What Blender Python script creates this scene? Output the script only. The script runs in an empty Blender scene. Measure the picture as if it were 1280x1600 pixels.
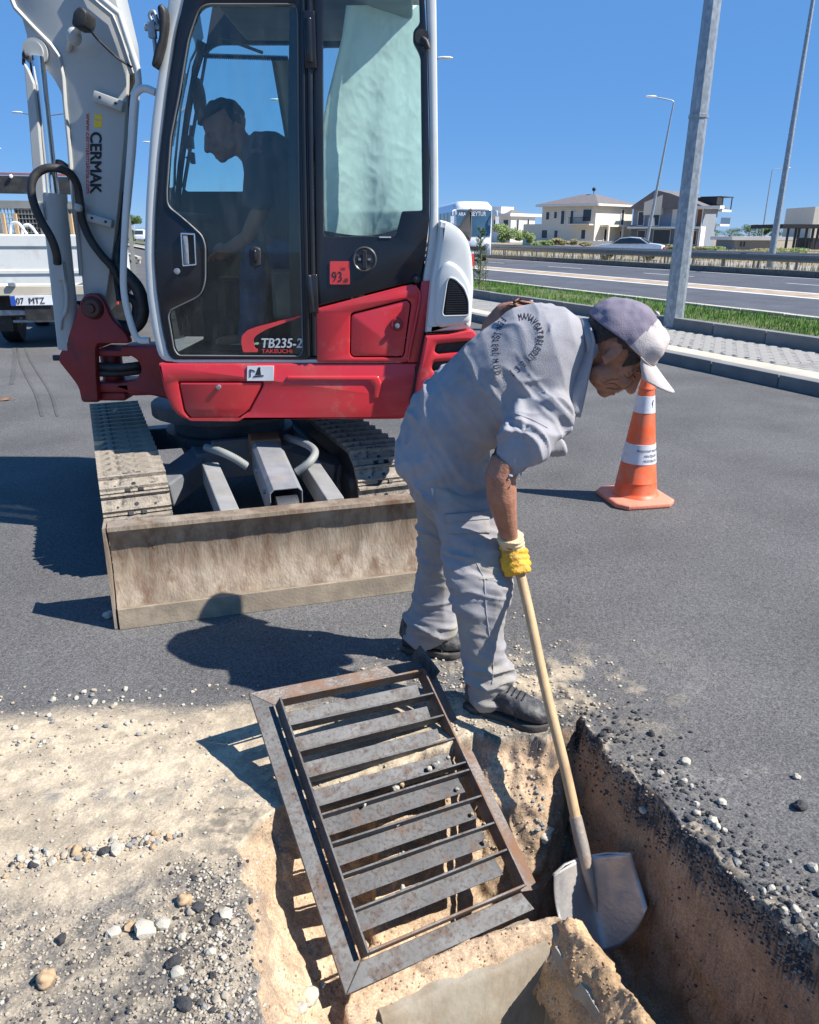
import bpy, bmesh, math, random
import numpy as np
from mathutils import Vector, Matrix, noise
from mathutils.bvhtree import BVHTree
random.seed(7); np.random.seed(7)
R_ = math.radians
scene = bpy.context.scene
COL = scene.collection
# ---------------------------------------------------------------- camera
CAM_H = 1.57; FPX = 1180.0; PITCH = math.atan(435/1180.0); ROLL = R_(0.3)
Fv = Vector((0, math.cos(PITCH), -math.sin(PITCH)))
_U = Vector((0, math.sin(PITCH), math.cos(PITCH))); _R = Vector((1, 0, 0))
Rv = _R*math.cos(ROLL)+_U*math.sin(ROLL); Uv = _U*math.cos(ROLL)-_R*math.sin(ROLL)
CAM = Vector((0, 0, CAM_H))
cd = bpy.data.cameras.new('camera'); cam = bpy.data.objects.new('camera', cd); COL.objects.link(cam)
m = Matrix(((Rv.x, Uv.x, -Fv.x), (Rv.y, Uv.y, -Fv.y), (Rv.z, Uv.z, -Fv.z))).to_4x4()
m.translation = CAM; cam.matrix_world = m
cd.sensor_fit = 'HORIZONTAL'; cd.sensor_width = 36; cd.lens = FPX/1280*36
cd.clip_start = 0.05; cd.clip_end = 4000
scene.camera = cam
# ---------------------------------------------------------------- light
SUN_EL = R_(46.5)
sx, sy = 0.975, -0.225            # towards the sun, on the ground
l_ = math.hypot(sx, sy); sx /= l_; sy /= l_
SUN = Vector((sx*math.cos(SUN_EL), sy*math.cos(SUN_EL), math.sin(SUN_EL)))
w = bpy.data.worlds.new('World'); scene.world = w; w.use_nodes = True
nt = w.node_tree; nt.nodes.clear()
sky = nt.nodes.new('ShaderNodeTexSky'); sky.sky_type = 'NISHITA'; sky.sun_disc = False
sky.sun_elevation = SUN_EL; sky.sun_rotation = math.atan2(sx, sy)
sky.air_density = 1.0; sky.dust_density = 0.0; sky.ozone_density = 3.0; sky.altitude = 3500
bg = nt.nodes.new('ShaderNodeBackground'); bg.inputs['Strength'].default_value = 0.15
hs = nt.nodes.new('ShaderNodeHueSaturation'); hs.inputs['Saturation'].default_value = 1.25
lim = nt.nodes.new('ShaderNodeMix'); lim.data_type = 'RGBA'; lim.blend_type = 'DARKEN'; lim.inputs[0].default_value = .88; lim.inputs[7].default_value = (.36, .92, 2.05, 1)
wo = nt.nodes.new('ShaderNodeOutputWorld')
nt.links.new(sky.outputs[0], hs.inputs['Color']); nt.links.new(hs.outputs[0], lim.inputs[6]); nt.links.new(lim.outputs[2], bg.inputs['Color']); nt.links.new(bg.outputs[0], wo.inputs[0])
sd = bpy.data.lights.new('sun', 'SUN'); sd.energy = 4.0; sd.angle = R_(0.53); sd.color = (1, .955, .89)
so = bpy.data.objects.new('sun', sd); COL.objects.link(so)
so.rotation_euler = SUN.to_track_quat('Z', 'Y').to_euler(); so.location = (30, -10, 40)
scene.view_settings.view_transform = 'Standard'; scene.view_settings.look = 'None'
scene.view_settings.gamma = 1; scene.view_settings.use_curve_mapping = False
scene.view_settings.exposure = 1.1
scene.cycles.max_bounces = 8; scene.cycles.transparent_max_bounces = 12

# ---------------------------------------------------------------- unproject helpers (photo pixels -> real places)
def ray(px, py):
    return Rv*(px-640)+Uv*(800-py)+Fv*FPX
def P(px, py, Y):                 # on the upright plane y = Y
    d = ray(px, py); return CAM+d*(Y/d.y)
def G(px, py, z=0.0):             # on the level plane z
    d = ray(px, py); return CAM+d*((z-CAM_H)/d.z)
def PL(pts, Y): return [(P(x, y, Y).x, P(x, y, Y).z) for x, y in pts]

# ---------------------------------------------------------------- materials
MATS = {}
def mat(name, col, rough=.6, metal=0., var=.12, vs=6., col2=None, c2s=4., c2lo=.55, c2hi=.7, c2r=None, bump=0., bs=80., stretch=None, col3=None, c3s=3., c3lo=.5, c3hi=.7, c3st=None, coat=0., spec=.5, emit=None, detail=6):
    if name in MATS: return MATS[name]
    m = bpy.data.materials.new(name); m.use_nodes = True; t = m.node_tree; N = t.nodes; L = t.links
    b = N['Principled BSDF']; b.inputs['Roughness'].default_value = rough; b.inputs['Metallic'].default_value = metal
    b.inputs['Specular IOR Level'].default_value = spec; b.inputs['Coat Weight'].default_value = coat; b.inputs['Coat Roughness'].default_value = .08
    tc = N.new('ShaderNodeTexCoord'); mp = N.new('ShaderNodeMapping'); L.new(tc.outputs['Object'], mp.inputs[0])
    if stretch: mp.inputs['Scale'].default_value = stretch
    n = N.new('ShaderNodeTexNoise'); n.inputs['Scale'].default_value = vs; n.inputs['Detail'].default_value = detail; L.new(mp.outputs[0], n.inputs[0])
    mx = N.new('ShaderNodeMix'); mx.data_type = 'RGBA'
    mx.inputs[6].default_value = (*[c*(1-var) for c in col], 1); mx.inputs[7].default_value = (*[min(1, c*(1+var)) for c in col], 1)
    mr = N.new('ShaderNodeMapRange'); mr.inputs[1].default_value = .3; mr.inputs[2].default_value = .7
    L.new(n.outputs[0], mr.inputs[0]); L.new(mr.outputs[0], mx.inputs[0]); out = mx.outputs[2]
    if col2:
        n2 = N.new('ShaderNodeTexNoise'); n2.inputs['Scale'].default_value = c2s; n2.inputs['Detail'].default_value = 9; n2.inputs['Roughness'].default_value = .65; L.new(mp.outputs[0], n2.inputs[0])
        r2 = N.new('ShaderNodeMapRange'); r2.inputs[1].default_value = c2lo; r2.inputs[2].default_value = c2hi; L.new(n2.outputs[0], r2.inputs[0])
        m2 = N.new('ShaderNodeMix'); m2.data_type = 'RGBA'; L.new(r2.outputs[0], m2.inputs[0]); L.new(out, m2.inputs[6]); m2.inputs[7].default_value = (*col2, 1); out = m2.outputs[2]
        if c2r is not None:
            m3 = N.new('ShaderNodeMix'); m3.data_type = 'FLOAT'; L.new(r2.outputs[0], m3.inputs[0]); m3.inputs[2].default_value = rough; m3.inputs[3].default_value = c2r; L.new(m3.outputs[0], b.inputs['Roughness'])
            if metal > 0:
                m4 = N.new('ShaderNodeMix'); m4.data_type = 'FLOAT'; L.new(r2.outputs[0], m4.inputs[0]); m4.inputs[2].default_value = metal; m4.inputs[3].default_value = 0; L.new(m4.outputs[0], b.inputs['Metallic'])
    if col3:
        mp3 = N.new('ShaderNodeMapping'); L.new(tc.outputs['Object'], mp3.inputs[0])
        if c3st: mp3.inputs['Scale'].default_value = c3st
        n4 = N.new('ShaderNodeTexNoise'); n4.inputs['Scale'].default_value = c3s; n4.inputs['Detail'].default_value = 10; n4.inputs['Roughness'].default_value = .7; L.new(mp3.outputs[0], n4.inputs[0])
        r4 = N.new('ShaderNodeMapRange'); r4.inputs[1].default_value = c3lo; r4.inputs[2].default_value = c3hi; L.new(n4.outputs[0], r4.inputs[0])
        m5 = N.new('ShaderNodeMix'); m5.data_type = 'RGBA'; L.new(r4.outputs[0], m5.inputs[0]); L.new(out, m5.inputs[6]); m5.inputs[7].default_value = (*col3, 1); out = m5.outputs[2]
    L.new(out, b.inputs['Base Color'])
    if bump:
        n3 = N.new('ShaderNodeTexNoise'); n3.inputs['Scale'].default_value = bs; n3.inputs['Detail'].default_value = 5; L.new(mp.outputs[0], n3.inputs[0])
        bp = N.new('ShaderNodeBump'); bp.inputs['Strength'].default_value = bump; bp.inputs['Distance'].default_value = .01; L.new(n3.outputs[0], bp.inputs['Height']); L.new(bp.outputs[0], b.inputs['Normal'])
    if emit:
        b.inputs['Emission Color'].default_value = (*emit, 1); b.inputs['Emission Strength'].default_value = 1
    MATS[name] = m; return m
def glass(name, tint, refl=1.0, rough=.02):
    if name in MATS: return MATS[name]
    m = bpy.data.materials.new(name); m.use_nodes = True; t = m.node_tree; N = t.nodes; L = t.links; N.clear()
    o = N.new('ShaderNodeOutputMaterial'); tr = N.new('ShaderNodeBsdfTransparent'); tr.inputs[0].default_value = (*tint, 1)
    g = N.new('ShaderNodeBsdfGlossy'); g.inputs['Roughness'].default_value = rough; g.inputs[0].default_value = (.9, .95, 1, 1)
    fr = N.new('ShaderNodeFresnel'); fr.inputs[0].default_value = 1.5
    mu = N.new('ShaderNodeMath'); mu.operation = 'MULTIPLY'; mu.inputs[1].default_value = refl
    d = N.new('ShaderNodeBsdfDiffuse'); d.inputs[0].default_value = (.5, .48, .43, 1)
    tc = N.new('ShaderNodeTexCoord'); mp = N.new('ShaderNodeMapping'); mp.inputs['Scale'].default_value = (3, 3, .8); n = N.new('ShaderNodeTexNoise'); n.inputs['Scale'].default_value = 7; n.inputs['Detail'].default_value = 7
    mr = N.new('ShaderNodeMapRange'); mr.inputs[1].default_value = .45; mr.inputs[2].default_value = .8; mr.inputs[4].default_value = .05
    L.new(tc.outputs['Object'], mp.inputs[0]); L.new(mp.outputs[0], n.inputs[0]); L.new(n.outputs[0], mr.inputs[0])
    mx0 = N.new('ShaderNodeMixShader'); L.new(mr.outputs[0], mx0.inputs[0]); L.new(tr.outputs[0], mx0.inputs[1]); L.new(d.outputs[0], mx0.inputs[2])
    mx = N.new('ShaderNodeMixShader'); L.new(fr.outputs[0], mu.inputs[0]); L.new(mu.outputs[0], mx.inputs[0]); L.new(mx0.outputs[0], mx.inputs[1]); L.new(g.outputs[0], mx.inputs[2])
    L.new(mx.outputs[0], o.inputs[0]); MATS[name] = m; return m

# ---------------------------------------------------------------- mesh helpers
ORG = {}
class MB:
    def __init__(s): s.v = []; s.f = []; s.m = []
    def add(s, vs, fs, mi=0):
        o = len(s.v); s.v += [tuple(v) for v in vs]; s.f += [tuple(i+o for i in f) for f in fs]; s.m += [mi]*len(fs); return s
    def box(s, c, d, ax=None, mi=0):
        c = Vector(c); X, Y, Z = [Vector(a).normalized() for a in (ax or ((1, 0, 0), (0, 1, 0), (0, 0, 1)))]
        vs = [c+X*(d[0]/2*i)+Y*(d[1]/2*j)+Z*(d[2]/2*k) for k in (-1, 1) for j in (-1, 1) for i in (-1, 1)]
        return s.add(vs, [(0, 2, 3, 1), (4, 5, 7, 6), (0, 1, 5, 4), (2, 6, 7, 3), (0, 4, 6, 2), (1, 3, 7, 5)], mi)
    def bar(s, a, b, wd, ht, up=(0, 0, 1), mi=0):
        a = Vector(a); b = Vector(b); d = (b-a).normalized(); up = Vector(up); sd = d.cross(up).normalized(); u2 = sd.cross(d)
        return s.box((a+b)/2, ((b-a).length, wd, ht), (d, sd, u2), mi)
    def tube(s, pts, r, seg=10, caps=True, mi=0):
        pts = [Vector(p) for p in pts]; n = len(pts); rr = r if isinstance(r, (list, tuple)) else [r]*n
        t0 = (pts[1]-pts[0]).normalized(); up = Vector((0, 0, 1)) if abs(t0.z) < .9 else Vector((1, 0, 0))
        a = t0.cross(up).normalized(); rings = []
        for i in range(n):
            t = (pts[min(i+1, n-1)]-pts[max(i-1, 0)]).normalized(); a = (a-t*a.dot(t)).normalized(); b = t.cross(a)
            rings.append([pts[i]+(a*math.cos(2*math.pi*k/seg)+b*math.sin(2*math.pi*k/seg))*rr[i] for k in range(seg)])
        return s.rings(rings, caps, mi)
    def rings(s, rings, caps=True, mi=0):
        seg = len(rings[0]); vs = [v for r in rings for v in r]; fs = []
        for i in range(len(rings)-1):
            for k in range(seg):
                k2 = (k+1) % seg; fs.append((i*seg+k, i*seg+k2, (i+1)*seg+k2, (i+1)*seg+k))
        if caps:
            fs.append(tuple(range(seg))[::-1]); fs.append(tuple((len(rings)-1)*seg+k for k in range(seg)))
        return s.add(vs, fs, mi)
    def loft(s, rs, seg=24, mi=0, sup=2.0):   # rs: (centre, A, B)
        out = []
        for c, A, B in rs:
            c = Vector(c); A = Vector(A); B = Vector(B); rg = []
            for k in range(seg):
                th = 2*math.pi*k/seg; ca, sa = math.cos(th), math.sin(th)
                ca = math.copysign(abs(ca)**(2/sup), ca); sa = math.copysign(abs(sa)**(2/sup), sa); rg.append(c+A*ca+B*sa)
            out.append(rg)
        return s.rings(out, True, mi)
    def ell(s, c, r, ax=None, seg=16, rg=10, mi=0):
        c = Vector(c); X, Y, Z = [Vector(a).normalized() for a in (ax or ((1, 0, 0), (0, 1, 0), (0, 0, 1)))]
        if not isinstance(r, (list, tuple)): r = (r, r, r)
        vs = [c-Z*r[2]]; fs = []
        for j in range(1, rg):
            ph = -math.pi/2+math.pi*j/rg
            for k in range(seg):
                th = 2*math.pi*k/seg; vs.append(c+X*(r[0]*math.cos(ph)*math.cos(th))+Y*(r[1]*math.cos(ph)*math.sin(th))+Z*(r[2]*math.sin(ph)))
        vs.append(c+Z*r[2]); e = len(vs)-1
        for k in range(seg):
            k2 = (k+1) % seg; fs.append((0, 1+k2, 1+k)); fs.append((e, e-seg+k, e-seg+k2))
            for j in range(rg-2): a = 1+j*seg; fs.append((a+k, a+k2, a+seg+k2, a+seg+k))
        return s.add(vs, fs, mi)
    def cyl(s, a, b, r, seg=16, mi=0): return s.tube([a, b], r, seg, True, mi)
    def lathe(s, c, prof, seg=24, ax=None, mi=0):   # prof (r, z)
        c = Vector(c); X, Y, Z = [Vector(a).normalized() for a in (ax or ((1, 0, 0), (0, 1, 0), (0, 0, 1)))]
        return s.rings([[c+X*(r*math.cos(2*math.pi*k/seg))+Y*(r*math.sin(2*math.pi*k/seg))+Z*z for k in range(seg)] for r, z in prof], True, mi)
    def prism(s, poly, vec, mi=0):    # poly list of 3D, extruded by vec
        n = len(poly); vec = Vector(vec); vs = [Vector(p) for p in poly]+[Vector(p)+vec for p in poly]
        return s.add(vs, [tuple(range(n))[::-1], tuple(range(n, 2*n))]+[(i, (i+1) % n, (i+1) % n+n, i+n) for i in range(n)], mi)
    def me(s, bevel=0, seg=2, recalc=True, ang=30):
        me = bpy.data.meshes.new('m'); me.from_pydata(s.v, [], s.f); me.update()
        if any(s.m): me.polygons.foreach_set('material_index', s.m)
        bm = bmesh.new(); bm.from_mesh(me)
        if recalc: bmesh.ops.recalc_face_normals(bm, faces=bm.faces)
        if bevel:
            es = [e for e in bm.edges if len(e.link_faces) == 2 and e.calc_face_angle(0) > R_(ang)]
            bmesh.ops.bevel(bm, geom=es, offset=bevel, segments=seg, affect='EDGES', profile=.5, clamp_overlap=True)
        bm.to_mesh(me); bm.free(); return me
def smooth(me, ang=40):
    n = len(me.polygons); me.polygons.foreach_set('use_smooth', [True]*n)
    if ang < 180:
        try: me.set_sharp_from_angle(angle=R_(ang))
        except Exception: pass
    return me
def obj(name, me, mt, parent=None, sm=None, kind=None, label=None, cat=None, group=None):
    if isinstance(me, MB): me = me.me()
    me.name = name
    if sm is not None: smooth(me, sm)
    if len(me.materials): me.materials.clear()
    for x in (mt if isinstance(mt, (list, tuple)) else [mt]): me.materials.append(x)
    o = bpy.data.objects.new(name, me); COL.objects.link(o)
    if parent is not None:
        org = ORG.get(parent, Vector((0, 0, 0))); me.transform(Matrix.Translation(-org)); o.parent = parent; ORG[o] = org
    else:
        co = np.empty(len(me.vertices)*3); me.vertices.foreach_get('co', co); co = co.reshape(-1, 3)
        if kind == 'structure': org = Vector((0, 0, 0))
        else: org = Vector(((co[:, 0].min()+co[:, 0].max())/2, (co[:, 1].min()+co[:, 1].max())/2, co[:, 2].min()))
        me.transform(Matrix.Translation(-org)); o.location = org; ORG[o] = org
    tag(o, label, cat, group, kind); return o
def tag(o, label=None, cat=None, group=None, kind=None):
    if label: o['label'] = label
    if cat: o['category'] = cat
    if group: o['group'] = group
    if kind: o['kind'] = kind
def thing(name, label, cat, loc=(0, 0, 0), group=None):
    o = bpy.data.objects.new(name, None); COL.objects.link(o); o.location = loc; o.empty_display_size = .1
    ORG[o] = Vector(loc); tag(o, label, cat, group); return o
def dup(root, loc, rz=0, label=None, scale=1):
    r = root.copy(); COL.objects.link(r); r.location = loc; r.rotation_euler = (0, 0, rz); r.scale = (scale,)*3
    if label: r['label'] = label
    for ch in list(root.children):
        c = ch.copy(); COL.objects.link(c); c.parent = r
        for g in list(ch.children):
            d = g.copy(); COL.objects.link(d); d.parent = c
    return r
def catmull(pts, n=8):
    pts = [Vector(p) for p in pts]; out = []
    Q = [pts[0]*2-pts[1]]+pts+[pts[-1]*2-pts[-2]]
    for i in range(1, len(Q)-2):
        for k in range(n):
            t = k/n; a, b, c, d = Q[i-1], Q[i], Q[i+1], Q[i+2]
            out.append(.5*((2*b)+(c-a)*t+(2*a-5*b+4*c-d)*t*t+(3*b-a-3*c+d)*t**3))
    out.append(pts[-1]); return out
def rnd(pts, r, n=5):            # round the corners of a 2D loop; r scalar or list
    out = []; N_ = len(pts)
    for i in range(N_):
        p = Vector(pts[i]); a = Vector(pts[i-1]); b = Vector(pts[(i+1) % N_]); rr = r[i] if isinstance(r, (list, tuple)) else r
        d1 = (a-p); d2 = (b-p); q = min(rr, d1.length*.45, d2.length*.45)
        if q < 1e-5: out.append(tuple(p)); continue
        s = p+d1.normalized()*q; e = p+d2.normalized()*q
        for k in range(n+1):
            t = k/n; out.append(tuple(s*(1-t)**2+p*2*t*(1-t)+e*t*t))
    return out
def curve_mesh(loops, depth, bevel=0):
    cu = bpy.data.curves.new('c', 'CURVE'); cu.dimensions = '2D'; cu.fill_mode = 'BOTH'
    for lp in loops:
        sp = cu.splines.new('POLY'); sp.points.add(len(lp)-1); sp.use_cyclic_u = True
        for p, q in zip(sp.points, lp): p.co = (q[0], q[1], 0, 1)
    cu.extrude = max(depth/2-bevel, 0); cu.bevel_depth = bevel; cu.offset = -bevel; cu.bevel_resolution = 1
    o = bpy.data.objects.new('c', cu); COL.objects.link(o)
    dg = bpy.context.evaluated_depsgraph_get(); me = bpy.data.meshes.new_from_object(o.evaluated_get(dg))
    bpy.data.objects.remove(o); bpy.data.curves.remove(cu); me.materials.clear(); return me
def plate(loops, y0, y1, bevel=.003, fx=None):     # loops in (x, z); upright slab from y0 (near) to y1
    me = curve_mesh(loops, y1-y0, bevel); ym = (y0+y1)/2
    for v in me.vertices: v.co = (v.co.x, ym-v.co.z, v.co.y)
    fixn(me); return me
def fixn(me):
    bm = bmesh.new(); bm.from_mesh(me); bmesh.ops.remove_doubles(bm, verts=bm.verts, dist=1e-5); bmesh.ops.recalc_face_normals(bm, faces=bm.faces); bm.to_mesh(me); bm.free()
def join(*mes):
    bm = bmesh.new()
    for q in mes: bm.from_mesh(q)
    me = bpy.data.meshes.new('j'); bm.to_mesh(me); bm.free(); return me
def remesh(b, vox, it=6, fac=.5):
    me = b.me(recalc=False); o = bpy.data.objects.new('r', me); COL.objects.link(o)
    md = o.modifiers.new('r', 'REMESH'); md.mode = 'VOXEL'; md.voxel_size = vox
    ms = o.modifiers.new('s', 'SMOOTH'); ms.factor = fac; ms.iterations = it
    dg = bpy.context.evaluated_depsgraph_get(); r = bpy.data.meshes.new_from_object(o.evaluated_get(dg)); bpy.data.objects.remove(o); return smooth(r, 180)
def text_mesh(s, depth=.0, bold=0.):
    cu = bpy.data.curves.new('t', 'FONT'); cu.body = s; cu.size = 1; cu.extrude = depth; cu.resolution_u = 3
    o = bpy.data.objects.new('t', cu); COL.objects.link(o); dg = bpy.context.evaluated_depsgraph_get()
    me = bpy.data.meshes.new_from_object(o.evaluated_get(dg)); bpy.data.objects.remove(o); me.materials.clear()
    if bold > .004:
        bm = bmesh.new()
        for i_, (dx, dy) in enumerate(((0, 0), (bold, 0), (-bold, 0), (0, bold*.6), (0, -bold*.6))):
            n_ = len(bm.verts); bm.from_mesh(me); bm.verts.ensure_lookup_table()
            for v in bm.verts[n_:]: v.co.x += dx; v.co.y += dy; v.co.z += i_*.0004
        bm.to_mesh(me); bm.free()
    return me
def text_on(s, a, b, up, h, bold=0., lift=.0005, shear=0.):   # baseline a->b, letters fill it, cap height h
    me = text_mesh(s, 0, bold); co = [v.co.copy() for v in me.vertices]
    x0 = min(c.x for c in co); x1 = max(c.x for c in co); a = Vector(a); b = Vector(b); up = Vector(up).normalized(); d = b-a; nn = d.normalized().cross(up)
    for v, c in zip(me.vertices, co): v.co = a+d*((c.x-x0)/(x1-x0))+up*(c.y/.72*h)+d.normalized()*(shear*c.y*h)+nn*(lift+c.z*.2)
    return me
def vn(p, s=1., seed=0):         # numpy value noise, p (N,3)
    q = p*s+seed*17.31; i = np.floor(q).astype(np.int64); f = q-i; f = f*f*(3-2*f)
    def h(a, b, c):
        n = (a*374761393+b*668265263+c*2147483647+seed*974711) & 0x7fffffff
        n = (n ^ (n >> 13))*1274126177 & 0x7fffffff; return ((n ^ (n >> 16)) & 0xffff)/65535.
    r = 0
    for dx in (0, 1):
        for dy in (0, 1):
            for dz in (0, 1):
                wt = (f[:, 0] if dx else 1-f[:, 0])*(f[:, 1] if dy else 1-f[:, 1])*(f[:, 2] if dz else 1-f[:, 2])
                r = r+wt*h(i[:, 0]+dx, i[:, 1]+dy, i[:, 2]+dz)
    return r
def fbm(p, s, o=4, seed=0, g=.5):
    r = 0; a = 1; t = 0
    for k in range(o): r = r+a*vn(p, s*2**k, seed+k); t += a; a *= g
    return r/t
def getco(me):
    co = np.empty(len(me.vertices)*3); me.vertices.foreach_get('co', co); return co.reshape(-1, 3)
def setco(me, co): me.vertices.foreach_set('co', co.ravel()); me.update()
def getno(me):
    n = np.empty(len(me.vertices)*3, dtype=np.float32); me.vertex_normals.foreach_get('vector', n); return n.reshape(-1, 3).astype(float)
# ================================================================ MATERIAL SET
ASPH = (.112, .108, .105)
def ground_mat(name, base=None, spk=(.55, 1.5), scale=230, bump=.5):
    m = bpy.data.materials.new(name); m.use_nodes = True; t = m.node_tree; N = t.nodes; L = t.links; b = N['Principled BSDF']
    b.inputs['Roughness'].default_value = .88; b.inputs['Specular IOR Level'].default_value = .35
    tc = N.new('ShaderNodeNewGeometry')
    v = N.new('ShaderNodeTexVoronoi'); v.inputs['Scale'].default_value = scale; L.new(tc.outputs['Position'], v.inputs['Vector'])
    sp = N.new('ShaderNodeSeparateColor'); L.new(v.outputs['Color'], sp.inputs[0])
    r = N.new('ShaderNodeMapRange'); r.inputs[3].default_value = spk[0]; r.inputs[4].default_value = spk[1]; L.new(sp.outputs[0], r.inputs[0])
    n = N.new('ShaderNodeTexNoise'); n.inputs['Scale'].default_value = 1.3; n.inputs['Detail'].default_value = 8; L.new(tc.outputs['Position'], n.inputs[0])
    r2 = N.new('ShaderNodeMapRange'); r2.inputs[1].default_value = .3; r2.inputs[2].default_value = .7; r2.inputs[3].default_value = .84; r2.inputs[4].default_value = 1.16; L.new(n.outputs[0], r2.inputs[0])
    n7 = N.new('ShaderNodeTexNoise'); n7.inputs['Scale'].default_value = .33; n7.inputs['Detail'].default_value = 9; n7.inputs['Roughness'].default_value = .65; n7.inputs['Distortion'].default_value = 1.2; L.new(tc.outputs['Position'], n7.inputs[0])
    r7 = N.new('ShaderNodeMapRange'); r7.inputs[1].default_value = .35; r7.inputs[2].default_value = .65; r7.inputs[3].default_value = .86; r7.inputs[4].default_value = 1.14; L.new(n7.outputs[0], r7.inputs[0])
    m7 = N.new('ShaderNodeMath'); m7.operation = 'MULTIPLY'; L.new(r2.outputs[0], m7.inputs[0]); L.new(r7.outputs[0], m7.inputs[1])
    mu = N.new('ShaderNodeMath'); mu.operation = 'MULTIPLY'; L.new(r.outputs[0], mu.inputs[0]); L.new(m7.outputs[0], mu.inputs[1])
    n5 = N.new('ShaderNodeTexNoise'); n5.inputs['Scale'].default_value = 45; n5.inputs['Detail'].default_value = 4; L.new(tc.outputs['Position'], n5.inputs[0])
    r5 = N.new('ShaderNodeMapRange'); r5.inputs[1].default_value = .3; r5.inputs[2].default_value = .7; r5.inputs[3].default_value = .91; r5.inputs[4].default_value = 1.09; L.new(n5.outputs[0], r5.inputs[0])
    mu2 = N.new('ShaderNodeMath'); mu2.operation = 'MULTIPLY'; L.new(mu.outputs[0], mu2.inputs[0]); L.new(r5.outputs[0], mu2.inputs[1])
    vm = N.new('ShaderNodeVectorMath'); vm.operation = 'SCALE'; L.new(mu2.outputs[0], vm.inputs['Scale'])
    if base: vm.inputs[0].default_value = base
    else:
        at = N.new('ShaderNodeAttribute'); at.attribute_name = 'Col'; L.new(at.outputs['Color'], vm.inputs[0])
    if not base:
        f1 = N.new('ShaderNodeMath'); f1.operation = 'SUBTRACT'; f1.inputs[1].default_value = 1; L.new(r.outputs[0], f1.inputs[0])
        f2 = N.new('ShaderNodeMath'); f2.operation = 'MULTIPLY_ADD'; f2.inputs[2].default_value = 1; L.new(f1.outputs[0], f2.inputs[0]); L.new(at.outputs['Alpha'], f2.inputs[1]); L.new(f2.outputs[0], mu.inputs[0])
    L.new(vm.outputs[0], b.inputs['Base Color'])
    bp = N.new('ShaderNodeBump'); bp.inputs['Strength'].default_value = bump; bp.inputs['Distance'].default_value = .004
    L.new(sp.outputs[1], bp.inputs['Height']); bp2 = N.new('ShaderNodeBump'); bp2.inputs['Strength'].default_value = bump; bp2.inputs['Distance'].default_value = .01
    L.new(n5.outputs[0], bp2.inputs['Height']); L.new(bp.outputs[0], bp2.inputs['Normal']); L.new(bp2.outputs[0], b.inputs['Normal'])
    MATS[name] = m; return m
M_asph = ground_mat('asphalt', ASPH)
M_patch = ground_mat('patch_ground')
M_road = ground_mat('highway_asphalt', (.085, .09, .105), (.7, 1.3), 120, .3)
M_field = ground_mat('field_ground', (.30, .24, .155), (.6, 1.4), 6, .3)
M_kerb = mat('kerb_concrete', (.20, .195, .185), .9, var=.2, vs=3, bump=.3)
M_paver = mat('paver', (.30, .285, .26), .9, var=.15, vs=2, bump=.3)
M_edging = mat('pale_edging', (.50, .45, .36), .9, var=.15, vs=2, bump=.2)
M_white = mat('white_paint', (.66, .66, .64), .6, var=.05, col2=(.4, .38, .34), c2s=3, c2lo=.6, c2hi=.8)
M_red = mat('red_paint', (.62, .03, .04), .34, var=.06, vs=3, coat=.35, col2=(.52, .07, .06), c2s=2.5, c2lo=.5, c2hi=.8, c2r=.5, bump=.02, bs=6, col3=(.46, .22, .16), c3s=6, c3lo=.56, c3hi=.78)
M_red2 = mat('casting_red', (.30, .022, .022), .5, var=.15, vs=6, col2=(.10, .03, .025), c2s=7, c2lo=.5, c2hi=.75, bump=.1, bs=60)
M_exw = mat('machine_white', (.64, .65, .62), .38, var=.04, vs=3, coat=.2, col2=(.48, .46, .41), c2s=3, c2lo=.55, c2hi=.85, col3=(.50, .46, .38), c3s=7, c3lo=.58, c3hi=.78)
M_boom = mat('boom_grey', (.44, .445, .42), .42, var=.05, vs=3, coat=.1, col2=(.36, .35, .32), c2s=4, c2lo=.55, c2hi=.85)
M_black = mat('black_panel', (.014, .015, .019), .16, var=.2, vs=3, col2=(.028, .026, .027), c2s=3, c2lo=.5, c2hi=.9, c2r=.35)
M_rubber = mat('rubber', (.022, .022, .023), .55, var=.25, vs=9, col2=(.07, .065, .055), c2s=8, c2lo=.5, c2hi=.8, bump=.1)
M_dark = mat('dark_metal', (.05, .055, .065), .5, .3, var=.25, vs=6, col2=(.12, .10, .08), c2s=6, c2lo=.5, c2hi=.75, bump=.15)
M_chrome = mat('chrome', (.75, .76, .78), .12, 1, var=.03)
M_galv = mat('galvanised', (.40, .43, .45), .5, .55, var=.2, vs=14, col2=(.27, .30, .32), c2s=18, c2lo=.4, c2hi=.6, stretch=(1, 1, .6))
M_galvd = mat('rail_steel', (.23, .235, .22), .6, .3, var=.15, vs=4, col2=(.15, .13, .1), c2s=4)
M_track = mat('track_steel', (.33, .285, .225), .75, .25, var=.22, vs=20, col2=(.10, .085, .075), c2s=26, c2lo=.52, c2hi=.68, bump=.5, bs=120)
M_blade = mat('blade_steel', (.25, .195, .14), .65, .15, var=.35, vs=9, col2=(.13, .075, .045), c2s=7, c2lo=.46, c2hi=.66, c2r=.85, bump=.35, bs=60, stretch=(1.6, 1.6, .3), col3=(.36, .31, .245), c3s=6, c3lo=.50, c3hi=.68, c3st=(1, 1, .6))
M_grate = mat('mill_steel', (.088, .088, .09), .6, .12, var=.35, vs=14, col2=(.13, .085, .06), c2s=30, c2lo=.5, c2hi=.7, c2r=.9, bump=.10, bs=180, stretch=(.6, .6, 1), col3=(.045, .035, .03), c3s=85, c3lo=.49, c3hi=.62)
M_grater = mat('rusty_steel', (.15, .125, .11), .55, .3, var=.3, vs=14, col2=(.20, .105, .06), c2s=9, c2lo=.46, c2hi=.62, c2r=.9, bump=.35, bs=120)
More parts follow.
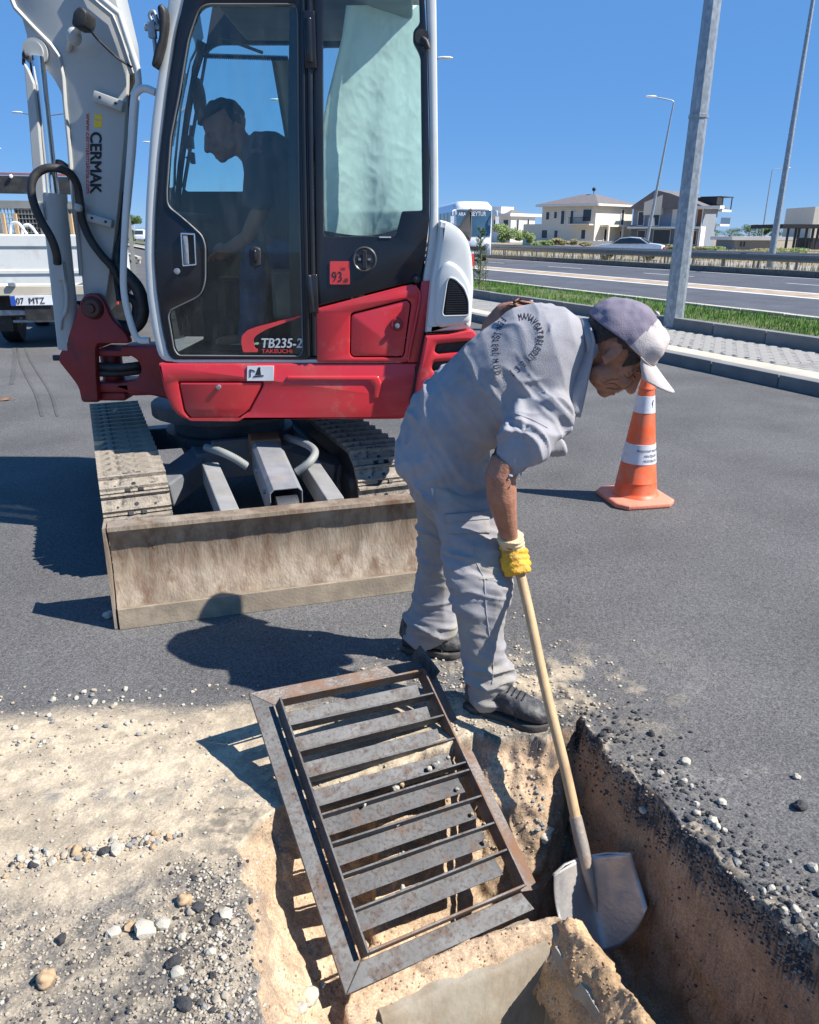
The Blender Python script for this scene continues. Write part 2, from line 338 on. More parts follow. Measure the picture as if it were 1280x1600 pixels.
M_wood = mat('ash_wood', (.56, .37, .19), .5, var=.14, vs=12, col2=(.36, .24, .13), c2s=6, c2lo=.5, c2hi=.7, stretch=(4, 4, .35), bump=.08)
M_shovel = mat('shovel_steel', (.42, .41, .40), .42, .6, var=.12, vs=8, col2=(.34, .27, .2), c2s=5, c2lo=.5, c2hi=.75, c2r=.8, bump=.15)
M_orange = mat('cone_orange', (.78, .115, .03), .5, var=.1, vs=10, col2=(.55, .20, .12), c2s=9, c2lo=.46, c2hi=.72, col3=(.30, .17, .12), c3s=24, c3lo=.60, c3hi=.70)
M_orange2 = mat('cone_base', (.72, .24, .15), .8, var=.12, vs=12, col2=(.40, .24, .18), c2s=12, c2lo=.55, c2hi=.75, bump=.2)
M_reflect = mat('reflective_white', (.62, .62, .66), .45, var=.08, vs=12, col2=(.42, .40, .40), c2s=18, c2lo=.55, c2hi=.72)
M_ink = mat('ink_black', (.02, .02, .025), .7)
M_inkred = mat('ink_red', (.55, .02, .03), .6)
M_inkyel = mat('ink_yellow', (.85, .55, .02), .6)
M_inkgrey = mat('ink_silver', (.55, .56, .58), .5)
M_inkwhite = mat('ink_white', (.75, .75, .75), .5)
M_stred = mat('sticker_red', (.72, .06, .06), .5)
M_skin = mat('skin', (.36, .165, .10), .5, var=.16, vs=14, col2=(.25, .105, .065), c2s=22, c2lo=.5, c2hi=.7, bump=.25, bs=160)
M_cloth = mat('grey_cloth', (.34, .33, .345), .92, var=.06, vs=30, col2=(.25, .235, .22), c2s=3, c2lo=.5, c2hi=.75, bump=.35, bs=420, spec=.2, col3=(.37, .37, .39), c3s=9, c3lo=.5, c3hi=.75)
M_trous = mat('grey_twill', (.30, .29, .30), .92, var=.07, vs=30, col2=(.33, .30, .25), c2s=5, c2lo=.5, c2hi=.72, bump=.3, bs=380, spec=.2, col3=(.37, .335, .27), c3s=6, c3lo=.5, c3hi=.66)
M_capp = mat('cap_mauve', (.215, .19, .235), .95, var=.1, vs=20, col2=(.27, .23, .27), c2s=14, bump=.3, bs=300, spec=.2)
M_capw = mat('cap_cream', (.50, .45, .43), .95, var=.06, vs=20, col2=(.42, .36, .38), c2s=10, bump=.3, bs=300, spec=.2)
M_hair = mat('black_hair', (.018, .014, .012), .6, var=.4, vs=60, bump=.6, bs=220)
M_shoe = mat('work_shoe', (.045, .045, .05), .65, var=.25, vs=14, col2=(.19, .175, .15), c2s=14, c2lo=.46, c2hi=.66, bump=.3, bs=120)
M_sole = mat('shoe_sole', (.055, .05, .045), .8, var=.2, col2=(.16, .14, .11), c2s=16, bump=.2)
M_glovey = mat('glove_latex', (.72, .38, .02), .6, var=.12, vs=30, col2=(.38, .22, .07), c2s=24, c2lo=.48, c2hi=.68, bump=.4, bs=160)
M_glovek = mat('glove_knit', (.70, .54, .32), .95, var=.08, vs=60, bump=.5, bs=250)
M_tooth = mat('tooth', (.75, .70, .6), .4)
M_curt = mat('mint_curtain', (.80, .85, .78), .9, var=.05, vs=10, bump=.15, bs=30)
M_conc = mat('fresh_concrete', (.33, .295, .23), .85, var=.2, vs=5, col2=(.24, .18, .12), c2s=7, c2lo=.44, c2hi=.66, bump=.35, bs=40, stretch=(1, 1, .5))
M_grass = mat('grass_green', (.10, .22, .035), .8, var=.35, vs=4, spec=.2)
M_dry = mat('dry_grass', (.30, .27, .14), .9, var=.3, vs=3, spec=.2)
M_leaf = mat('leaf_green', (.075, .12, .03), .75, var=.4, vs=3, spec=.2)
M_leaf2 = mat('conifer_green', (.075, .125, .055), .75, var=.4, vs=9, spec=.2)
M_leafo = mat('olive_leaf', (.20, .27, .10), .8, var=.3, vs=1, spec=.2)
M_bark = mat('bark', (.22, .15, .10), .9, var=.2, bump=.4)
M_wallc = mat('cream_render', (.70, .64, .53), .85, var=.04, vs=1)
M_wallw = mat('white_render', (.72, .72, .70), .85, var=.04, vs=1)
M_wallg = mat('grey_render', (.22, .25, .29), .85, var=.05, vs=1)
M_roof = mat('roof_tile', (.17, .15, .145), .85, var=.1, vs=2, bump=.5, bs=8)
M_wing = mat('window_dark', (.03, .04, .055), .12)
M_brown = mat('brown_shutter', (.20, .09, .05), .7)
M_truckw = mat('truck_white', (.68, .69, .66), .45, var=.04, vs=3, col2=(.45, .42, .36), c2s=3, c2lo=.5, c2hi=.8)
M_tail = mat('tail_lamp', (.6, .04, .03), .2, coat=.5)
M_blue = mat('plate_blue', (.02, .08, .42), .5)
M_carw = mat('car_white', (.75, .76, .78), .25, coat=.5)
M_cglass = mat('car_glass', (.03, .045, .06), .06, var=.1)
M_bglass = mat('bus_glass', (.06, .13, .20), .06, var=.3, vs=.8)
M_red_sign = mat('sign_red', (.5, .03, .03), .5)

# ================================================================ WORK AREA GROUND WITH THE PIT
def pxs(l, z=0.): return [(G(x, y, z).x, G(x, y, z).y) for x, y in l]
HOLE = pxs([(745, 1150), (775, 1162), (800, 1156), (850, 1166), (880, 1140), (905, 1124), (925, 1150), (950, 1183), (985, 1212), (1015, 1235), (1045, 1262), (1075, 1300), (1110, 1330), (1150, 1375), (1200, 1420), (1280, 1492), (1420, 1620), (1500, 1800), (1500, 2300), (428, 2300), (418, 1600), (410, 1530), (398, 1450), (385, 1390), (378, 1330), (395, 1292), (440, 1258), (500, 1240), (560, 1215), (610, 1205), (680, 1178)])
ZR = -.27
C1 = G(862, 1478, ZR); C1 = Vector((C1.x, C1.y))
cu_ = Vector((.915, .403)); cv_ = Vector((.403, -.915))       # chamber axes: along back wall (right), towards viewer
CW, CL = .50, .75
CH_IN = [C1, C1-cu_*CW, C1-cu_*CW+cv_*CL, C1+cv_*CL]
def sdpoly(x, y, poly):          # signed distance, positive inside
    d = np.full(x.shape, 1e9); ins = np.zeros(x.shape, bool); n = len(poly)
    for i in range(n):
        x0, y0 = poly[i][0], poly[i][1]; x1, y1 = poly[(i+1) % n][0], poly[(i+1) % n][1]
        ex, ey = x1-x0, y1-y0; t = np.clip(((x-x0)*ex+(y-y0)*ey)/(ex*ex+ey*ey), 0, 1)
        d = np.minimum(d, np.hypot(x-x0-t*ex, y-y0-t*ey))
        c = ((y0 > y) != (y1 > y)) & (x < (x1-x0)*(y-y0)/(y1-y0+1e-12)+x0); ins ^= c
    return np.where(ins, d, -d)
def ss(a, b, x): t = np.clip((x-a)/(b-a), 0, 1); return t*t*(3-2*t)
def axis(lo, a, b, hi, f, c):
    l = list(np.arange(a, b, f)); s = f; v = l[-1]+f
    while v < hi: l.append(v); s = min(s*1.25, c); v += s
    l.append(hi); s = f; v = a-f; pre = []
    while v > lo: pre.append(v); s = min(s*1.25, c); v -= s
    pre.append(lo); return np.array(pre[::-1]+l)
PX0, PX1, PY0, PY1 = -2.9, 2.7, .3, 3.5
XS = axis(PX0, -.95, 1.15, PX1, .0055, .02); YS = axis(PY0, 1.0, 2.45, PY1, .0055, .02)
gx, gy = np.meshgrid(XS, YS); sh = gx.shape
X = gx.ravel(); Y = gy.ravel(); p2 = np.stack([X, Y, X*0], 1)
rag = (fbm(p2, 22, 4, 3)-.5)*.055+(fbm(p2, 6, 2, 9)-.5)*.05
d0 = sdpoly(X, Y, HOLE); d = d0+rag*np.exp(-np.clip(d0, 0, 1)/.022)
ci = sdpoly(X, Y, CH_IN)
# profile into the hole
rightish = ss(.30, .60, X+(fbm(p2, 5, 2, 4)-.5)*.1); backish = 1-rightish
leftish = 1-ss(-.42, -.2, X)
slope_w = np.where(X < -.1, .20, .34)*(1-rightish)+.09*rightish
depth = .33*(1-ss(-.1, .25, X))+.58*ss(-.1, .25, X)
lip = .055*ss(0, .012, d)*(1-leftish*.6)
z = -(lip+(depth-.055)*ss(.004, slope_w, d)**.8)
inside = d > 0
hn = fbm(p2, 9, 5, 11)-.5; hn2 = fbm(p2, 35, 4, 12)-.5
z = z+np.where(inside, ss(0, .05, d)*(hn*.085+hn2*.035), 0)
# soil over the chamber rim
cb = -ci
band = ZR-.004+hn*.03+hn2*.015+(fbm(p2, 70, 3, 8)-.5)*.012
z = np.where(ci >= 0, band-.03, z); band = band-.035*(1-ss(.018, .04, cb+hn*.03))
rimfall = ss(.085, .19, cb)
zr = band-rimfall*.5
back_ridge = .02*np.exp(-((cb-.09)/.05)**2)
z = np.where((ci < 0) & inside, np.maximum(z, zr+back_ridge), z)
# sand heap along the right wall of the chamber
def capz(a, b, h, wd):
    ex, ey = b[0]-a[0], b[1]-a[1]; t = np.clip(((X-a[0])*ex+(Y-a[1])*ey)/(ex*ex+ey*ey), 0, 1)
    dd = np.hypot(X-a[0]-t*ex, Y-a[1]-t*ey); return h-(dd/wd)**1.5*.12, t
ra = C1+cu_*.068+cv_*-.01; rb = C1+cu_*.072+cv_*.6
hz, tt = capz(ra, rb, ZR+.045, .085); hz = hz+hn*.06+hn2*.03+(fbm(p2, 80, 3, 18)-.5)*.016
heap = inside & (((ci < 0) & (hz > z)) | ((ci >= -.03) & (hz > ZR-.16))); z = np.where(heap, hz, z)
# surface of the road around
sandm = ss(1.50, 1.66, Y+(fbm(p2, 3, 4, 21)-.5)*.5+.12*ss(-.4, -1.2, X))*(1-ss(2.22, 2.36, Y+(fbm(p2, 5, 4, 22)-.5)*.10-.06*X))
sandm *= 1-ss(.18, .42, X+(fbm(p2, 6, 3, 23)-.5)*.3)
dust = ss(.47, .62, fbm(p2, 11, 5, 24))*np.exp(-(np.hypot(X-.35, (Y-2.38)*1.6)/.42)**2)*1.3
dust2 = ss(.50, .62, fbm(p2, 9, 5, 25))*np.exp(-(np.abs(Y-2.42)/.16)**2)*(1-ss(.1, .5, X))*ss(-.45, -.1, X)*.6
edgegrit = ss(.5, .62, fbm(p2, 28, 4, 26))*np.exp(-np.clip(-d, 0, 1)/.06)*.8*(X > .3)
sand = np.clip(np.maximum.reduce([sandm, dust, dust2, edgegrit]), 0, 1)
patchy = ss(.42, .60, fbm(p2, 16, 5, 27)); lowl = (1-ss(1.45, 1.62, Y+(fbm(p2, 3, 4, 21)-.5)*.35))*(X < .3)
sand = np.maximum(sand, lowl*(.25+.45*patchy)); strip = np.exp(-((Y-1.86-.06*X)/.05)**2)*ss(.4, .6, fbm(p2, 14, 4, 28))
out = ~inside
bz = sand*.012+(fbm(p2, 60, 3, 31)-.5)*.004+(fbm(p2, 18, 3, 32)-.5)*.008*np.clip(sand+strip+lowl, 0, 1)
bz += .012*sandm*(fbm(np.stack([X*.5, Y*2.2, X*0], 1), 5, 3, 33)-.5)
bz += .010*np.exp(-np.clip(-d, 0, 1)/.03)*(fbm(p2, 30, 3, 34)-.3)
fade = ss(PX0, PX0+.5, X)*ss(PX1, PX1-.5, X)*ss(PY0, PY0+.2, Y)*ss(PY1, PY1-.4, Y)
z = np.where(out, bz*fade, z)
# horizontal roughness on the steep walls
steep = ss(0, .05, d)*inside
p3_ = np.stack([X, Y, z], 1); steep = steep*ss(.02, .05, np.where(heap, .06, cb)); jx = ((fbm(p3_, 24, 4, 41)-.5)*.034+(fbm(p3_, 8, 2, 43)-.5)*.05)*steep; jy = ((fbm(p3_, 24, 4, 42)-.5)*.034+(fbm(p3_, 8, 2, 44)-.5)*.05)*steep
co = np.stack([X+jx, Y+jy, z], 1)
# colours of the materials, with the right wall's shade put into the soil
def c3(c): return np.array(c)[None, :]
A = c3(ASPH)*np.ones((len(X), 1))
SANDC = c3((.44, .36, .255)); SOIL = c3((.38, .255, .155)); SOIL2 = c3((.40, .265, .17)); BLK = c3((.03, .03, .031)); SC = c3((.50, .37, .245))
sn = ss(.35, .65, fbm(p2, 25, 4, 51))[:, None]
mixs = (sand*(.82+.18*sn[:, 0]))[:, None]
col = A*(1-mixs)+SANDC*(.9+.2*sn)*mixs
grav = (strip*.7)[:, None]*ss(.5, .6, fbm(p2, 60, 2, 52))[:, None]; col = col*(1-grav)+c3((.20, .19, .17))*grav
crumb = (np.exp(-np.clip(-d, 0, 1)/.05)*ss(.42, .6, fbm(p2, 40, 3, 53))*out*(X > .25))[:, None]*.75; col = col*(1-crumb)+BLK*crumb
crl = (np.exp(-((X+.55-.1*(Y-1.3))/.10)**2)*ss(.45, .6, fbm(p2, 38, 3, 54))*out*(Y < 1.75))[:, None]*.6; col = col*(1-crl)+BLK*1.6*crl
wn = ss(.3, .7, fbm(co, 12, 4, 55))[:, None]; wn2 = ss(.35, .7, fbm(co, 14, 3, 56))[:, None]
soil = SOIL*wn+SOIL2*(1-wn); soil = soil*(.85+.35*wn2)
soil = soil*(rightish[:, None]*.9+(1-rightish[:, None]))*1.0; lightm = ((1-rightish)*(X > -.6))[:, None]; soil = soil*(1-lightm*.65)+SC*(.85+.3*wn2)*lightm*.65  # soil colour carries shade: right wall darker, sunlit sandy banks paler
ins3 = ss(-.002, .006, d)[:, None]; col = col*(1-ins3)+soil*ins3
top = (inside & (z > -.085-.015*rightish+.11*(fbm(p2, 10, 3, 57)-.5)) & (ci < -.14))[:, None]*(.35+.65*ss(.2, .45, X))[:, None]*ss(.38, .56, fbm(co, 11, 3, 58))[:, None]
col = col*(1-top)+BLK*1.8*top
rimc = (inside & (ci < 0) & (zr > -.6) & (z >= zr-.002))[:, None]*(ss(.03, .0, cb)*.5)[:, None]; col = col*(1-rimc)+c3((.27, .255, .22))*rimc
hc = heap[:, None]*.9; col = col*(1-hc)+c3((.49, .33, .185))*(.8+.35*wn2)*hc
n0, n1 = sh; idx = np.arange(n0*n1).reshape(sh)
q = np.stack([idx[:-1, :-1], idx[:-1, 1:], idx[1:, 1:], idx[1:, :-1]], -1).reshape(-1, 4)
keep = ~(((ci > -.016) & ~heap)[q].any(1) & (ci[q] > -.016).all(1)); q = q[keep]
me = bpy.data.meshes.new('work_ground'); me.vertices.add(len(co)); me.vertices.foreach_set('co', co.ravel())
me.loops.add(len(q)*4); me.loops.foreach_set('vertex_index', q.ravel().astype(np.int32)); me.polygons.add(len(q))
me.polygons.foreach_set('loop_start', np.arange(0, len(q)*4, 4, dtype=np.int32)); me.update(calc_edges=True)
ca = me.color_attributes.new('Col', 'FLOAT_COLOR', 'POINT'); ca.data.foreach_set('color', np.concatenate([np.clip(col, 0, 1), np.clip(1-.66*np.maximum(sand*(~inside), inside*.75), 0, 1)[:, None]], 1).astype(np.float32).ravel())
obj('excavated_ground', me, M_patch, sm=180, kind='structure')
BVHG = BVHTree.FromPolygons([tuple(v) for v in co], [tuple(f) for f in q.tolist()])
def ground_z(x, y, dflt=0.):
    r = BVHG.ray_cast(Vector((x, y, 1)), Vector((0, 0, -1))); return r[0].z if r[0] else dflt
# concrete chamber
cham = thing('inspection_chamber', 'grey concrete inspection chamber sunk in the pit below the steel grate', 'chamber', (C1.x-cu_.x*CW/2, C1.y, -1.1))
def wallbox(a, b, name, th=.12, z0=-1.1, z1=ZR-.012, ext=0.):
    a = Vector((a.x, a.y, 0)); b = Vector((b.x, b.y, 0)); dd = (b-a).normalized(); nn = Vector((-dd.y, dd.x, 0))
    mb = MB(); seg = 30; rows = []
    for i in range(seg+1):
        c = a.lerp(b, i/seg); k = noise.noise(c*14)*.016; k2 = noise.noise(c*30)*.006
        rows.append([c+Vector((0, 0, z0)), c+nn*.001*k+Vector((0, 0, z1-.02+k2)), c+nn*.012+Vector((0, 0, z1+k)), c+nn*th+Vector((0, 0, z1-.01+k2)), c+nn*th+Vector((0, 0, z0))])
    obj(name, mb.rings(rows), M_conc, cham, 40)
i0, i1, i2, i3 = CH_IN
wallbox(i0+cu_*.12, i1-cu_*.12, 'chamber_wall') if False else None
# walls butted end to end
wallbox(i1, i0, 'chamber_wall'); wallbox(i0+cu_*.0, i3, 'chamber_wall'); wallbox(i2, i1, 'chamber_wall')
mb = MB(); mb.prism([Vector((v.x, v.y, -1.06)) for v in (i0, i1, i2, i3)], (0, 0, -.05)); obj('chamber_floor', mb, M_conc, cham)

# ================================================================ LARGE GROUND
Nn = Vector((.9162, .4007, 0)); Tt = Vector((-.4007, .9162, 0))
def RD(n, s, z=0.): return Nn*n+Tt*s+Vector((0, 0, z))
def strip_(name, n0, n1, z, mt, s0=-60, s1=500, kind='structure', **k):
    mb = MB(); mb.add([RD(n0, s0, z), RD(n1, s0, z), RD(n1, s1, z), RD(n0, s1, z)], [(0, 1, 2, 3)]); return obj(name, mb, mt, kind=kind, **k)
mb = MB()
def rect(x0, y0, x1, y1, z=0): mb.add([(x0, y0, z), (x1, y0, z), (x1, y1, z), (x0, y1, z)], [(0, 1, 2, 3)])
BX = 7.04
pl = [(-400, -60), (400, -60), (400, PY0), (-400, PY0)]
def roadpoly(pts):               # clip to n < 7.04
    out = []
    for i in range(len(pts)):
        a = Vector((*pts[i], 0)); b = Vector((*pts[(i+1) % len(pts)], 0)); da = a.dot(Nn)-BX; db = b.dot(Nn)-BX
        if da <= 0: out.append(a)
        if (da < 0) != (db < 0): out.append(a.lerp(b, da/(da-db)))
    if len(out) > 2: mb.add(out, [tuple(range(len(out)))])
roadpoly(pl); roadpoly([(-400, PY0), (PX0, PY0), (PX0, PY1), (-400, PY1)]); roadpoly([(PX1, PY0), (400, PY0), (400, PY1), (PX1, PY1)]); roadpoly([(-400, PY1), (400, PY1), (400, 900), (-400, 900)])
obj('side_road', mb, M_asph, kind='structure')
# base terrain under everything beyond the kerb
mb = MB(); mb.add([RD(7.1, -300, -.05), RD(3000, -300, -.05), RD(3000, 2500, -.05), RD(7.1, 2500, -.05)], [(0, 1, 2, 3)]); obj('field', mb, M_field, kind='structure')
# kerbs: every stone a part
def kerb(name, n0, n1, z0, z1, s0, s1, step, mt, label=None):
    root = thing(name, None, None, RD(n0, s0, z0)); root['kind'] = 'structure'
    b = MB(); b.box((0, 0, (z0+z1)/2-z0), (n1-n0, step-.012, z1-z0)); m0 = b.me(bevel=.012); rz = math.atan2(Nn.y, Nn.x); m0.materials.append(mt)
    k = 0; s = s0
    while s < s1:
        o = bpy.data.objects.new('kerb_stone', m0); COL.objects.link(o); o.parent = root
        o.location = RD((n0+n1)/2, s+step/2+0, z0)-root.location+Vector((0, 0, random.uniform(-.004, .004))); o.rotation_euler = (0, 0, rz+random.uniform(-.003, .003)); s += step
    return root
kerb('kerb', 7.05, 7.24, -.02, .135, -3, 78, 1.0, M_kerb)
kerb('kerb', 9.0, 9.16, .0, .30, -4, 76, 1.0, M_kerb)
kerb('kerb', 11.62, 11.8, .0, .27, -4, 90, 1.0, M_edging)
kerb('kerb', 26.9, 27.15, .0, .26, -6, 144, 2.0, mat('dark_kerb', (.13, .125, .115), .9, var=.2, bump=.3))
strip_('pale_edging', 7.24, 7.62, .128, M_edging, -40, 300)
mb = MB()                        # paver sheet with real courses of slabs in the nearer part
pv = mat('pavement_pavers', (.27, .26, .24), .9, var=.12, vs=1.5)
t = pv.node_tree; N = t.nodes; L = t.links; br = N.new('ShaderNodeTexBrick'); br.inputs['Scale'].default_value = 1; br.inputs['Brick Width'].default_value = .2; br.inputs['Row Height'].default_value = .1; br.inputs['Mortar Size'].default_value = .007
br.inputs['Color1'].default_value = (.34, .325, .29, 1); br.inputs['Color2'].default_value = (.25, .24, .22, 1); br.inputs['Mortar'].default_value = (.12, .11, .10, 1)
tc = N.new('ShaderNodeTexCoord'); mp = N.new('ShaderNodeMapping'); mp.inputs['Rotation'].default_value = (0, 0, R_(-23.6)); L.new(tc.outputs['Object'], mp.inputs[0]); L.new(mp.outputs[0], br.inputs[0]); L.new(br.outputs[0], N['Principled BSDF'].inputs['Base Color'])
bp = N.new('ShaderNodeBump'); bp.inputs['Strength'].default_value = .8; bp.inputs['Distance'].default_value = .01; bp.invert = True; L.new(br.outputs['Fac'], bp.inputs['Height']); L.new(bp.outputs[0], N['Principled BSDF'].inputs['Normal'])
strip_('pavement', 7.62, 9.0, .12, pv, -40, 300)
# individual pavers where they show largest
pm = MB(); pm.box((0, 0, 0), (.192, .092, .03)); pme = pm.me(bevel=.005, seg=1); pme.materials.append(M_paver)
pmr = bpy.data.objects.get('pavement'); cnt = 0
for i in range(6):
    for j in range(48):
        nn_ = 7.73+i*.2+(.1 if j % 2 else 0); 
        if nn_ > 8.9: continue
        o = bpy.data.objects.new('paver', pme); COL.objects.link(o); o.parent = pmr
        o.location = RD(nn_, 6.6+j*.1, .118+random.uniform(-.002, .003)); o.rotation_euler = (random.uniform(-.006, .006), random.uniform(-.006, .006), math.atan2(Nn.y, Nn.x)); cnt += 1
strip_('verge_soil', 9.16, 11.62, .22, mat('verge', (.12, .13, .05), .95, var=.4, vs=2), -40, 300)
strip_('highway', 11.8, 18.3, .004, M_road, -100, 900); strip_('highway', 19.6, 26.9, .004, M_road, -100, 900)
strip_('median', 18.3, 19.6, .012, mat('median_soil', (.36, .27, .18), .9, var=.3, vs=2, col2=(.5, .46, .4), c2s=1.2, stretch=(1, 1, 1)), -100, 900)
for a, b in ((12.1, 12.25), (18.0, 18.3), (19.6, 19.85), (26.45, 26.6)): strip_('edge_line', a, b, .010, M_white, -100, 900)
rt = bpy.data.objects['highway']
dm = MB(); dm.add([(-.07, 0, 0), (.07, 0, 0), (.07, 3, 0), (-.07, 3, 0)], [(0, 1, 2, 3)]); dme = dm.me(); dme.materials.append(M_white); rz = math.atan2(Nn.y, Nn.x)
lane = thing('lane_line', None, None, RD(23, 0, 0)); lane['kind'] = 'structure'
for n_ in (23.1,):
    for k in range(-2, 30):
        o = bpy.data.objects.new('dash', dme); COL.objects.link(o); o.parent = lane; o.location = RD(n_, k*7.5+2, .012)-lane.location; o.rotation_euler = (0, 0, rz)
strip_('service_road', 31, 38, .0, mat('service_surface', (.30, .28, .25), .9, var=.2, vs=.5), -100, 500)
strip_('hard_shoulder', 27.15, 31, -.02, M_field, -100, 500)

def tyre_mark(pts, wd):
    c = catmull([G(x, y, .0045) for x, y in pts], 8); V = []; F = []
    for i, p in enumerate(c):
        t_ = (c[min(i+1, len(c)-1)]-c[max(i-1, 0)]).normalized(); s_ = Vector((-t_.y, t_.x, 0))*wd/2; V += [p-s_, p+s_]
    for i in range(len(c)-1): F.append((2*i, 2*i+1, 2*i+3, 2*i+2))
    me = bpy.data.meshes.new('t'); me.from_pydata([tuple(v) for v in V], [], F); obj('tyre_mark', me, M_tyre, kind='structure')
M_tyre = ground_mat('tyre_mark', tuple(c*.84 for c in ASPH))
tyre_mark([(18, 600), (22, 575), (24, 552), (22, 530)], .05); tyre_mark([(66, 650), (56, 615), (40, 585), (30, 560), (26, 535)], .03); tyre_mark([(90, 650), (78, 612), (58, 580), (44, 556), (36, 532)], .025)
# grass blades on the verge (nobody could count it)
def blades(name, n, region, h, wd, mt, z0, lean=.4, clump=None):
    v = []; f = []
    for i in range(n):
        nn_, s_ = region()
        b = RD(nn_, s_, z0); a = random.uniform(0, 6.28); hh = h*random.uniform(.4, 1.2); dx = Vector((math.cos(a), math.sin(a), 0)); tip = b+dx*random.uniform(0, lean)*hh+Vector((0, 0, hh)); sd_ = Vector((-dx.y, dx.x, 0))*wd
        k = len(v); v += [b-sd_, b+sd_, tip]; f.append((k, k+1, k+2))
    me = bpy.data.meshes.new('g'); me.from_pydata([tuple(q) for q in v], [], f); return obj(name, me, mt, kind='stuff')
def rg():
    s_ = -2+38*random.random()**1.7; n_ = random.uniform(9.2, 11.6)
    while noise.noise(Vector((n_*.8, s_*.8, 0)))+.55 < random.random()*.8: n_ = random.uniform(9.2, 11.6); s_ = -2+38*random.random()**1.7
    return n_, s_
g_ = blades('grass', 42000, rg, .085, .006, M_grass, .22); tag(g_, 'bright green grass growing on the verge between the kerbs', 'grass')
g_ = blades('dry_grass', 16000, lambda: (random.uniform(27.6, 30.6) if random.random() < .4 else random.uniform(38, 62), random.uniform(-12, 70)), .5, .02, M_dry, -.02); tag(g_, 'dry yellow green weeds growing beyond the guardrail', 'dry grass')
def weed(x, s, h):
    t = thing('weed', 'tall thin weed sticking out of the green verge', 'weed', RD(x, s, .22), 'tall weeds on the verge'); b = MB(); c = RD(x, s, .22)
    b.tube(catmull([c, c+Vector((.01, 0, h*.5)), c+Vector((.02, .01, h))], 4), .003, 5); obj('stem', b, M_grass, t)
    b = MB()
    for k in range(60):
        q_ = c+Vector((0, 0, h*random.uniform(.35, 1.05))); a = random.uniform(0, 6.28); l = random.uniform(.02, .09); e = q_+Vector((math.cos(a)*l, math.sin(a)*l, random.uniform(-.01, .05))); b.add([q_, e+Vector((0, 0, .008)), e-Vector((.008, 0, .004))], [(0, 1, 2)])
    obj('foliage', b, M_leaf, t)
for x, s, h in ((10.9, 3.3, .38), (11.2, 2.2, .30), (11.0, 5.6, .33), (10.6, 7.4, .25), (11.3, 8.5, .3)): weed(x, s, h)
# ================================================================ BACKGROUND
def lamp(name, label, cat, loc, H, arms, r0=.13, r1=.06, lean=(0, 0), armlen=1.6, seg=8, rz=0, group=None, mt=None, ring=False, tw=0.2):
    mt = mt or M_galv; root = thing(name, label, cat, loc, group); L_ = Vector(loc)
    top = L_+Vector((lean[0]*H, lean[1]*H, H))
    n = 10; rs = []
    for i in range(n+1):
        c = L_.lerp(top, i/n); r = r0+(r1-r0)*i/n; rs.append([c+Vector((r*math.cos(2*math.pi*k/seg+tw), r*math.sin(2*math.pi*k/seg+tw), 0)) for k in range(seg)])
    obj('pole', MB().rings(rs), mt, root, sm=30 if seg > 8 else None)
    b = MB(); b.box(L_+Vector((0, 0, .012)), (r0*3.2, r0*3.2, .022))
    for sx_ in (-1, 1):
        for sy_ in (-1, 1): b.cyl(L_+Vector((sx_*r0*1.3, sy_*r0*1.3, .02)), L_+Vector((sx_*r0*1.3, sy_*r0*1.3, .06)), .014, 6)
    obj('base_plate', b, M_galvd, root)
    if ring:
        c = L_.lerp(top, ring); r = r0+(r1-r0)*ring; b = MB(); b.rings([[c+Vector((q*math.cos(2*math.pi*k/seg+tw), q*math.sin(2*math.pi*k/seg+tw), dz)) for k in range(seg)] for q, dz in ((r+.002, -.03), (r+.012, -.025), (r+.012, .025), (r+.002, .03))], False); obj('joint_band', b, mt, root)
    for a in arms:
        d_ = Vector((math.cos(a), math.sin(a), 0)); e = top+d_*armlen+Vector((0, 0, .32))
        obj('arm', MB().tube(catmull([top-Vector((0, 0, .1)), top+Vector((0, 0, .12))+d_*.15, e], 5), [.045]*10+[.035], 8), mt, root, 60)
        h = MB(); side = Vector((-d_.y, d_.x, 0)); c = e+d_*.35+Vector((0, 0, .05))
        h.loft([(c-d_*.38, side*.05, Vector((0, 0, .04))), (c-d_*.2, side*.12, Vector((0, 0, .07))), (c+d_*.2, side*.14, Vector((0, 0, .07))), (c+d_*.38, side*.05, Vector((0, 0, .03)))], 12)
        obj('lamp_head', h, M_inkwhite, root, 60)
    return root
toroad = math.atan2(-Nn.y, -Nn.x)
b0 = G(1051, 513, .12)
lamp('street_lamp', 'thick octagonal galvanised lamp post on the pavement right behind the worker', 'street lamp', b0, 9.5, [math.atan2(Nn.y, Nn.x)], .155, .09, ring=.33, tw=.55)
def lamp_px(px, py, H, arm, label, base=0, double=False, **k):
    d_ = ray(px, py); t_ = (H-CAM_H)/d_.z; h = CAM+d_*t_; off = Vector((math.cos(arm), math.sin(arm), 0))*(1.95)
    return lamp('street_lamp', label, 'street lamp', (h.x-off.x if not double else h.x, h.y-off.y if not double else h.y, base), H-.35, [arm, arm+math.pi] if double else [arm], .11, .05, group='street lamps along the highway', **k)
lamp_px(696, 91, 9.8, 0, 'street lamp whose head shows right beside the excavator cab edge')
lamp_px(431, 156, 9.8, math.pi, 'street lamp seen through the cab window behind the operator')
lamp_px(229, 222, 9.8, math.pi, 'street lamp head showing just left of the cab front pillar')
lamp_px(68, 176, 9.8, 0, 'double headed street lamp behind the boom cylinder', double=True)
lamp_px(-4, 232, 9.8, 0, 'distant street lamp at the left edge of the sky')
lamp('street_lamp', 'bare grey lamp post standing beyond the guardrail at the right', 'street lamp', P(1203, 418, 35.5)*1.0, 12.5, [toroad], .15, .06, seg=12, group='street lamps along the highway')
lamp_px(1231, 262, 9.8, 0, 'small far street lamp head beside the right hand lamp post')
q_ = P(1009, 376, 60); tq = P(1053, 160, 60); hh = tq.z-q_.z
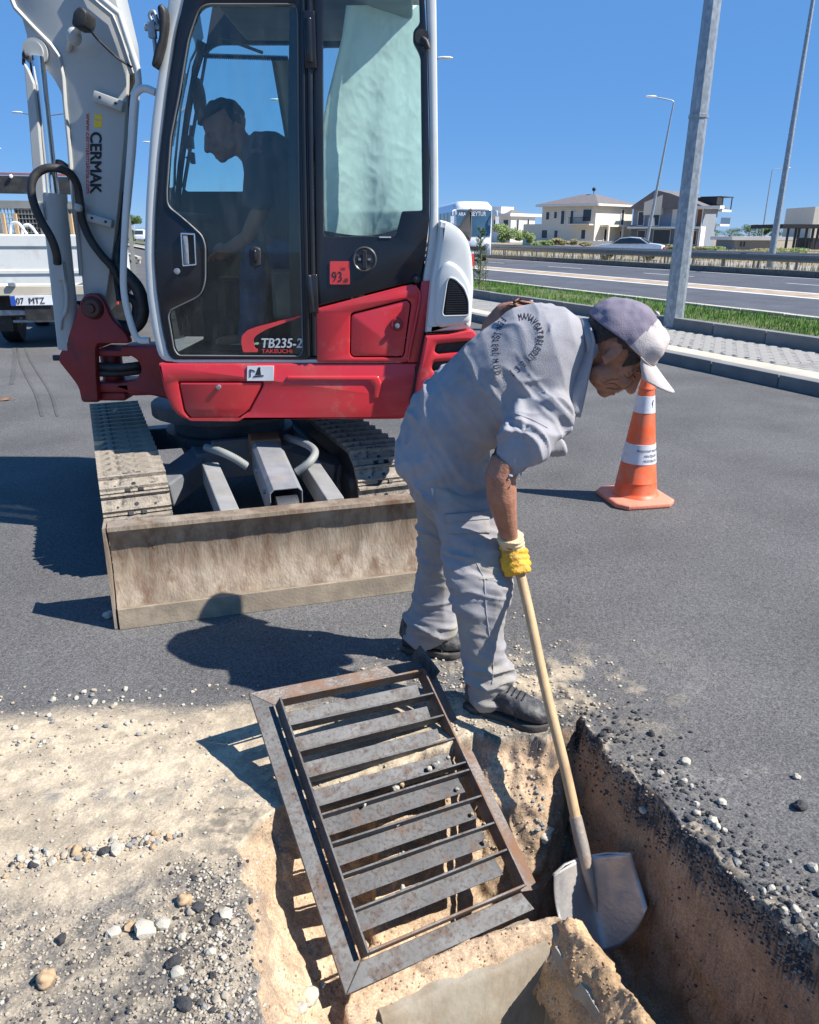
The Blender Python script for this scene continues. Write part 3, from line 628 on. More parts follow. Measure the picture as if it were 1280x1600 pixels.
lp = lamp('leaning_lamp', 'leaning street lamp with curved arm rising behind the white car', 'street lamp', (q_.x, q_.y, 0), tq.z, [math.pi], .14, .05, lean=((tq.x-q_.x)/tq.z, 0), armlen=1.3)

# guardrail
gr = thing('guardrail', 'long grey steel guardrail on posts along the far side of the highway', 'guardrail', RD(28, 0, 0))
def rail_run(s0, s1, n_):
    prof = [(0, .52), (-.035, .55), (-.08, .58), (-.08, .62), (-.02, .66), (-.02, .70), (-.08, .74), (-.08, .78), (-.035, .81), (0, .84)]
    rows = []
    for s in np.arange(s0, s1, 4.): rows.append([RD(n_+a, s, z_) for a, z_ in prof])
    v = [p for r in rows for p in r]; f = []; k = len(prof)
    for i in range(len(rows)-1):
        for j in range(k-1): f.append((i*k+j, i*k+j+1, (i+1)*k+j+1, (i+1)*k+j))
    return MB().add(v, f)
obj('rail', rail_run(-40, 300, 28), M_galvd, gr, 60)
pb = MB(); pb.box((0, 0, .4), (.05, .12, .8)); pb.box((-.08, 0, .68), (.12, .14, .2)); pme2 = pb.me(bevel=.008, seg=1); pme2.materials.append(M_galvd)
for k in range(-6, 60):
    o = bpy.data.objects.new('post', pme2); COL.objects.link(o); o.parent = gr; o.location = RD(28.13, k*2.0, 0)-gr.location; o.rotation_euler = (0, 0, math.atan2(Nn.y, Nn.x))
rb = thing('guardrail', 'lower far guardrail running behind the first one', 'guardrail', RD(30.6, 0, 0)); obj('rail', rail_run(-40, 300, 30.6), M_galvd, rb, 60)
for k in range(-4, 50):
    o = bpy.data.objects.new('post', pme2); COL.objects.link(o); o.parent = rb; o.location = RD(30.73, k*2.0+.7, 0)-rb.location; o.rotation_euler = (0, 0, math.atan2(Nn.y, Nn.x)+math.pi)

def frame_at(o, fx, fy): return (Vector(o), Vector(fx).normalized(), Vector(fy).normalized())
# ---- box vehicles
def loft_body(secs, o, f, s, seg=None):   # secs: list of (x along f, half width, zlow, ztop, topround)
    rows = []
    for x, hw, z0, z1, r in secs:
        pr = [(-hw, z0), (-hw, (z0+z1)/2), (-hw*.98, z1-r), (-hw+r, z1-.02), (-hw*.4, z1), (hw*.4, z1), (hw-r, z1-.02), (hw*.98, z1-r), (hw, (z0+z1)/2), (hw, z0)]
        rows.append([o+f*x+s*a+Vector((0, 0, b)) for a, b in pr])
    return MB().rings(rows)
def wheel(root, c, ax, r, wdt, name='wheel'):
    c = Vector(c); ax = Vector(ax).normalized(); b = MB()
    up = Vector((0, 0, 1)); sd_ = ax.cross(up)
    b.lathe(c, [(r*.6, -wdt/2), (r*.93, -wdt/2), (r, -wdt/2+.03), (r, wdt/2-.03), (r*.93, wdt/2), (r*.6, wdt/2)], 24, (sd_, up, ax)); w_ = obj(name, b, M_rubber, root, 40)
    b = MB(); b.lathe(c, [(.02, -wdt/2-.004), (r*.3, -wdt/2+.0), (r*.6, -wdt/2+.02), (r*.6, wdt/2-.02), (r*.3, wdt/2), (.02, wdt/2+.004)], 16, (sd_, up, ax)); obj('rim', b, M_galv, w_, 40)
# bus : heading towards the viewer along -T
bo = RD(22.4, 49.0, 0); bf = -Tt; bs_ = Nn
bus = thing('coach', 'white coach with dark blue windscreen driving on the highway behind the excavator', 'bus', bo)
f_ = bf; s_ = bs_
# its front is turned a little to the right
fa = Vector((.12, -.993, 0)).normalized(); sa = Vector((.993, .12, 0)); bo2 = P(738, 405, 48.5); bo2.z = 0
rows = []
body = loft_body([(-9, 1.2, .35, 3.35, .3), (-.7, 1.2, .35, 3.42, .3), (-.25, 1.18, .35, 3.38, .3), (0, 1.12, .35, 3.05, .35), (.12, 1.1, .38, 2.0, .2), (.2, 1.05, .45, 1.4, .15)], bo2, fa, sa)
obj('body', body, M_carw, bus, 50)
b = MB(); pr = [(.16, -1.02, 1.45), (.16, 1.02, 1.45), (.075, 1.06, 2.9), (.075, -1.06, 2.9)]
b.prism([bo2+fa*(x+.03)+sa*a+Vector((0, 0, z_)) for x, a, z_ in pr], fa*.03); obj('windscreen', b, M_bglass, bus)
b = MB(); b.box(bo2+fa*.135+Vector((0, 0, 2.93)), (1.9, .06, .03), (sa, fa, (0, 0, 1))); obj('windscreen_trim', b, M_rubber, bus)
for sgn in (-1, 1):
    for k in range(5):
        b = MB(); b.box(bo2-fa*(1.3+k*1.45)+sa*(1.205*sgn)+Vector((0, 0, 2.25)), (1.3, .03, 1.1), (fa, sa, (0, 0, 1))); obj('side_window', b.me(bevel=.05), M_cglass, bus)
    b = MB(); b.loft([(bo2+fa*.16+sa*(.85*sgn)+Vector((0, 0, .95)), sa*.17, Vector((0, 0, .1))), (bo2+fa*.26+sa*(.85*sgn)+Vector((0, 0, .95)), sa*.12, Vector((0, 0, .07)))], 12); obj('headlight', b, M_chrome, bus, 50)
    b = MB(); b.tube(catmull([bo2+sa*(1.1*sgn)+Vector((0, 0, 2.9)), bo2+fa*.35+sa*(1.32*sgn)+Vector((0, 0, 2.85)), bo2+fa*.4+sa*(1.35*sgn)+Vector((0, 0, 2.6))], 5), .035, 6); b.box(bo2+fa*.4+sa*(1.36*sgn)+Vector((0, 0, 2.35)), (.2, .1, .42), (sa, fa, (0, 0, 1))); obj('mirror', b, M_carw, bus)
    for x in (-1.6, -6.5): wheel(bus, bo2+fa*x+sa*(1.06*sgn)+Vector((0, 0, .48)), sa, .48, .26)
b = MB(); b.box(bo2+fa*.245+Vector((0, 0, .75)), (1.5, .05, .22), (sa, fa, (0, 0, 1))); obj('grille', b, M_rubber, bus)
b = MB(); b.box(bo2+fa*.25+Vector((0, 0, .5)), (.52, .04, .12), (sa, fa, (0, 0, 1))); obj('number_plate', b, M_inkwhite, bus)
tp = lambda a, z_: bo2+fa*.150+sa*a+Vector((0, 0, z_))
obj('lettering', text_on('BEYTUR', tp(-.2, 2.58), tp(.72, 2.58), (0, 0, 1), .26, .02, .012), M_inkwhite, bus)
obj('lettering', text_on('ARA', tp(-.95, 2.58), tp(-.5, 2.58), (0, 0, 1), .2, .02, .012), M_inkwhite, bus)

# car : profile prism, facing left
def car(root, o, f, s, L=4.6, W=1.8, mt=M_carw):
    prof = [(-2.25, .35), (-2.28, .6), (-2.2, .86), (-1.75, .98), (-1.15, 1.02), (-.55, 1.38), (.1, 1.45), (.75, 1.40), (1.35, 1.08), (1.95, 1.02), (2.25, .95), (2.3, .6), (2.25, .35)]   # front to the left (-)
    rows = []
    for t_ in (-1, -.93, -.6, 0, .6, .93, 1):
        e = 1-.06*abs(t_)**3; rows.append([o-f*(x*e)+s*(W/2*t_*(1 if z_ < 1.0 else .84))+Vector((0, 0, z_*(1-.02*abs(t_)**2))) for x, z_ in prof])
    obj('body', MB().rings(rows), mt, root, 35)
    for sg in (-1, 1):
        wv = [(-1.0, 1.02), (-.5, 1.33), (.1, 1.39), (.72, 1.33), (1.2, 1.04)]
        b = MB(); b.prism([o-f*x+s*(sg*(W/2*.86+(.06 if z_ < 1.1 else 0)))+Vector((0, 0, z_)) for x, z_ in wv], s*(sg*.02)); obj('side_window', b, M_cglass, root)
        for x in (-1.4, 1.35): wheel(root, o-f*x+s*(sg*(W/2-.1))+Vector((0, 0, .32)), s, .32, .21)
        b = MB(); b.box(o-f*2.27+s*(sg*.62)+Vector((0, 0, .78)), (.08, .34, .12), (f, s, (0, 0, 1))); obj('tail_light', b, M_tail, root)
    for x0, z0, x1, z1 in ((-1.12, 1.05, -.58, 1.37), (1.33, 1.1, .78, 1.39)):
        b = MB(); a_ = [o-f*(x0)-s*.68+Vector((0, 0, z0)), o-f*x0+s*.68+Vector((0, 0, z0)), o-f*x1+s*.62+Vector((0, 0, z1)), o-f*x1-s*.62+Vector((0, 0, z1))]
        b.prism([p+Vector((0, 0, .012)) for p in a_], -f*math.copysign(.02, x0)); obj('windscreen', b, M_cglass, root)
co_ = P(982, 398, 53); co_.z = 0
cr = thing('parked_car', 'white saloon car on the service road behind the guardrail', 'car', co_)
car(cr, co_+Vector((0, 0, .0)), Vector((-.93, .37, 0)).normalized(), Vector((.37, .93, 0)).normalized())
vo = G(219, 377, 0); van = thing('far_van', 'small white van far down the road between boom and cab', 'van', vo)
vf = Vector((.2, -.98, 0)); vs_ = Vector((.98, .2, 0))
obj('body', loft_body([(-4, .9, .4, 2.0, .2), (-.9, .9, .4, 2.1, .2), (-.3, .88, .4, 1.9, .2), (.3, .86, .4, 1.2, .1), (.6, .8, .45, 1.0, .1)], vo, vf, vs_), M_carw, van, 50)
b = MB(); b.prism([vo+vf*x+vs_*a+Vector((0, 0, z_)) for x, a, z_ in ((.36, -.7, 1.15), (.36, .7, 1.15), (-.2, .72, 1.9), (-.2, -.72, 1.9))], vf*.03); obj('windscreen', b, M_cglass, van)
for sg in (-1, 1): wheel(van, vo+vf*-.2+vs_*(.8*sg)+Vector((0, 0, .33)), vs_, .33, .2)

# ---- houses
def house_root(label, E): return thing('villa', label, 'house', E)
def W_(root, E, a, u, z_, wd, ht, nrm, mt=M_wing, dep=.12, name='window', frame=True):
    c = E+a*u+Vector((0, 0, z_)); fr_ = None
    b = MB(); b.box(c+nrm*.03, (wd, .06, ht), (a, nrm, (0, 0, 1))); w_ = obj(name, b, mt, root)
    if frame:
        b = MB()
        for dx, dz, ww, hh_ in ((0, ht/2+.05, wd+.2, .1), (0, -ht/2-.05, wd+.2, .1), (wd/2+.05, 0, .1, ht-.002), (-wd/2-.05, 0, .1, ht-.002)): b.box(c+a*dx+Vector((0, 0, dz))+nrm*.06, (ww, .12, hh_), (a, nrm, (0, 0, 1)))
        obj('frame', b, M_wallw, w_)
def hip(root, E, a, la, bdir, lb, z0, z1, ov=.7, mt=M_roof):
    c = [E-a*ov-bdir*ov, E+a*(la+ov)-bdir*ov, E+a*(la+ov)+bdir*(lb+ov), E-a*ov+bdir*(lb+ov)]
    c = [p+Vector((0, 0, z0)) for p in c]; r0 = E+a*(la*.5)+bdir*(lb*.38)+Vector((0, 0, z1)); r1 = E+a*(la*.5)+bdir*(lb*.62)+Vector((0, 0, z1))
    b = MB(); b.add([*c, r0, r1], [(0, 1, 4), (1, 2, 5, 4), (2, 3, 5), (3, 0, 4, 5), (3, 2, 1, 0)]); r_ = obj('roof', b, mt, root)
    b = MB()
    for i in range(4):
        p, q = c[i], c[(i+1) % 4]; b.bar(p-Vector((0, 0, .17)), q-Vector((0, 0, .17)), .2, .3)
    obj('eaves', b, M_wallw, r_)
E1 = P(927, 384, 122); E1.z = 0; aR = Vector((.75, .66, 0)).normalized(); aL = Vector((-.75, .66, 0)).normalized(); nR = Vector((aR.y, -aR.x, 0)); nL = Vector((-aL.y, aL.x, 0)); nL = nL if nL.y < 0 else -nL
v1 = house_root('cream two storey villa with grey hipped roof left of the leaning lamp', E1)
b = MB(); b.prism([E1+aL*9.4+Vector((0, 0, -.1)), E1+Vector((0, 0, -.1)), E1+aR*9.6+Vector((0, 0, -.1)), E1+aR*9.6+aL*9.4+Vector((0, 0, -.1))], (0, 0, 6.0)); obj('wall', b, M_wallc, v1)
hip(v1, E1, aR, 9.6, aL, 9.4, 5.95, 7.5)
b = MB(); b.prism([E1+aL*9.41, E1+aL*12.8, E1+aL*12.8+aR*7, E1+aL*9.41+aR*7], (0, 0, 3.1)); obj('annex', b, M_wallc, v1)
for u, z_, wd, ht in ((8.3, 4.3, .6, 1.1), (6.9, 4.4, .5, .95), (5.6, 4.05, .6, 1.9), (4.0, 4.05, .5, 1.9), (1.4, 4.3, 1.4, 1.7), (8.7, 1.6, 1.0, 1.2), (6.6, 1.6, .6, 1.1), (1.8, 1.6, .7, 1.3)): W_(v1, E1, aL, u, z_, wd, ht, nL)
for u, z_, wd, ht in ((6.9, 4.1, .6, 2.2), (6.8, 1.4, .5, 1.4), (2.9, 1.4, .9, 1.9)): W_(v1, E1, aR, u, z_, wd, ht, nR)
b = MB(); b.box(E1+aR*4.9+nR*.75+Vector((0, 0, 2.85)), (7.0, 1.5, .3), (aR, nR, (0, 0, 1)))
for u in (1.7, 5.5, 8.0): b.box(E1+aR*u+nR*1.3+Vector((0, 0, 1.35)), (.3, .3, 2.7), (aR, nR, (0, 0, 1)))
obj('porch', b, M_wallc, v1)
b = MB(); b.box(E1+aL*2.0+nL*.7+Vector((0, 0, 3.0)), (3.6, 1.4, .2), (aL, nL, (0, 0, 1))); obj('balcony', b, M_wallc, v1)
b = MB()
for k in range(19): b.box(E1+aL*(.3+k*.19)+nL*1.36+Vector((0, 0, 3.55)), (.04, .04, .85), (aL, nL, (0, 0, 1)))
b.box(E1+aL*2.0+nL*1.36+Vector((0, 0, 4.0)), (3.6, .06, .06), (aL, nL, (0, 0, 1))); obj('railing', b, M_ink, v1)
b = MB(); b.cyl(E1+aR*5+aL*4+Vector((0, 0, 7.2)), E1+aR*5+aL*4+Vector((0, 0, 8.1)), .05, 6); b.ell(E1+aR*5+aL*4+Vector((0, 0, 8.2)), .3, seg=10, rg=6); obj('chimney_cap', b, M_ink, v1)
# dark grey villa
E2 = P(1093, 388, 118); E2.z = 0
v2 = house_root('dark grey modern villa with balconies behind the big lamp post', E2)
b = MB(); b.prism([E2+aL*11+Vector((0, 0, -.1)), E2+Vector((0, 0, -.1)), E2+aR*4.0+Vector((0, 0, -.1)), E2+aR*4.0+aL*11+Vector((0, 0, -.1))], (0, 0, 5.6)); obj('wall', b, M_wallg, v2)
b = MB(); ap = [E2-aL*.6-nL*-.1+Vector((0, 0, 5.35)), E2+aL*11.6+Vector((0, 0, 5.35)), E2+aL*7.5+Vector((0, 0, 7.9)), E2+aL*5.0+Vector((0, 0, 7.3))]
b.prism([p+nL*.7 for p in ap], aR*6.5-nL*.7); obj('roof', b, M_roof, v2)
b = MB(); b.prism([E2+aL*6.2+Vector((0, 0, 4.4))+nL*.78, E2+aL*9+Vector((0, 0, 4.4))+nL*.78, E2+aL*9+Vector((0, 0, 6.2))+nL*.78, E2+aL*6.2+Vector((0, 0, 7.2))+nL*.78], -nL*.75); obj('dormer', b, M_wallc, v2)
b = MB(); b.box(E2+aL*-.1+nR*.2+Vector((0, 0, 5.35)), (4.5, 1.6, .4), (aL, nL, (0, 0, 1))); obj('eaves', b, M_wallw, v2)
for u, z_, wd, ht, mt_ in ((9.6, 3.9, .9, 1.9, M_wing), (7.4, 3.9, 1.4, 1.9, M_wing), (4.1, 3.9, 1.0, 2.3, M_wallc), (3.0, 3.9, .9, 2.3, M_wing), (9.3, 1.3, 1.2, 1.8, M_wing), (6.0, 1.3, 2.6, 2.0, M_wing), (1.6, 3.8, .8, 2.6, M_brown), (.55, 3.8, .7, 2.6, M_brown), (1.2, 1.2, 1.1, 1.9, M_brown)): W_(v2, E2, aL, u, z_, wd, ht, nL, mt_, name='window' if mt_ is M_wing else 'shutter')
b = MB()
for z_ in (2.6,): b.box(E2+aL*5.2+nL*.9+Vector((0, 0, z_)), (11.5, 1.8, .28), (aL, nL, (0, 0, 1)))
for u in (-.4, 2.2): b.box(E2+aL*u+nL*.9+Vector((0, 0, 1.25)), (.35, 1.6, 2.45), (aL, nL, (0, 0, 1)))
obj('balcony', b, M_wallw, v2)
b = MB()
for z_ in (3.0, 5.0): b.box(E2+aR*5.4+aL*1.0+Vector((0, 0, z_)), (2.8, 3.2, .3), (aR, aL, (0, 0, 1)))
obj('terrace', b, M_wallw, v2)
b = MB(); b.box(E2+aR*5.2+aL*1.0+Vector((0, 0, 6.9)), (3.6, 3.2, .12), (aR, aL, (0, 0, 1)))
for u in (4.0, 6.7): b.box(E2+aR*u+aL*-.5+Vector((0, 0, 6.0)), (.12, .12, 1.7), (aR, aL, (0, 0, 1)))
b.box(E2+aR*3.2+aL*1.0+Vector((0, 0, 6.3)), (1.8, 3.0, 1.0), (aR, aL, (0, 0, 1))); obj('pergola', b, M_ink, v2)
b = MB()
for k in range(12): b.box(E2+aR*(4.1+k*.24)+aL*-.6+Vector((0, 0, 3.6)), (.05, .05, .9), (aR, aL, (0, 0, 1)))
obj('railing', b, M_wing, v2)
b = MB(); b.prism([E2+aL*x+nL*1.76+Vector((0, 0, z_)) for x, z_ in ((7.6, 2.8), (6.5, 2.8), (6.7, 4.0), (7.5, 4.0))], nL*.05); obj('laundry', b, M_wallw, v2)
# white villa far left
E0 = P(797, 379, 165); E0.z = 0
v0 = house_root('white flat roofed villa behind the green shrubs next to the coach', E0)
b = MB(); b.prism([E0+aL*5, E0, E0+aR*7.5, E0+aR*7.5+aL*5], (0, 0, 5.0)); obj('wall', b, M_wallw, v0)
b = MB(); b.prism([E0-aR*1-aL*.6+Vector((0, 0, 5.001)), E0+aR*8.8-aL*.6+Vector((0, 0, 5.001)), E0+aR*8.8+aL*6+Vector((0, 0, 5.001)), E0-aR*1+aL*6+Vector((0, 0, 5.001))], (0, 0, .55)); obj('eaves', b, M_wallw, v0)
b = MB(); r_ = [E0+aR*1+aL*1, E0+aR*6+aL*1, E0+aR*6+aL*4.5, E0+aR*1+aL*4.5]; b.add([p+Vector((0, 0, 5.56)) for p in r_]+[E0+aR*3.2+aL*2.5+Vector((0, 0, 6.4))], [(0, 1, 4), (1, 2, 4), (2, 3, 4), (3, 0, 4)]); obj('roof', b, M_roof, v0)
b = MB(); b.prism([E0+aR*0+aL*2.5+Vector((0, 0, 5.56)), E0+aR*3.8+aL*2.5+Vector((0, 0, 5.56)), E0+aR*3.8+aL*5+Vector((0, 0, 5.56)), E0+aL*5+Vector((0, 0, 5.56))], (0, 0, 1.3)); obj('roof_room', b, M_wallw, v0)
for u, z_, wd, ht in ((2.0, 3.3, .6, 2.2), (5.3, 3.5, .5, 2.0), (5.3, .8, .6, .8), (3.0, 1.4, .6, .9)): W_(v0, E0, aR, u, z_, wd, ht, nR)
for u, z_, wd, ht in ((1.2, 3.2, 1.2, 2.2), (3.6, 3.2, 1.2, 2.2)): W_(v0, E0, aL, u, z_, wd, ht, nL)
# garden wall, shed, pergola frame, tower block
def xz_box(name, px0, px1, py0, py1, Y, dep, mt, root=None, **k):
    a = P(px0, py1, Y); c = P(px1, py0, Y); b = MB(); b.box(((a.x+c.x)/2, Y+dep/2, (a.z+c.z)/2), (c.x-a.x, dep, c.z-a.z)); return obj(name, b, mt, root, **k)
xz_box('garden_wall', 838, 975, 376.5, 386, 108, .3, mat('wall_grey', (.42, .41, .40), .9), label='low pale garden wall in front of the cream villa', cat='wall')
sh_ = thing('shed', 'long low grey shed with white roof beside the dark grey villa', 'shed', P(1180, 388, 96))
xz_box('wall', 1147, 1212, 375, 392, 96, 6, mat('shed_grey', (.28, .29, .30), .9), sh_); xz_box('roof', 1144, 1240, 370, 375, 95.5, 7, M_wallw, sh_)
for x in (1157, 1162): xz_box('window', x, x+2.6, 377.5, 385, 95.9, .1, M_wing, sh_)
pg = thing('pavilion', 'dark open pavilion frame on thin posts at the right edge', 'pavilion', P(1255, 392, 85))
xz_box('roof', 1223, 1310, 350.5, 356, 85, 8, M_ink, pg)
for x in (1229, 1241, 1246, 1258, 1268, 1276): xz_box('post', x, x+3.2, 356.5, 390, 85.3+(x % 3), .25, M_dark, pg)
xz_box('bar_counter', 1262, 1310, 372, 390, 88, 3, M_dark, pg)
xz_box('apartment_tower', 1266, 1300, 323, 372, 260, 20, M_wallc, label='pale apartment tower far off at the right edge', cat='building')
xz_box('antenna_tower', 1245.5, 1249.5, 337, 356, 300, 2, M_galv, label='tiny grey tower on the horizon left of the pavilion', cat='tower')

# ---- foliage
def crown(name, c, r, n, leaf, mt, root, flat=1., seed=1):
    rs = random.Random(seed); v = []; f = []; c = Vector(c)
    lob = [(c+Vector((rs.uniform(-.6, .6)*r[0], rs.uniform(-.6, .6)*r[1], rs.uniform(-.55, .6)*r[2])), rs.uniform(.3, .55)) for _ in range(9)]
    for i in range(n):
        lc, lr = rs.choice(lob); d_ = Vector((rs.gauss(0, 1), rs.gauss(0, 1), rs.gauss(0, 1))).normalized()*rs.random()**.35
        p = lc+Vector((d_.x*r[0], d_.y*r[1], d_.z*r[2]))*lr; a = Vector((rs.gauss(0, 1), rs.gauss(0, 1), rs.gauss(0, 1))).normalized(); b_ = a.orthogonal().normalized(); s = leaf*rs.uniform(.6, 1.4)
        k = len(v); v += [p-a*s, p+b_*s*.6, p+a*s, p-b_*s*.6]; f.append((k, k+1, k+2, k+3))
    me = bpy.data.meshes.new(name); me.from_pydata([tuple(q) for q in v], [], f); return obj(name, me, mt, root)
def bush(label, px, py, Y, wpx, hpx, mt, seed, cat='bush', group=None, name='bush'):
    k = Y/1257; c = P(px, py, Y); t_ = thing(name, label, cat, (c.x, Y, -.05), group); h = hpx*k; w_ = wpx*k/2
    b = MB(); b.tube([(c.x, Y, -.05), (c.x+.05, Y, h*.5)], [h*.03, h*.015], 6); obj('trunk' if cat == 'tree' else 'stem', b, M_bark, t_)
    crown('crown' if cat == 'tree' else 'foliage', (c.x, Y, c.z), (w_*1.25, w_*.9, h*.55), 1500, max(.08, h*.045), mt, t_, seed=seed)
bush('grey green shrub growing between the coach and the white villa', 795, 364, 60, 44, 30, M_leafo, 1)
bush('second grey green shrub spilling right of the first, below the white villa', 818, 370, 61, 34, 22, M_leafo, 2)
bush('small dark tree growing at the right corner of the dark grey villa', 1141, 378, 100, 12, 20, M_leaf, 3, 'tree', name='tree')
bush('round green tree far down the road between boom and cab', 209, 346, 120, 22, 22, M_leaf, 4, 'tree', name='tree')
bush('dark green tree at the verge end behind the grab rail', 205, 368, 60, 8, 18, M_leaf, 5, 'tree', name='tree')
for i, (px, wd, h) in enumerate(((1122, 26, 7), (1150, 30, 9), (1172, 30, 13), (1196, 26, 14), (1214, 20, 10), (1090, 20, 5), (240, 60, 9), (180, 60, 8), (330, 60, 7), (420, 60, 8))):
    bush('far tree on the horizon, one of a low dark row', px, 368-h*.5, 300, wd, h*1.5, M_leaf, 20+i, 'tree', 'far trees on the horizon', 'tree')
for i, (px, py, wd, h) in enumerate(((853, 380, 20, 9), (872, 379, 24, 10), (893, 379, 16, 9), (835, 382, 20, 8), (915, 382, 16, 6), (1080, 390, 40, 9), (1110, 389, 40, 9), (1045, 388, 40, 9), (1180, 393, 60, 9), (1235, 394, 60, 12))):
    bush(['low dry scrub left of the cream villa foot', 'low scrub under the small windows of the cream villa', 'olive scrub before the cream villa middle', 'olive scrub below the white annex of the cream villa', 'low dry scrub left of the parked car roof', 'dry scrub below the dark villa shutters', 'olive scrub below the dark villa terrace', 'dry scrub left of the big lamp post', 'dry scrub in front of the low grey shed', 'olive scrub in front of the dark pavilion'][i], px, py-1, 78, wd, h, M_dry if i % 3 else M_leafo, 50+i, group='scrub in front of the villas')
# conifer sapling on the verge
cs = G(749, 452, .22); tr_ = thing('conifer_sapling', 'young cypress sapling on the grass verge just right of the excavator', 'sapling', cs)
b = MB(); b.tube(catmull([cs, cs+Vector((.02, 0, .7)), cs+Vector((-.01, .02, 1.55))], 5), [.018]*8+[.006]*3, 7); obj('trunk', b, M_bark, tr_)
rs = random.Random(5); v = []; f = []
for i in range(90):
    h = .12+1.35*(i/90); a = rs.uniform(0, 6.28); ln = (.25*(1-h/1.75)+.06)*rs.uniform(.6, 1.3); st = cs+Vector((0, 0, h)); d_ = Vector((math.cos(a), math.sin(a), .75)).normalized()
    for j in range(26):
        t_ = rs.random(); p = st+d_*ln*t_; n_ = (d_+Vector((rs.gauss(0, .6), rs.gauss(0, .6), rs.gauss(0, .5)))).normalized(); w_ = n_.orthogonal().normalized()*.008; l_ = rs.uniform(.03, .07); k = len(v); v += [p-w_, p+w_, p+n_*l_]; f.append((k, k+1, k+2))
me = bpy.data.meshes.new('c'); me.from_pydata([tuple(q) for q in v], [], f); obj('foliage', me, M_leaf2, tr_)
b = MB(); 
for dx in (-.16, .17): b.tube([cs+Vector((dx, .05, 0)), cs+Vector((dx*.9, .05, 1.0))], .012, 6)
obj('stake', b, M_bark, tr_)
# small road sign far left
sg_ = thing('road_sign', 'tiny white road sign on a pole far down the road', 'sign', P(207, 372, 95)); c = P(207, 356, 95); b = MB(); b.tube([(c.x, 95, 0), (c.x, 95, c.z)], .05, 6); obj('pole', b, M_galv, sg_); b = MB(); b.box(c-Vector((0, .08, 0)), (.6, .05, .6)); obj('panel', b, M_inkwhite, sg_)
# white low barrier by the left verge
bw = thing('kerb_barrier', 'low white concrete barrier by the verge seen behind the grab rail', 'barrier', G(212, 408, 0))
b = MB(); a_ = G(196, 402, 0); c_ = G(219, 412, 0); b.bar(a_+Vector((0, 0, .28)), c_+Vector((0, 0, .28)), .2, .12); 
for t_ in (.1, .95): b.bar(a_.lerp(c_, t_), a_.lerp(c_, t_)+Vector((0, 0, .22)), .12, .12, up=(1, 0, 0))
obj('rail', b, M_edging, bw)
# ================================================================ PICKUP TRUCK (left, behind the boom)
YT = 11.2
tk = thing('flatbed_truck', 'white flatbed truck seen from behind at the left edge of the photo', 'truck', (-5.1, YT+1, 0))
xr = P(186, 430, YT).x; xl = xr-1.9; xc = (xl+xr)/2
zt = P(60, 366, YT).z
b = MB(); b.box((xc, YT+1.15, .80), (1.80, 2.2, .10)); b.box((xc, YT+1.15, .72), (.9, 2.2, .14)); obj('bed', b.me(bevel=.01), M_truckw, tk)
def tboard(y0, z0, z1, name='tailgate', x0=xl, x1=xr-.03):
    b = MB(); pr = [(0, z0), (0, z0+.12), (-.02, z0+.13), (-.02, z0+.17), (0, z0+.18), (0, z1-.16), (-.02, z1-.15), (-.02, z1-.02), (-.005, z1), (.04, z1), (.04, z0)]
    b.prism([(x0, y0+a, z_) for a, z_ in pr], (x1-x0, 0, 0)); return obj(name, b, M_truckw, tk)
tboard(YT, .90, zt)
for x in (xl, xr-.06):
    b = MB(); b.box((x+.02, YT+1.2, .90+(zt-.9)/2), (.04, 2.2, zt-.9)); obj('side_board', b.me(bevel=.008), M_truckw, tk)
b = MB(); b.box((xc, YT+.02, .80), (1.8, .06, .13)); obj('rear_beam', b.me(bevel=.01), M_edging, tk)
for x in (xl+.5, xr-.75):
    b = MB(); b.box((x, YT-.03, .885), (.09, .05, .06)); obj('latch', b.me(bevel=.01), M_galv, tk)
b = MB(); b.box((xc, YT+.35, .60), (1.5, .06, .36)); b.box((xc, YT+1.6, .5), (.7, 3.2, .2)); b.cyl((xc-.6, YT+1.2, .45), (xc+.6, YT+1.2, .45), .07); obj('chassis', b, M_rubber, tk)
b = MB(); b.box((xc, YT+.1, .50), (1.55, .07, .07)); b.box((xc, YT+.14, .38), (1.1, .05, .04)); obj('bumper_bar', b.me(bevel=.012), M_galv, tk)
px0 = P(38, 466, YT); 
pb_ = thing('x', None, None) if False else None
a = P(32, 474, YT-.02); c = P(88, 459, YT-.02); b = MB(); b.box(((a.x+c.x)/2, YT-.02, (a.z+c.z)/2), (c.x-a.x, .012, c.z-a.z)); npl = obj('number_plate', b.me(bevel=.003), M_inkwhite, tk)
b = MB(); b.box((a.x+.035, YT-.03, (a.z+c.z)/2), (.06, .008, c.z-a.z-.006)); obj('plate_band', b, M_blue, npl)
obj('lettering', text_on('07  MTZ', P(39, 471.5, YT-.03), P(79, 471.5, YT-.03), (0, 0, 1), .085, .015, .002), M_ink, npl)
for x in (xr-.15, xl+.15):
    b = MB(); b.box((x, YT+.03, .66), (.20, .09, .14)); tl = obj('tail_light', b.me(bevel=.012), M_tail, tk)
    b = MB(); b.box((x-.055, YT-.02, .66), (.055, .02, .10)); obj('lens', b.me(bevel=.008), M_stred, tl)
    b = MB(); b.box((x, YT+.45, .42), (.34, .02, .42)); obj('mud_flap', b, M_rubber, tk)
for x in (xl+.22, xr-.26): wheel(tk, (x, YT+.95, .36), (1, 0, 0), .36, .24)
for x in (xl+.22, xr-.26): wheel(tk, (x, YT+3.2, .36), (1, 0, 0), .36, .24)
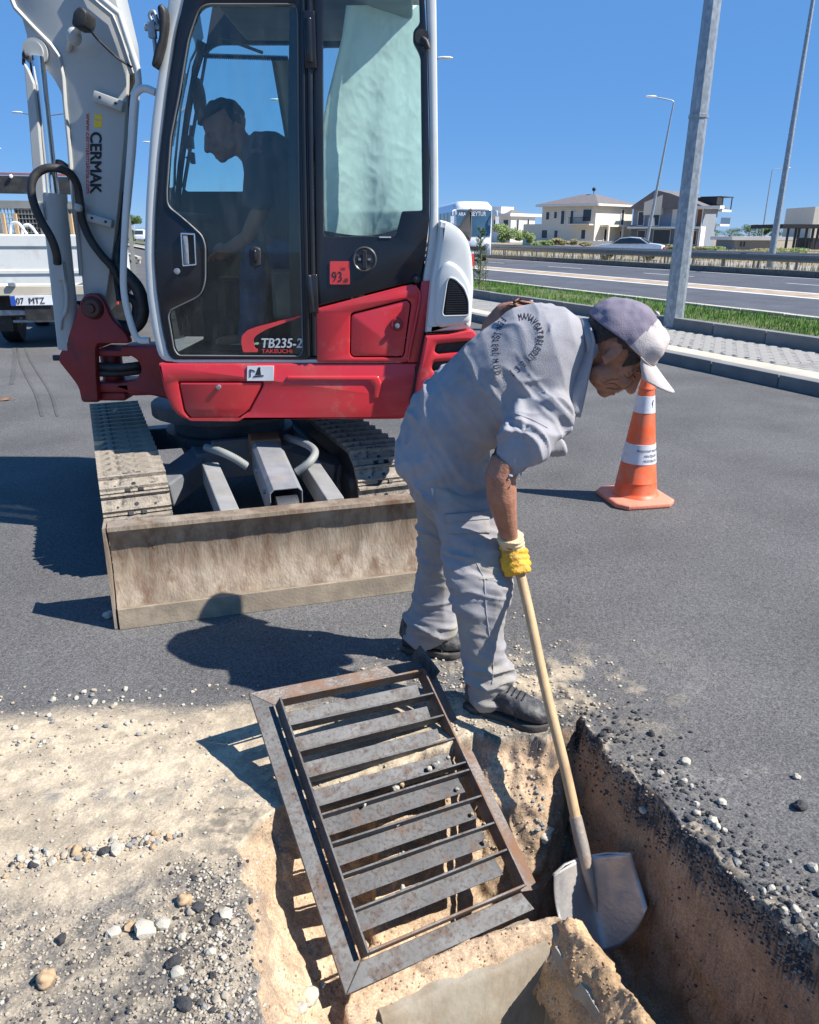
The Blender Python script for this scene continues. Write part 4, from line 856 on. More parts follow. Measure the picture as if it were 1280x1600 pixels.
# headboard rack + cab behind
YH = YT+2.35
a = P(-60, 268, YH); xrr = P(150, 300, YH).x
b = MB(); b.box((xc, YH+1.0, 1.35), (1.6, 1.4, 1.3)); obj('cab', b.me(bevel=.08), M_rubber, tk)
zr1 = P(60, 272, YH).z; zb = zt-.05
b = MB()
b.box((xc, YH, zr1-.03), (2.0, .06, .03)); obj('top_rail', b, mat('faded_red', (.28, .09, .08), .7), tk)
b = MB(); b.box((xc, YH, zr1-.19), (2.0, .05, .26)); obj('header_board', b.me(bevel=.008), M_rubber, tk)
b = MB(); b.box((xc, YH-.01, zr1-.48), (2.0, .03, .12)); obj('header_board', b.me(bevel=.005), M_galvd, tk)
for px in (10, 38, 92):
    b = MB(); c = P(px, 279, YH-.06); b.ell(c, (.03, .03, .03), seg=10, rg=6); obj('marker_lamp', b, M_inkwhite, tk)
b = MB(); x = xc-.98
while x < xc+.99: b.box((x, YH+.005, (zb+zr1-.5)/2), (.012, .012, zr1-.5-zb)); x += .05
z_ = zb
while z_ < zr1-.5: b.box((xc, YH-.008, z_), (1.98, .010, .010)); z_ += .07
o_ = obj('mesh_screen', b, M_galvd, tk)
for x in (xc-.99, xc-.35, xc+.3, xc+.99):
    b = MB(); b.box((x, YH, (.9+zr1)/2), (.06, .07, zr1-.9)); obj('upright', b, M_galvd, tk)
# load in the bed; the truck stands turned a little to the left
pv_ = Vector((xr, YT, 0)); tk.matrix_world = Matrix.Translation(pv_)@Matrix.Rotation(R_(15), 4, 'Z')@Matrix.Translation(ORG[tk]-pv_)
for px, lab in ((7, 'left'), (26, 'mid'), (112, 'right')):
    p0 = P(px, 352, YT+1.2); b = MB(); b.box((p0.x, YT+1.2, 1.33), (.045, .04, 1.0)); 
    obj('timber_stake', b, M_wood, None, label={'left': 'upright timber stake at the very left of the truck bed', 'mid': 'short timber stake beside the coiled pipe in the truck bed', 'right': 'timber stake in the truck bed nearest the boom'}[lab], cat='stake', group='stakes in the truck bed')
hp = [P(x, y, YT+.6) for x, y in ((16, 366), (17, 352), (22, 348), (30, 350), (42, 366))]
b = MB(); b.tube(catmull(hp, 6), .022, 8); b.tube(catmull([p+Vector((.12, .1, -.03)) for p in hp], 6), .022, 8); obj('white_pipe', b, M_inkwhite, None, 50, label='white bent pipe looped above the truck tailgate', cat='pipe')

# ================================================================ EXCAVATOR
YN = 3.8
Cc = Vector((-1.105, 4.541, 0)); fw = Vector((.3907, -.9205, 0)); rg_ = Vector((.9205, .3907, 0)); up_ = Vector((0, 0, 1))
ex = thing('mini_excavator', 'red and white tracked mini excavator with its cab turned side on and dozer blade in front', 'excavator', Cc)
ex['label'] = 'red and white tracked mini excavator, cab side on, dozer blade in front'
def U_(a, b_, z_): return Cc+rg_*a+fw*b_+up_*z_
# --- crawler tracks
def shoe_mesh():
    b = MB(); prof = [(-.052, 0), (-.050, .012), (-.046, .030), (-.036, .030), (-.030, .012), (-.004, .010), (.004, .010), (.020, .012), (.026, .024), (.034, .024), (.040, .010), (.052, .008), (.052, -.004), (-.045, -.006)]
    b.prism([(-.155, y, z_) for y, z_ in prof], (.31, 0, 0)); me = b.me(bevel=0); me.materials.append(M_track); me.materials.append(M_rubber)
    bm = bmesh.new(); bm.from_mesh(me)
    for x, y, r in ((0, -.004, .010), (-.085, .004, .006), (.085, .004, .006)):
        bmesh.ops.create_cone(bm, segments=10, radius1=r, radius2=r, depth=.004, cap_ends=True, matrix=Matrix.Translation((x, y+.01, .0115)))
    for x in (-.03, .03): bmesh.ops.create_cube(bm, size=1, matrix=Matrix.Translation((x, .047, .010))@Matrix.Diagonal((.022, .02, .012, 1)))
    bm.to_mesh(me); bm.free()
    n = len(me.polygons)
    for p in me.polygons:
        if p.index >= 16: p.material_index = 1
    return me
SHOE = shoe_mesh()
RT = .222; HB = .79; ZC = .235
def track(a0, lab):
    t_ = obj('crawler_track', MB().rings([[U_(a0+dx, HB*sx_+RT*.93*math.sin(th), ZC-RT*.93*math.cos(th)) for sx_, th in [(1, math.pi*k/12) for k in range(13)]+[(-1, math.pi+math.pi*k/12) for k in range(13)]] for dx in (-.13, .13)]), M_dark, ex, 40)
    per = 4*HB+2*math.pi*RT; n = int(per/.104)
    for i in range(n):
        s = i*per/n
        if s < 2*HB: y, z_, nn = -HB+s, ZC+RT, 0
        elif s < 2*HB+math.pi*RT: th = (s-2*HB)/RT; y, z_, nn = HB+RT*math.sin(th), ZC+RT*math.cos(th), th
        elif s < 4*HB+math.pi*RT: y, z_, nn = HB-(s-2*HB-math.pi*RT), ZC-RT, math.pi
        else: th = (s-4*HB-math.pi*RT)/RT; y, z_, nn = -HB-RT*math.sin(th), ZC-RT*math.cos(th), math.pi+th
        o = bpy.data.objects.new('track_shoe', SHOE); COL.objects.link(o); o.parent = t_
        X_ = -rg_; Yd = fw*math.cos(nn)-up_*math.sin(nn); Zd = up_*math.cos(nn)+fw*math.sin(nn)
        c = U_(a0, y, z_+.0)
        o.matrix_local = Matrix.Translation(c-ORG[t_])@Matrix(((X_.x, Yd.x, Zd.x), (X_.y, Yd.y, Zd.y), (X_.z, Yd.z, Zd.z))).to_4x4()
    for y in (-.45, -.15, .15, .45):
        b = MB(); b.cyl(U_(a0-.12, y, .09), U_(a0+.12, y, .09), .06, 16); obj('roller', b, M_dark, t_, 40)
    for sgn in (1, -1):
        b = MB(); b.lathe(U_(a0, HB*sgn, ZC), [(.03, -.16), (.09, -.155), (.1, -.13), (.17, -.12), (.18, .12), (.1, .13), (.09, .155), (.03, .16)], 24, (fw, up_, rg_)); obj('idler' if sgn > 0 else 'sprocket', b, M_dark, t_, 30)
    return t_
track(-.63, 0); track(.63, 1)
# --- undercarriage frame
b = MB(); b.lathe(U_(0, 0, .40), [(.38, 0), (.38, .06), (.33, .06), (.33, .14), (.45, .16), (.45, .22)], 32)
obj('slew_ring', b, M_dark, ex, 40)
b = MB(); b.box(U_(0, 0, .34), (.55, .9, .16), (rg_, fw, up_))
for sx_ in (-1, 1):
    for sy_ in (-1, 1): b.bar(U_(sx_*.15, sy_*.25, .36), U_(sx_*.5, sy_*.62, .27), .16, .14)
    b.box(U_(sx_*.49, 0, .24), (.04, 1.3, .18), (rg_, fw, up_))
b.box(U_(0, .42, .42), (.36, .05, .12), (rg_, fw, up_))
obj('undercarriage', b.me(bevel=.01), mat('frame_grey', (.16, .17, .18), .6, var=.2, col2=(.2, .17, .13), c2s=6, bump=.15), ex)
def bar_px(p0, p1, z0, z1, wd, ht, name, mt, par):
    a = G(*p0, z0); c = G(*p1, z1); b = MB(); b.bar(a-up_*ht/2, c-up_*ht/2, wd, ht); return obj(name, b.me(bevel=.006), mt, par)
M_arm = mat('arm_grey', (.28, .28, .27), .55, var=.15, vs=8, col2=(.26, .22, .16), c2s=7, bump=.1)
bar_px((328, 722), (359, 796), .43, .40, .085, .12, 'blade_arm', M_arm, ex)
bar_px((484, 718), (524, 778), .43, .40, .085, .12, 'blade_arm', M_arm, ex)
g0 = G(416, 690, .53); g1 = G(447, 763, .455); dd = (g1-g0).normalized(); sd_ = dd.cross(up_).normalized(); uu = sd_.cross(dd)
prof = [(-.078, -.17), (-.078, -.02), (-.058, .0), (.058, .0), (.078, -.02), (.078, -.17), (.072, -.17), (.072, -.024), (.055, -.007), (-.055, -.007), (-.072, -.024), (-.072, -.17)]
b = MB(); b.prism([g0+sd_*x+uu*z_ for x, z_ in prof], g1-g0); gd = obj('cylinder_guard', b.me(bevel=.002), mat('guard_grey', (.24, .245, .255), .5, var=.2, vs=9, col2=(.3, .24, .16), c2s=6, c2lo=.55, c2hi=.7, bump=.1), ex)
for t_ in (.35, .78):
    for sg in (-1, 1):
        b = MB(); c = g0.lerp(g1, t_)+sd_*(.078*sg)-uu*.07; b.cyl(c, c+sd_*(.014*sg), .012, 8); obj('bolt', b, M_galv, gd)
b = MB(); b.cyl(g0-uu*.09-dd*.12, g1-uu*.09-dd*.1, .055, 16); b.cyl(g1-uu*.09-dd*.1, g1-uu*.09+dd*.1, .03, 12); b.lathe(g1-uu*.1+dd*.02, [(.03, -.05), (.065, -.05), (.065, .05), (.03, .05)], 16, (uu, dd, sd_)); obj('blade_cylinder', b, M_dark, ex, 40)
b = MB(); b.box(g0-uu*.06-dd*.06, (.16, .12, .14), (sd_, dd, uu)); obj('pivot_bracket', b.me(bevel=.01), mat('rusty_bracket', (.22, .12, .06), .8, var=.3, bump=.3), ex)
M_hose = mat('grey_hose', (.25, .26, .24), .6, var=.1)
def hose(pts, r, name='hose', mt=M_rubber, par=ex, ribs=False, n=8):
    b = MB(); c = catmull(pts, n)
    rr = [r*(1+.12*(i % 2)) for i in range(len(c))] if ribs else r
    b.tube(c, rr, 9); return obj(name, b, mt, par, 60)
hose([G(322, 699, .5), G(345, 706, .50), G(368, 717, .47), G(388, 730, .43)], .02, mt=M_hose, ribs=True, n=14)
hose([G(446, 683, .52), G(478, 694, .54), G(492, 706, .53), G(484, 722, .50), G(463, 738, .45)], .019, mt=M_hose, ribs=True, n=14)
# --- dozer blade
B0 = G(187, 981, 0); bd = Vector((.955, .297, 0)).normalized(); bn = Vector((bd.y, -bd.x, 0)); BL = 1.54
prof0 = [(0, .004), (.012, .09), (-.004, .092), (-.035, .15), (-.055, .22), (-.055, .30), (-.035, .36), (-.005, .41), (.012, .418), (.012, .435), (-.07, .435), (-.075, .3), (-.06, .1), (-.02, .004)]
prof = [(a-.13*z_, z_) for a, z_ in prof0]
b = MB(); NS = 40; rows = []
for i in range(NS+1): rows.append([B0+bd*(BL*i/NS)+bn*(a+.002*noise.noise(Vector((i*.7, a*30, z_*9))))+up_*z_ for a, z_ in prof])
blade = obj('dozer_blade', b.rings(rows), M_blade, ex, 35)
b = MB(); pr = [(.0125, .0), (.021, .0), (.021, .085), (.0125, .088)]; b.rings([[B0+bd*(BL*t_)+bn*(a-.13*z_)+up_*(z_+.002) for a, z_ in pr] for t_ in (0.002, .998)]); obj('cutting_edge', b, mat('edge_steel', (.27, .22, .16), .7, .2, var=.2, vs=10, col2=(.38, .31, .22), c2s=5, c2lo=.45, c2hi=.65, bump=.2), blade)
for t_ in (0, 1):
    b = MB(); c = B0+bd*(BL*t_ + (.006 if t_ else -.006)); b.prism([c+bn*(a-.13*z_)+up_*z_ for a, z_ in ((.014, .004), (.014, .435), (-.09, .435), (-.09, .1), (-.03, .004))], bd*(.012 if t_ else -.012)); obj('end_plate', b, M_blade, blade)
# --- upper structure: lower red skirt
def PX(pts, Y=YN): return PL(pts, Y)
sk = rnd(PX([(249, 567), (653, 567), (649, 632), (634, 654), (290, 655), (272, 642), (258, 612)]), [.005, .008, .03, .05, .06, .04, .04])
lid = rnd(PX([(282, 597), (411, 597), (409, 603), (389, 640), (372, 652), (300, 651), (291, 640)]), .012)
lidh = rnd(PX([(280.5, 595.5), (413, 595.5), (411, 604), (391, 641.5), (373, 653.2), (299, 652.6), (289.4, 641)]), .012)
skirt = obj('side_skirt', plate([sk, lidh], YN-.02, YN+.04, .012), M_red, ex, 30)
obj('skirt_back', plate([rnd(PX([(255, 572), (648, 572), (643, 630), (630, 648), (292, 649), (276, 636)]), .03)], YN+.0, YN+.9, .004), mat('dark_red', (.15, .02, .02), .6), skirt)
lido = obj('locker_lid', plate([lid], YN-.019, YN+.02, .006), M_red, skirt, 30)
def lockbutton(px, py, par, Y, r=.012):
    b = MB(); c = P(px, py, Y); b.lathe(c, [(.002, -.004), (r, -.002), (r, .014), (.001, .014)][::-1], 16, ((1, 0, 0), (0, 0, 1), (0, -1, 0)), 0); b.lathe(c-Vector((0, .010, 0)), [(.001, .0), (r*.55, .0), (r*.55, .006), (.001, .006)], 12, ((1, 0, 0), (0, 0, 1), (0, -1, 0))); return obj('lock', b, M_galv, par, 40)
lockbutton(342, 604.5, skirt, YN-.019)
# raised pressing on the skirt
rb_o = rnd(PX([(449, 586), (592, 586), (598, 600), (592, 622), (584, 622), (584, 603), (578, 594), (447, 594)]), .012)
obj('pressed_rib', plate([rb_o], YN-.027, YN-.010, .008), M_red, skirt, 60)
a_ = PX([(388, 570.5), (429, 570.5), (429, 593.5), (387.5, 593.5)]); dc = obj('data_plate', plate([a_], YN-.024, YN-.018, .0), M_inkwhite, ex)
b = MB()
for q_ in ([(390, 589), (390, 577), (392, 577), (392, 589)], [(392, 577), (398, 579), (399, 581), (392, 579)], [(399, 586), (402, 578), (407, 578), (408, 586)], [(396, 587.5), (412, 586), (412, 588), (396, 589.5)], [(402, 578), (404, 573.5), (407, 574), (407, 578)]): b.prism([P(x, y, YN-.0245) for x, y in q_], (0, -.001, 0))
obj('pictogram', b, M_ink, dc)
# deck edge dark strip between skirt and cab
b = MB(); a_ = P(256, 567, YN+.01); c_ = P(652, 562, YN+.01); b.box(((a_.x+c_.x)/2, YN+.45, (a_.z+c_.z)/2), (c_.x-a_.x, .88, .014)); obj('floor_gap', b, M_rubber, ex)
# floor deck and machine body below
zf = P(400, 566, YN).z
b = MB(); b.box((-.56, 4.45, zf-.10), (1.2, 1.2, .06)); obj('deck', b.me(bevel=.01), M_dark, ex)
# --- cab side: white frame (with one large opening), black door surround etc.
outer = [(267, -40), (252, 80), (244, 132), (236, 190), (232, 240), (227, 320), (225, 400), (228, 456), (237, 515), (249, 566), (652, 566), (665, 500), (673, 437), (680, 400), (685, 360), (685, 280), (682, 0), (680, -60), (655, -85), (300, -85)]
inner = [(296, -20), (276, 50), (262, 140), (250, 240), (243, 330), (241, 400), (245, 450), (253, 510), (265, 562), (640, 562), (652, 500), (660, 437), (668, 390), (672, 340), (671, 200), (666, 0), (662, -45), (645, -60), (318, -60)]
po = [[(x, z_) for x, z_ in PX(outer)], PX(inner)]
po[0] = rnd(po[0], .06, 4); po[1] = rnd(po[1], .05, 4)
frm = obj('cab_frame', plate(po, YN-.005, YN+.07, .014), M_exw, ex, 30)
# red foot of the rear pillar
obj('pillar_foot', plate([PX([(658.5, 439), (673.5, 438), (667, 500), (653.4, 566), (637, 566), (652, 500)])], YN-.009, YN+.05, .003), M_red, frm, 30)
# black door with handle field and glass opening
door_o = rnd(PX([(298, -45), (278, 45), (264, 140), (252, 240), (246, 330), (244, 400), (247, 450), (256, 510), (267, 561), (489, 562), (484, -45)]), [.05, .04, .02, .02, .02, .02, .02, .02, .03, .05, .04])
glass_o = rnd(PX([(314, 8), (296, 60), (281, 150), (268, 215), (262, 300), (263, 322), (292, 345), (317, 368), (322, 384), (322, 440), (314, 462), (268, 484), (264, 493), (273, 545), (280, 555), (468, 556), (474, 549), (468, 300), (466, 20), (462, 8)]), [.05, .03, .02, .02, .04, .03, .05, .03, .03, .05, .04, .03, .03, .03, .03, .02, .03, .05, .05, .05])
door = obj('cab_door', plate([door_o, glass_o], YN-.012, YN+.03, .006), M_black, ex, 30)
sl = [Vector((x, YN-.013, z_)) for x, z_ in glass_o]; b = MB(); b.tube(sl+[sl[0]], .0045, 6); obj('glass_seal', b, mat('seal_grey', (.13, .135, .14), .5), door, 60)
G_CAB = glass('cab_glass', (.91, .96, .93), .8)
gme = curve_mesh([glass_o], .004, 0)
for v in gme.vertices: v.co = (v.co.x, YN+.002-v.co.z, v.co.y)
obj('door_glass', gme, G_CAB, door)
# printed dark border of the glass
bord = plate([rnd(PX([(298, -45), (264, 140), (252, 240), (262, 300), (470, 556), (489, 562), (484, -45)]), .01)], YN+.004, YN+.006, 0) if False else None
bo_ = rnd(PX([(452, 12), (450, 200), (452, 420), (455, 553), (470, 553), (468, 300), (465, 12)]), .01)
obj('dark_glass_border', plate([bo_], YN+.006, YN+.009, 0), M_black, door)
# door handle
ho = rnd(PX([(284, 363), (307, 364), (309.5, 414), (287, 416)]), .006); hi = rnd(PX([(286.5, 366), (304.5, 367), (307, 411.5), (289, 413)]), .004)
dh = obj('door_handle', plate([ho, hi], YN-.024, YN-.010, .003), M_chrome, door, 30)
obj('handle_grip', plate([rnd(PX([(287, 367), (295, 367), (297, 412), (289.5, 412.5)]), .003)], YN-.022, YN-.012, .003), M_galv, door, 30)
obj('handle_recess', plate([PX([(295.3, 367), (304.3, 367.3), (306.6, 411.2), (297.3, 412)])], YN-.014, YN-.0125, 0), M_rubber, door)
lockbutton(277.5, 423.5, door, YN-.013, .014)
# oval knob on the glass
ok = rnd(PX([(390, 388), (399, 384), (408, 388), (409, 400), (408, 415), (399, 420), (391, 415), (389, 400)]), .01); kb = obj('window_latch', plate([ok], YN-.016, YN+.0, .008), M_rubber, door, 60)
b = MB(); b.ell(P(399, 400, YN-.02), (.011, .016, .032), seg=10, rg=8); obj('knob', b, M_black, door, 60)
# swoosh and lettering
sw = rnd(PX([(378, 534), (379, 524), (388, 515), (402, 510), (471, 492), (470, 495), (417, 514), (402, 523), (397, 529), (399, 543), (404, 544.5), (404, 549.5), (381, 549.5)]), .008)
obj('swoosh_decal', plate([sw], YN-.016, YN-.0125, 0), M_stred, door)
obj('lettering', text_on('TB235-2', P(407, 543, YN-.014), P(472, 543, YN-.014), (0, 0, 1), .047, .028, .002, .25), M_inkgrey, door)
obj('lettering', text_on('TAKEUCHI', P(409, 551.3, YN-.014), P(457, 551.3, YN-.014), (0, 0, 1), .019, .02, .002), M_stred, door)
# hinge post between door and rear panel
for px0, px1, r in ((476, 482, .011), (486, 491.5, .012)):
    b = MB(); b.tube([P(px0-3, -50, YN-.02), P(px0-1, 200, YN-.02), P(px1, 555, YN-.02)], r, 10); obj('hinge_post', b, M_black, ex, 60)
for y0, y1 in ((28, 98), (430, 488)):
    b = MB(); b.tube([P(482, y0, YN-.03), P(484.5 if y0 < 100 else 488, y1, YN-.03)], .016, 10); b.box(P(484.5 if y0 < 100 else 489, (y0+y1)/2, YN-.02), (.05, .03, (y1-y0)*.0031)); obj('hinge', b.me(bevel=.004), M_black, ex, 60)
# rear side panel
rp_o = rnd(PX([(490, -50), (660, -50), (667, 60), (671, 250), (671, 345), (664, 400), (656, 436), (646, 440), (494, 479)]), .012)
rw_o = rnd(PX([(504, -40), (650, -40), (655, 0), (656, 38), (646, 48), (645, 66), (652, 78), (657, 90), (660, 329), (628, 330), (618, 369), (506, 370)]), [.01, .01, .005, .02, .02, .02, .02, .02, .01, .01, .02, .02])
rp = obj('rear_side_panel', plate([rp_o, rw_o], YN-.010, YN+.025, .004), M_black, ex, 30)
gme = curve_mesh([rw_o], .004, 0)
for v in gme.vertices: v.co = (v.co.x, YN+.004-v.co.z, v.co.y)
obj('rear_side_glass', gme, G_CAB, rp)
b = MB(); c = P(659, 58, YN-.015); b.lathe(c, [(.002, 0), (.03, 0), (.03, .012), (.002, .012)], 16, ((1, 0, 0), (0, 0, 1), (0, -1, 0))); b.tube([c, c+Vector((.02, -.012, -.02)), c+Vector((.03, -.01, -.045))], .012, 8); obj('window_catch', b, M_rubber, rp, 50)
# vent knob
b = MB(); c = P(570, 405, YN-.010); b.lathe(c, [(.05, 0), (.058, 0), (.058, .006), (.052, .010), (.046, .004), (.001, .004)][::-1], 32, ((1, 0, 0), (0, 0, 1), (0, -1, 0))); vk = obj('ventilation_knob', b, mat('vent_grey', (.06, .058, .055), .4), ex, 30)
b = MB(); b.box(c-Vector((0, .006, 0)), (.022, .01, .085)); b.box(c-Vector((0, .005, 0)), (.075, .006, .035)); obj('cross_slot', b.me(bevel=.003), M_ink, vk)
b = MB(); b.box(c-Vector((.024, .009, .0)), (.012, .004, .01)); b.box(c-Vector((-.022, .009, .0)), (.014, .004, .01)); obj('knob_mark', b, M_galv, vk)
st = obj('noise_sticker', plate([rnd(PX([(516, 408), (547, 408), (547, 444), (516, 444)]), .006)], YN-.014, YN-.011, 0), M_stred, ex)
yy = YN-.0145
obj('lettering', text_on('93', P(519, 440, yy), P(534.5, 440, yy), (0, 0, 1), .048, 0, .0006), M_ink, st)
obj('lettering', text_on('dB', P(537, 440.5, yy), P(544.5, 440.5, yy), (0, 0, 1), .018, .01, .0006), M_ink, st)
obj('lettering', text_on('Lwa', P(533, 421, yy), P(540, 421, yy), (0, 0, 1), .014, .01, .0006), M_ink, st)
b = MB(); b.box(P(602, 370.5, YN-.012), (.055, .002, .005)); obj('glass_mark', b, M_inkwhite, rp)
# red quarter panel with locker
q_o = rnd(PX([(494, 482), (646, 442.5), (655, 452), (656, 458), (640, 558), (636, 565), (496, 565)]), [.02, .03, .02, .02, .02, .015, .01])
bx_o = rnd(PX([(548, 489), (636, 466.5), (643, 473), (632, 553), (628, 557.5), (552, 557.5), (547, 552)]), .02); bx_i = rnd(PX([(549.5, 490.5), (636, 468.5), (641.3, 474), (630.5, 552.5), (627.5, 555.7), (552.5, 555.7), (548.7, 551)]), .02)
qp = obj('quarter_panel', plate([q_o, bx_o], YN-.024, YN+.02, .007), M_red, ex, 30)
lb = obj('locker_lid', plate([bx_i], YN-.020, YN+.01, .006), M_red, qp, 30)
b = MB(); c = P(620, 507, YN-.022); b.lathe(c, [(.001, .002), (.018, .002), (.026, .006), (.03, .004), (.032, 0)], 20, ((1, 0, 0), (0, 0, 1), (0, -1, 0))); obj('lock_surround', b, mat('recess_red', (.28, .02, .025), .4), qp, 60)
lockbutton(621, 508.5, qp, YN-.024)
hose([P(649, 446, YN-.02), P(656, 462, YN-.026), P(650, 500, YN-.026), P(641, 545, YN-.026), P(638, 563, YN-.02)], .006, 'door_edge_bead', M_red)
b = MB(); b.ell(P(651, 436, YN-.02), (.02, .015, .02), seg=12, rg=8); obj('rubber_buffer', b, M_rubber, ex, 60)
# --- cab volume: far side, roof, front and rear, floor, interior
YF = 4.78
SHX = -.2
far_o = [(P(300, -60, YN).x+SHX+.05, 2.72), (P(660, 0, YN).x, 2.72), (P(660, 400, YN).x, zf), (P(262, 560, YN).x+SHX, zf), (P(240, 380, YN).x+SHX, 1.5)]
fwin = rnd(PL([(338, 68), (322, 78), (284, 299), (452, 299), (462, 68)], YF), .04)
fwin2 = rnd(PL([(500, 72), (500, 230), (600, 230), (600, 72)], YF), .03)
obj('cab_far_side', plate([far_o, fwin, fwin2], YF, YF+.05, .004), mat('cab_lining', (.045, .045, .047), .8), ex)
gme = curve_mesh([fwin], .003, 0)
for v in gme.vertices: v.co = (v.co.x, YF+.02-v.co.z, v.co.y)
obj('far_window', gme, glass('clear_glass', (.86, .96, .97), .6), ex)
b = MB(); xr0 = P(664, -60, YN).x; xl0 = P(290, -70, YN).x; b.box(((xl0+xr0)/2, (YN+YF)/2+.02, 2.735), (xr0-xl0, YF-YN+.02, .06)); obj('roof', b.me(bevel=.02), M_exw, ex)
b = MB(); b.box(((xl0+xr0)/2, (YN+YF)/2+.03, 2.60), (xr0-xl0-.1, YF-YN-.12, .1)); obj('headliner', b.me(bevel=.02), mat('lining_grey', (.30, .30, .28), .9), ex)
b = MB(); b.box((-.62, (YN+YF)/2+.02, zf+.02), (1.1, YF-YN-.1, .04)); obj('floor_mat', b, M_rubber, ex)
# front pane (left) and pillars following the frame curve
fr = [(296, -20), (276, 50), (262, 140), (250, 240), (243, 330), (241, 400), (245, 450), (253, 510), (265, 562)]
fp = [P(x, y, YN) for x, y in fr]
b = MB(); v = [];
for p in fp: v += [Vector((p.x+.012, YN+.07, p.z)), Vector((p.x+.012+SHX, YF, p.z))]
b.add(v, [(2*i, 2*i+1, 2*i+3, 2*i+2) for i in range(len(fp)-1)]); obj('front_glass', b, G_CAB, ex, 60)
b = MB(); b.tube([Vector((p.x+SHX, YF+.0, p.z)) for p in fp], .03, 8); obj('front_pillar', b, M_black, ex, 60)
b = MB(); i_ = fp[4]; b.box((i_.x+.03, (YN+YF)/2, i_.z-.02), (.03, .9, .05)); b.box((i_.x+.2, (YN+YF)/2+.2, 1.15), (.3, .5, .35)); obj('front_console', b.me(bevel=.02), M_rubber, ex)
# rear wall: lower solid, glass above
xb = P(668, 340, YN).x
b = MB(); b.box((xb-.03, (YN+YF)/2+.02, (zf+1.55)/2), (.04, YF-YN-.03, 1.55-zf)); obj('rear_wall', b, mat('cab_lining', (.045, .045, .047), .8), ex)
b = MB(); b.box((xb-.02, (YN+YF)/2+.02, 2.1), (.005, YF-YN-.1, 1.1)); obj('rear_window', b, glass('clear_glass', (.86, .96, .97), .6), ex)
# seat
b = MB(); b.box((-.5, 4.48, 1.22), (.5, .44, .14)); b.box((-.28, 4.5, 1.5), (.13, .42, .56), (Vector((1, 0, .15)).normalized(), (0, 1, 0), Vector((-.15, 0, 1)).normalized())); obj('seat', b.me(bevel=.04, seg=3), M_rubber, ex, 50)
b = MB(); b.box((-.42, 4.33, 1.07), (.4, .4, .16)); obj('seat_base', b, M_dark, ex)
b = MB(); b.box((-.55, 4.66, 1.3), (.5, .13, .3)); b.box((-.5, 4.0, 1.28), (.4, .12, .24)); obj('side_console', b.me(bevel=.02), mat('console_grey', (.13, .13, .125), .8), ex)
b = MB(); b.tube([(-.72, 4.02, 1.38), (-.74, 4.02, 1.5)], .012, 8); b.ell((-.745, 4.02, 1.55), (.022, .025, .05)); obj('joystick', b, M_rubber, ex, 60)
hose([P(318, 86, 4.55)+Vector((0, 0, .0))]+[P(318+i*1.45, 87+(3.2 if i % 2 else -3.2)+i*.045, 4.55+(.012 if (i//2) % 2 else -.012)) for i in range(1, 92)], .004, 'coiled_cable', M_ink, n=2)
b = MB(); b.tube([P(345, 57, 4.2), P(372, 68, 4.2), P(410, 82, 4.3)], .008, 6); obj('interior_rod', b, mat('console_grey', (.13, .13, .125), .8), ex)
# interior rear-view mirror and lamp bits on the front pillar
b = MB(); b.loft([(P(311, 158, 4.6)+Vector((0, -.01, 0)), Vector((.03, 0, 0)), Vector((0, 0, .11))), (P(311, 158, 4.6)+Vector((0, .02, 0)), Vector((.035, 0, 0)), Vector((0, 0, .115)))], 20); b.tube([P(300, 196, 4.6), P(296, 235, 4.6)], .012, 6); obj('round_mirror', b, M_rubber, ex, 50)
b = MB(); b.box(P(294, 222, 4.4), (.05, .06, .06)); b.box(P(301, 247, 4.4), (.02, .04, .055)); b.tube([P(290, 246, 4.4), P(300, 247, 4.4)], .006, 6); obj('switch_box', b.me(bevel=.008), M_rubber, ex, 50)
# curtain inside rear side window
def curtain():
    nu, nv = 90, 150; rows = []; L_ = [(556, 8), (540, 60), (512, 165), (500, 215), (498, 300), (500, 372)]; 
    me = bpy.data.meshes.new('c'); V = []; F = []
    for j in range(nv+1):
        t_ = j/nv; y = 8+t_*352
        xl_ = np.interp(y, [8, 60, 150, 215, 300, 360], [541, 534, 512, 500, 500, 505]); xr_ = np.interp(y, [8, 60, 330, 360], [655, 657, 660, 630])
        for i in range(nu+1):
            s_ = i/nu; x = xl_+(xr_-xl_)*s_
            yb = y+ (0 if t_ < .9 else (t_-.9)*10*(8*math.sin(s_*3.0)-14*max(0, s_-.6)))
            q = Vector((x*.02, y*.008, 0)); dep = .05*noise.noise(Vector((x*.022, y*.006, 0)))+.012*abs(noise.noise(Vector((x*.045+y*.022, y*.012-x*.006, 3))))+.006*abs(noise.noise(Vector((x*.05-y*.03, y*.03+x*.02, 7))))+.0012*noise.noise(Vector((x*.2, y*.12, 1)))
            dep += .05*math.exp(-((x-(xl_+4))/7)**2)*-1
            V.append(P(x, yb, YN+.10+dep+.42*s_**.9))
    for j in range(nv):
        for i in range(nu): a = j*(nu+1)+i; F.append((a, a+1, a+nu+2, a+nu+1))
    me.from_pydata([tuple(v) for v in V], [], F); md = me; return md
cu = obj('window_curtain', curtain(), M_curt, None, 180, label='pale mint cloth curtain hanging inside the rear side window of the excavator cab', cat='curtain')
c2 = MB(); V = []; F = []
for j in range(30):
    for i in range(8):
        y = 92+j*5.2; x = 424+j*.9+i*(4.5-.05*j); V.append(P(x, y, 4.7+.02*math.sin(i*1.4))+Vector((0, 0, 0)))
for j in range(29):
    for i in range(7): a = j*8+i; F.append((a, a+1, a+9, a+8))
obj('window_curtain', MB().add(V, F), mat('beige_curtain', (.42, .38, .28), .9), None, 180, label='narrow beige curtain strip on the far cab window behind the operator', cat='curtain')
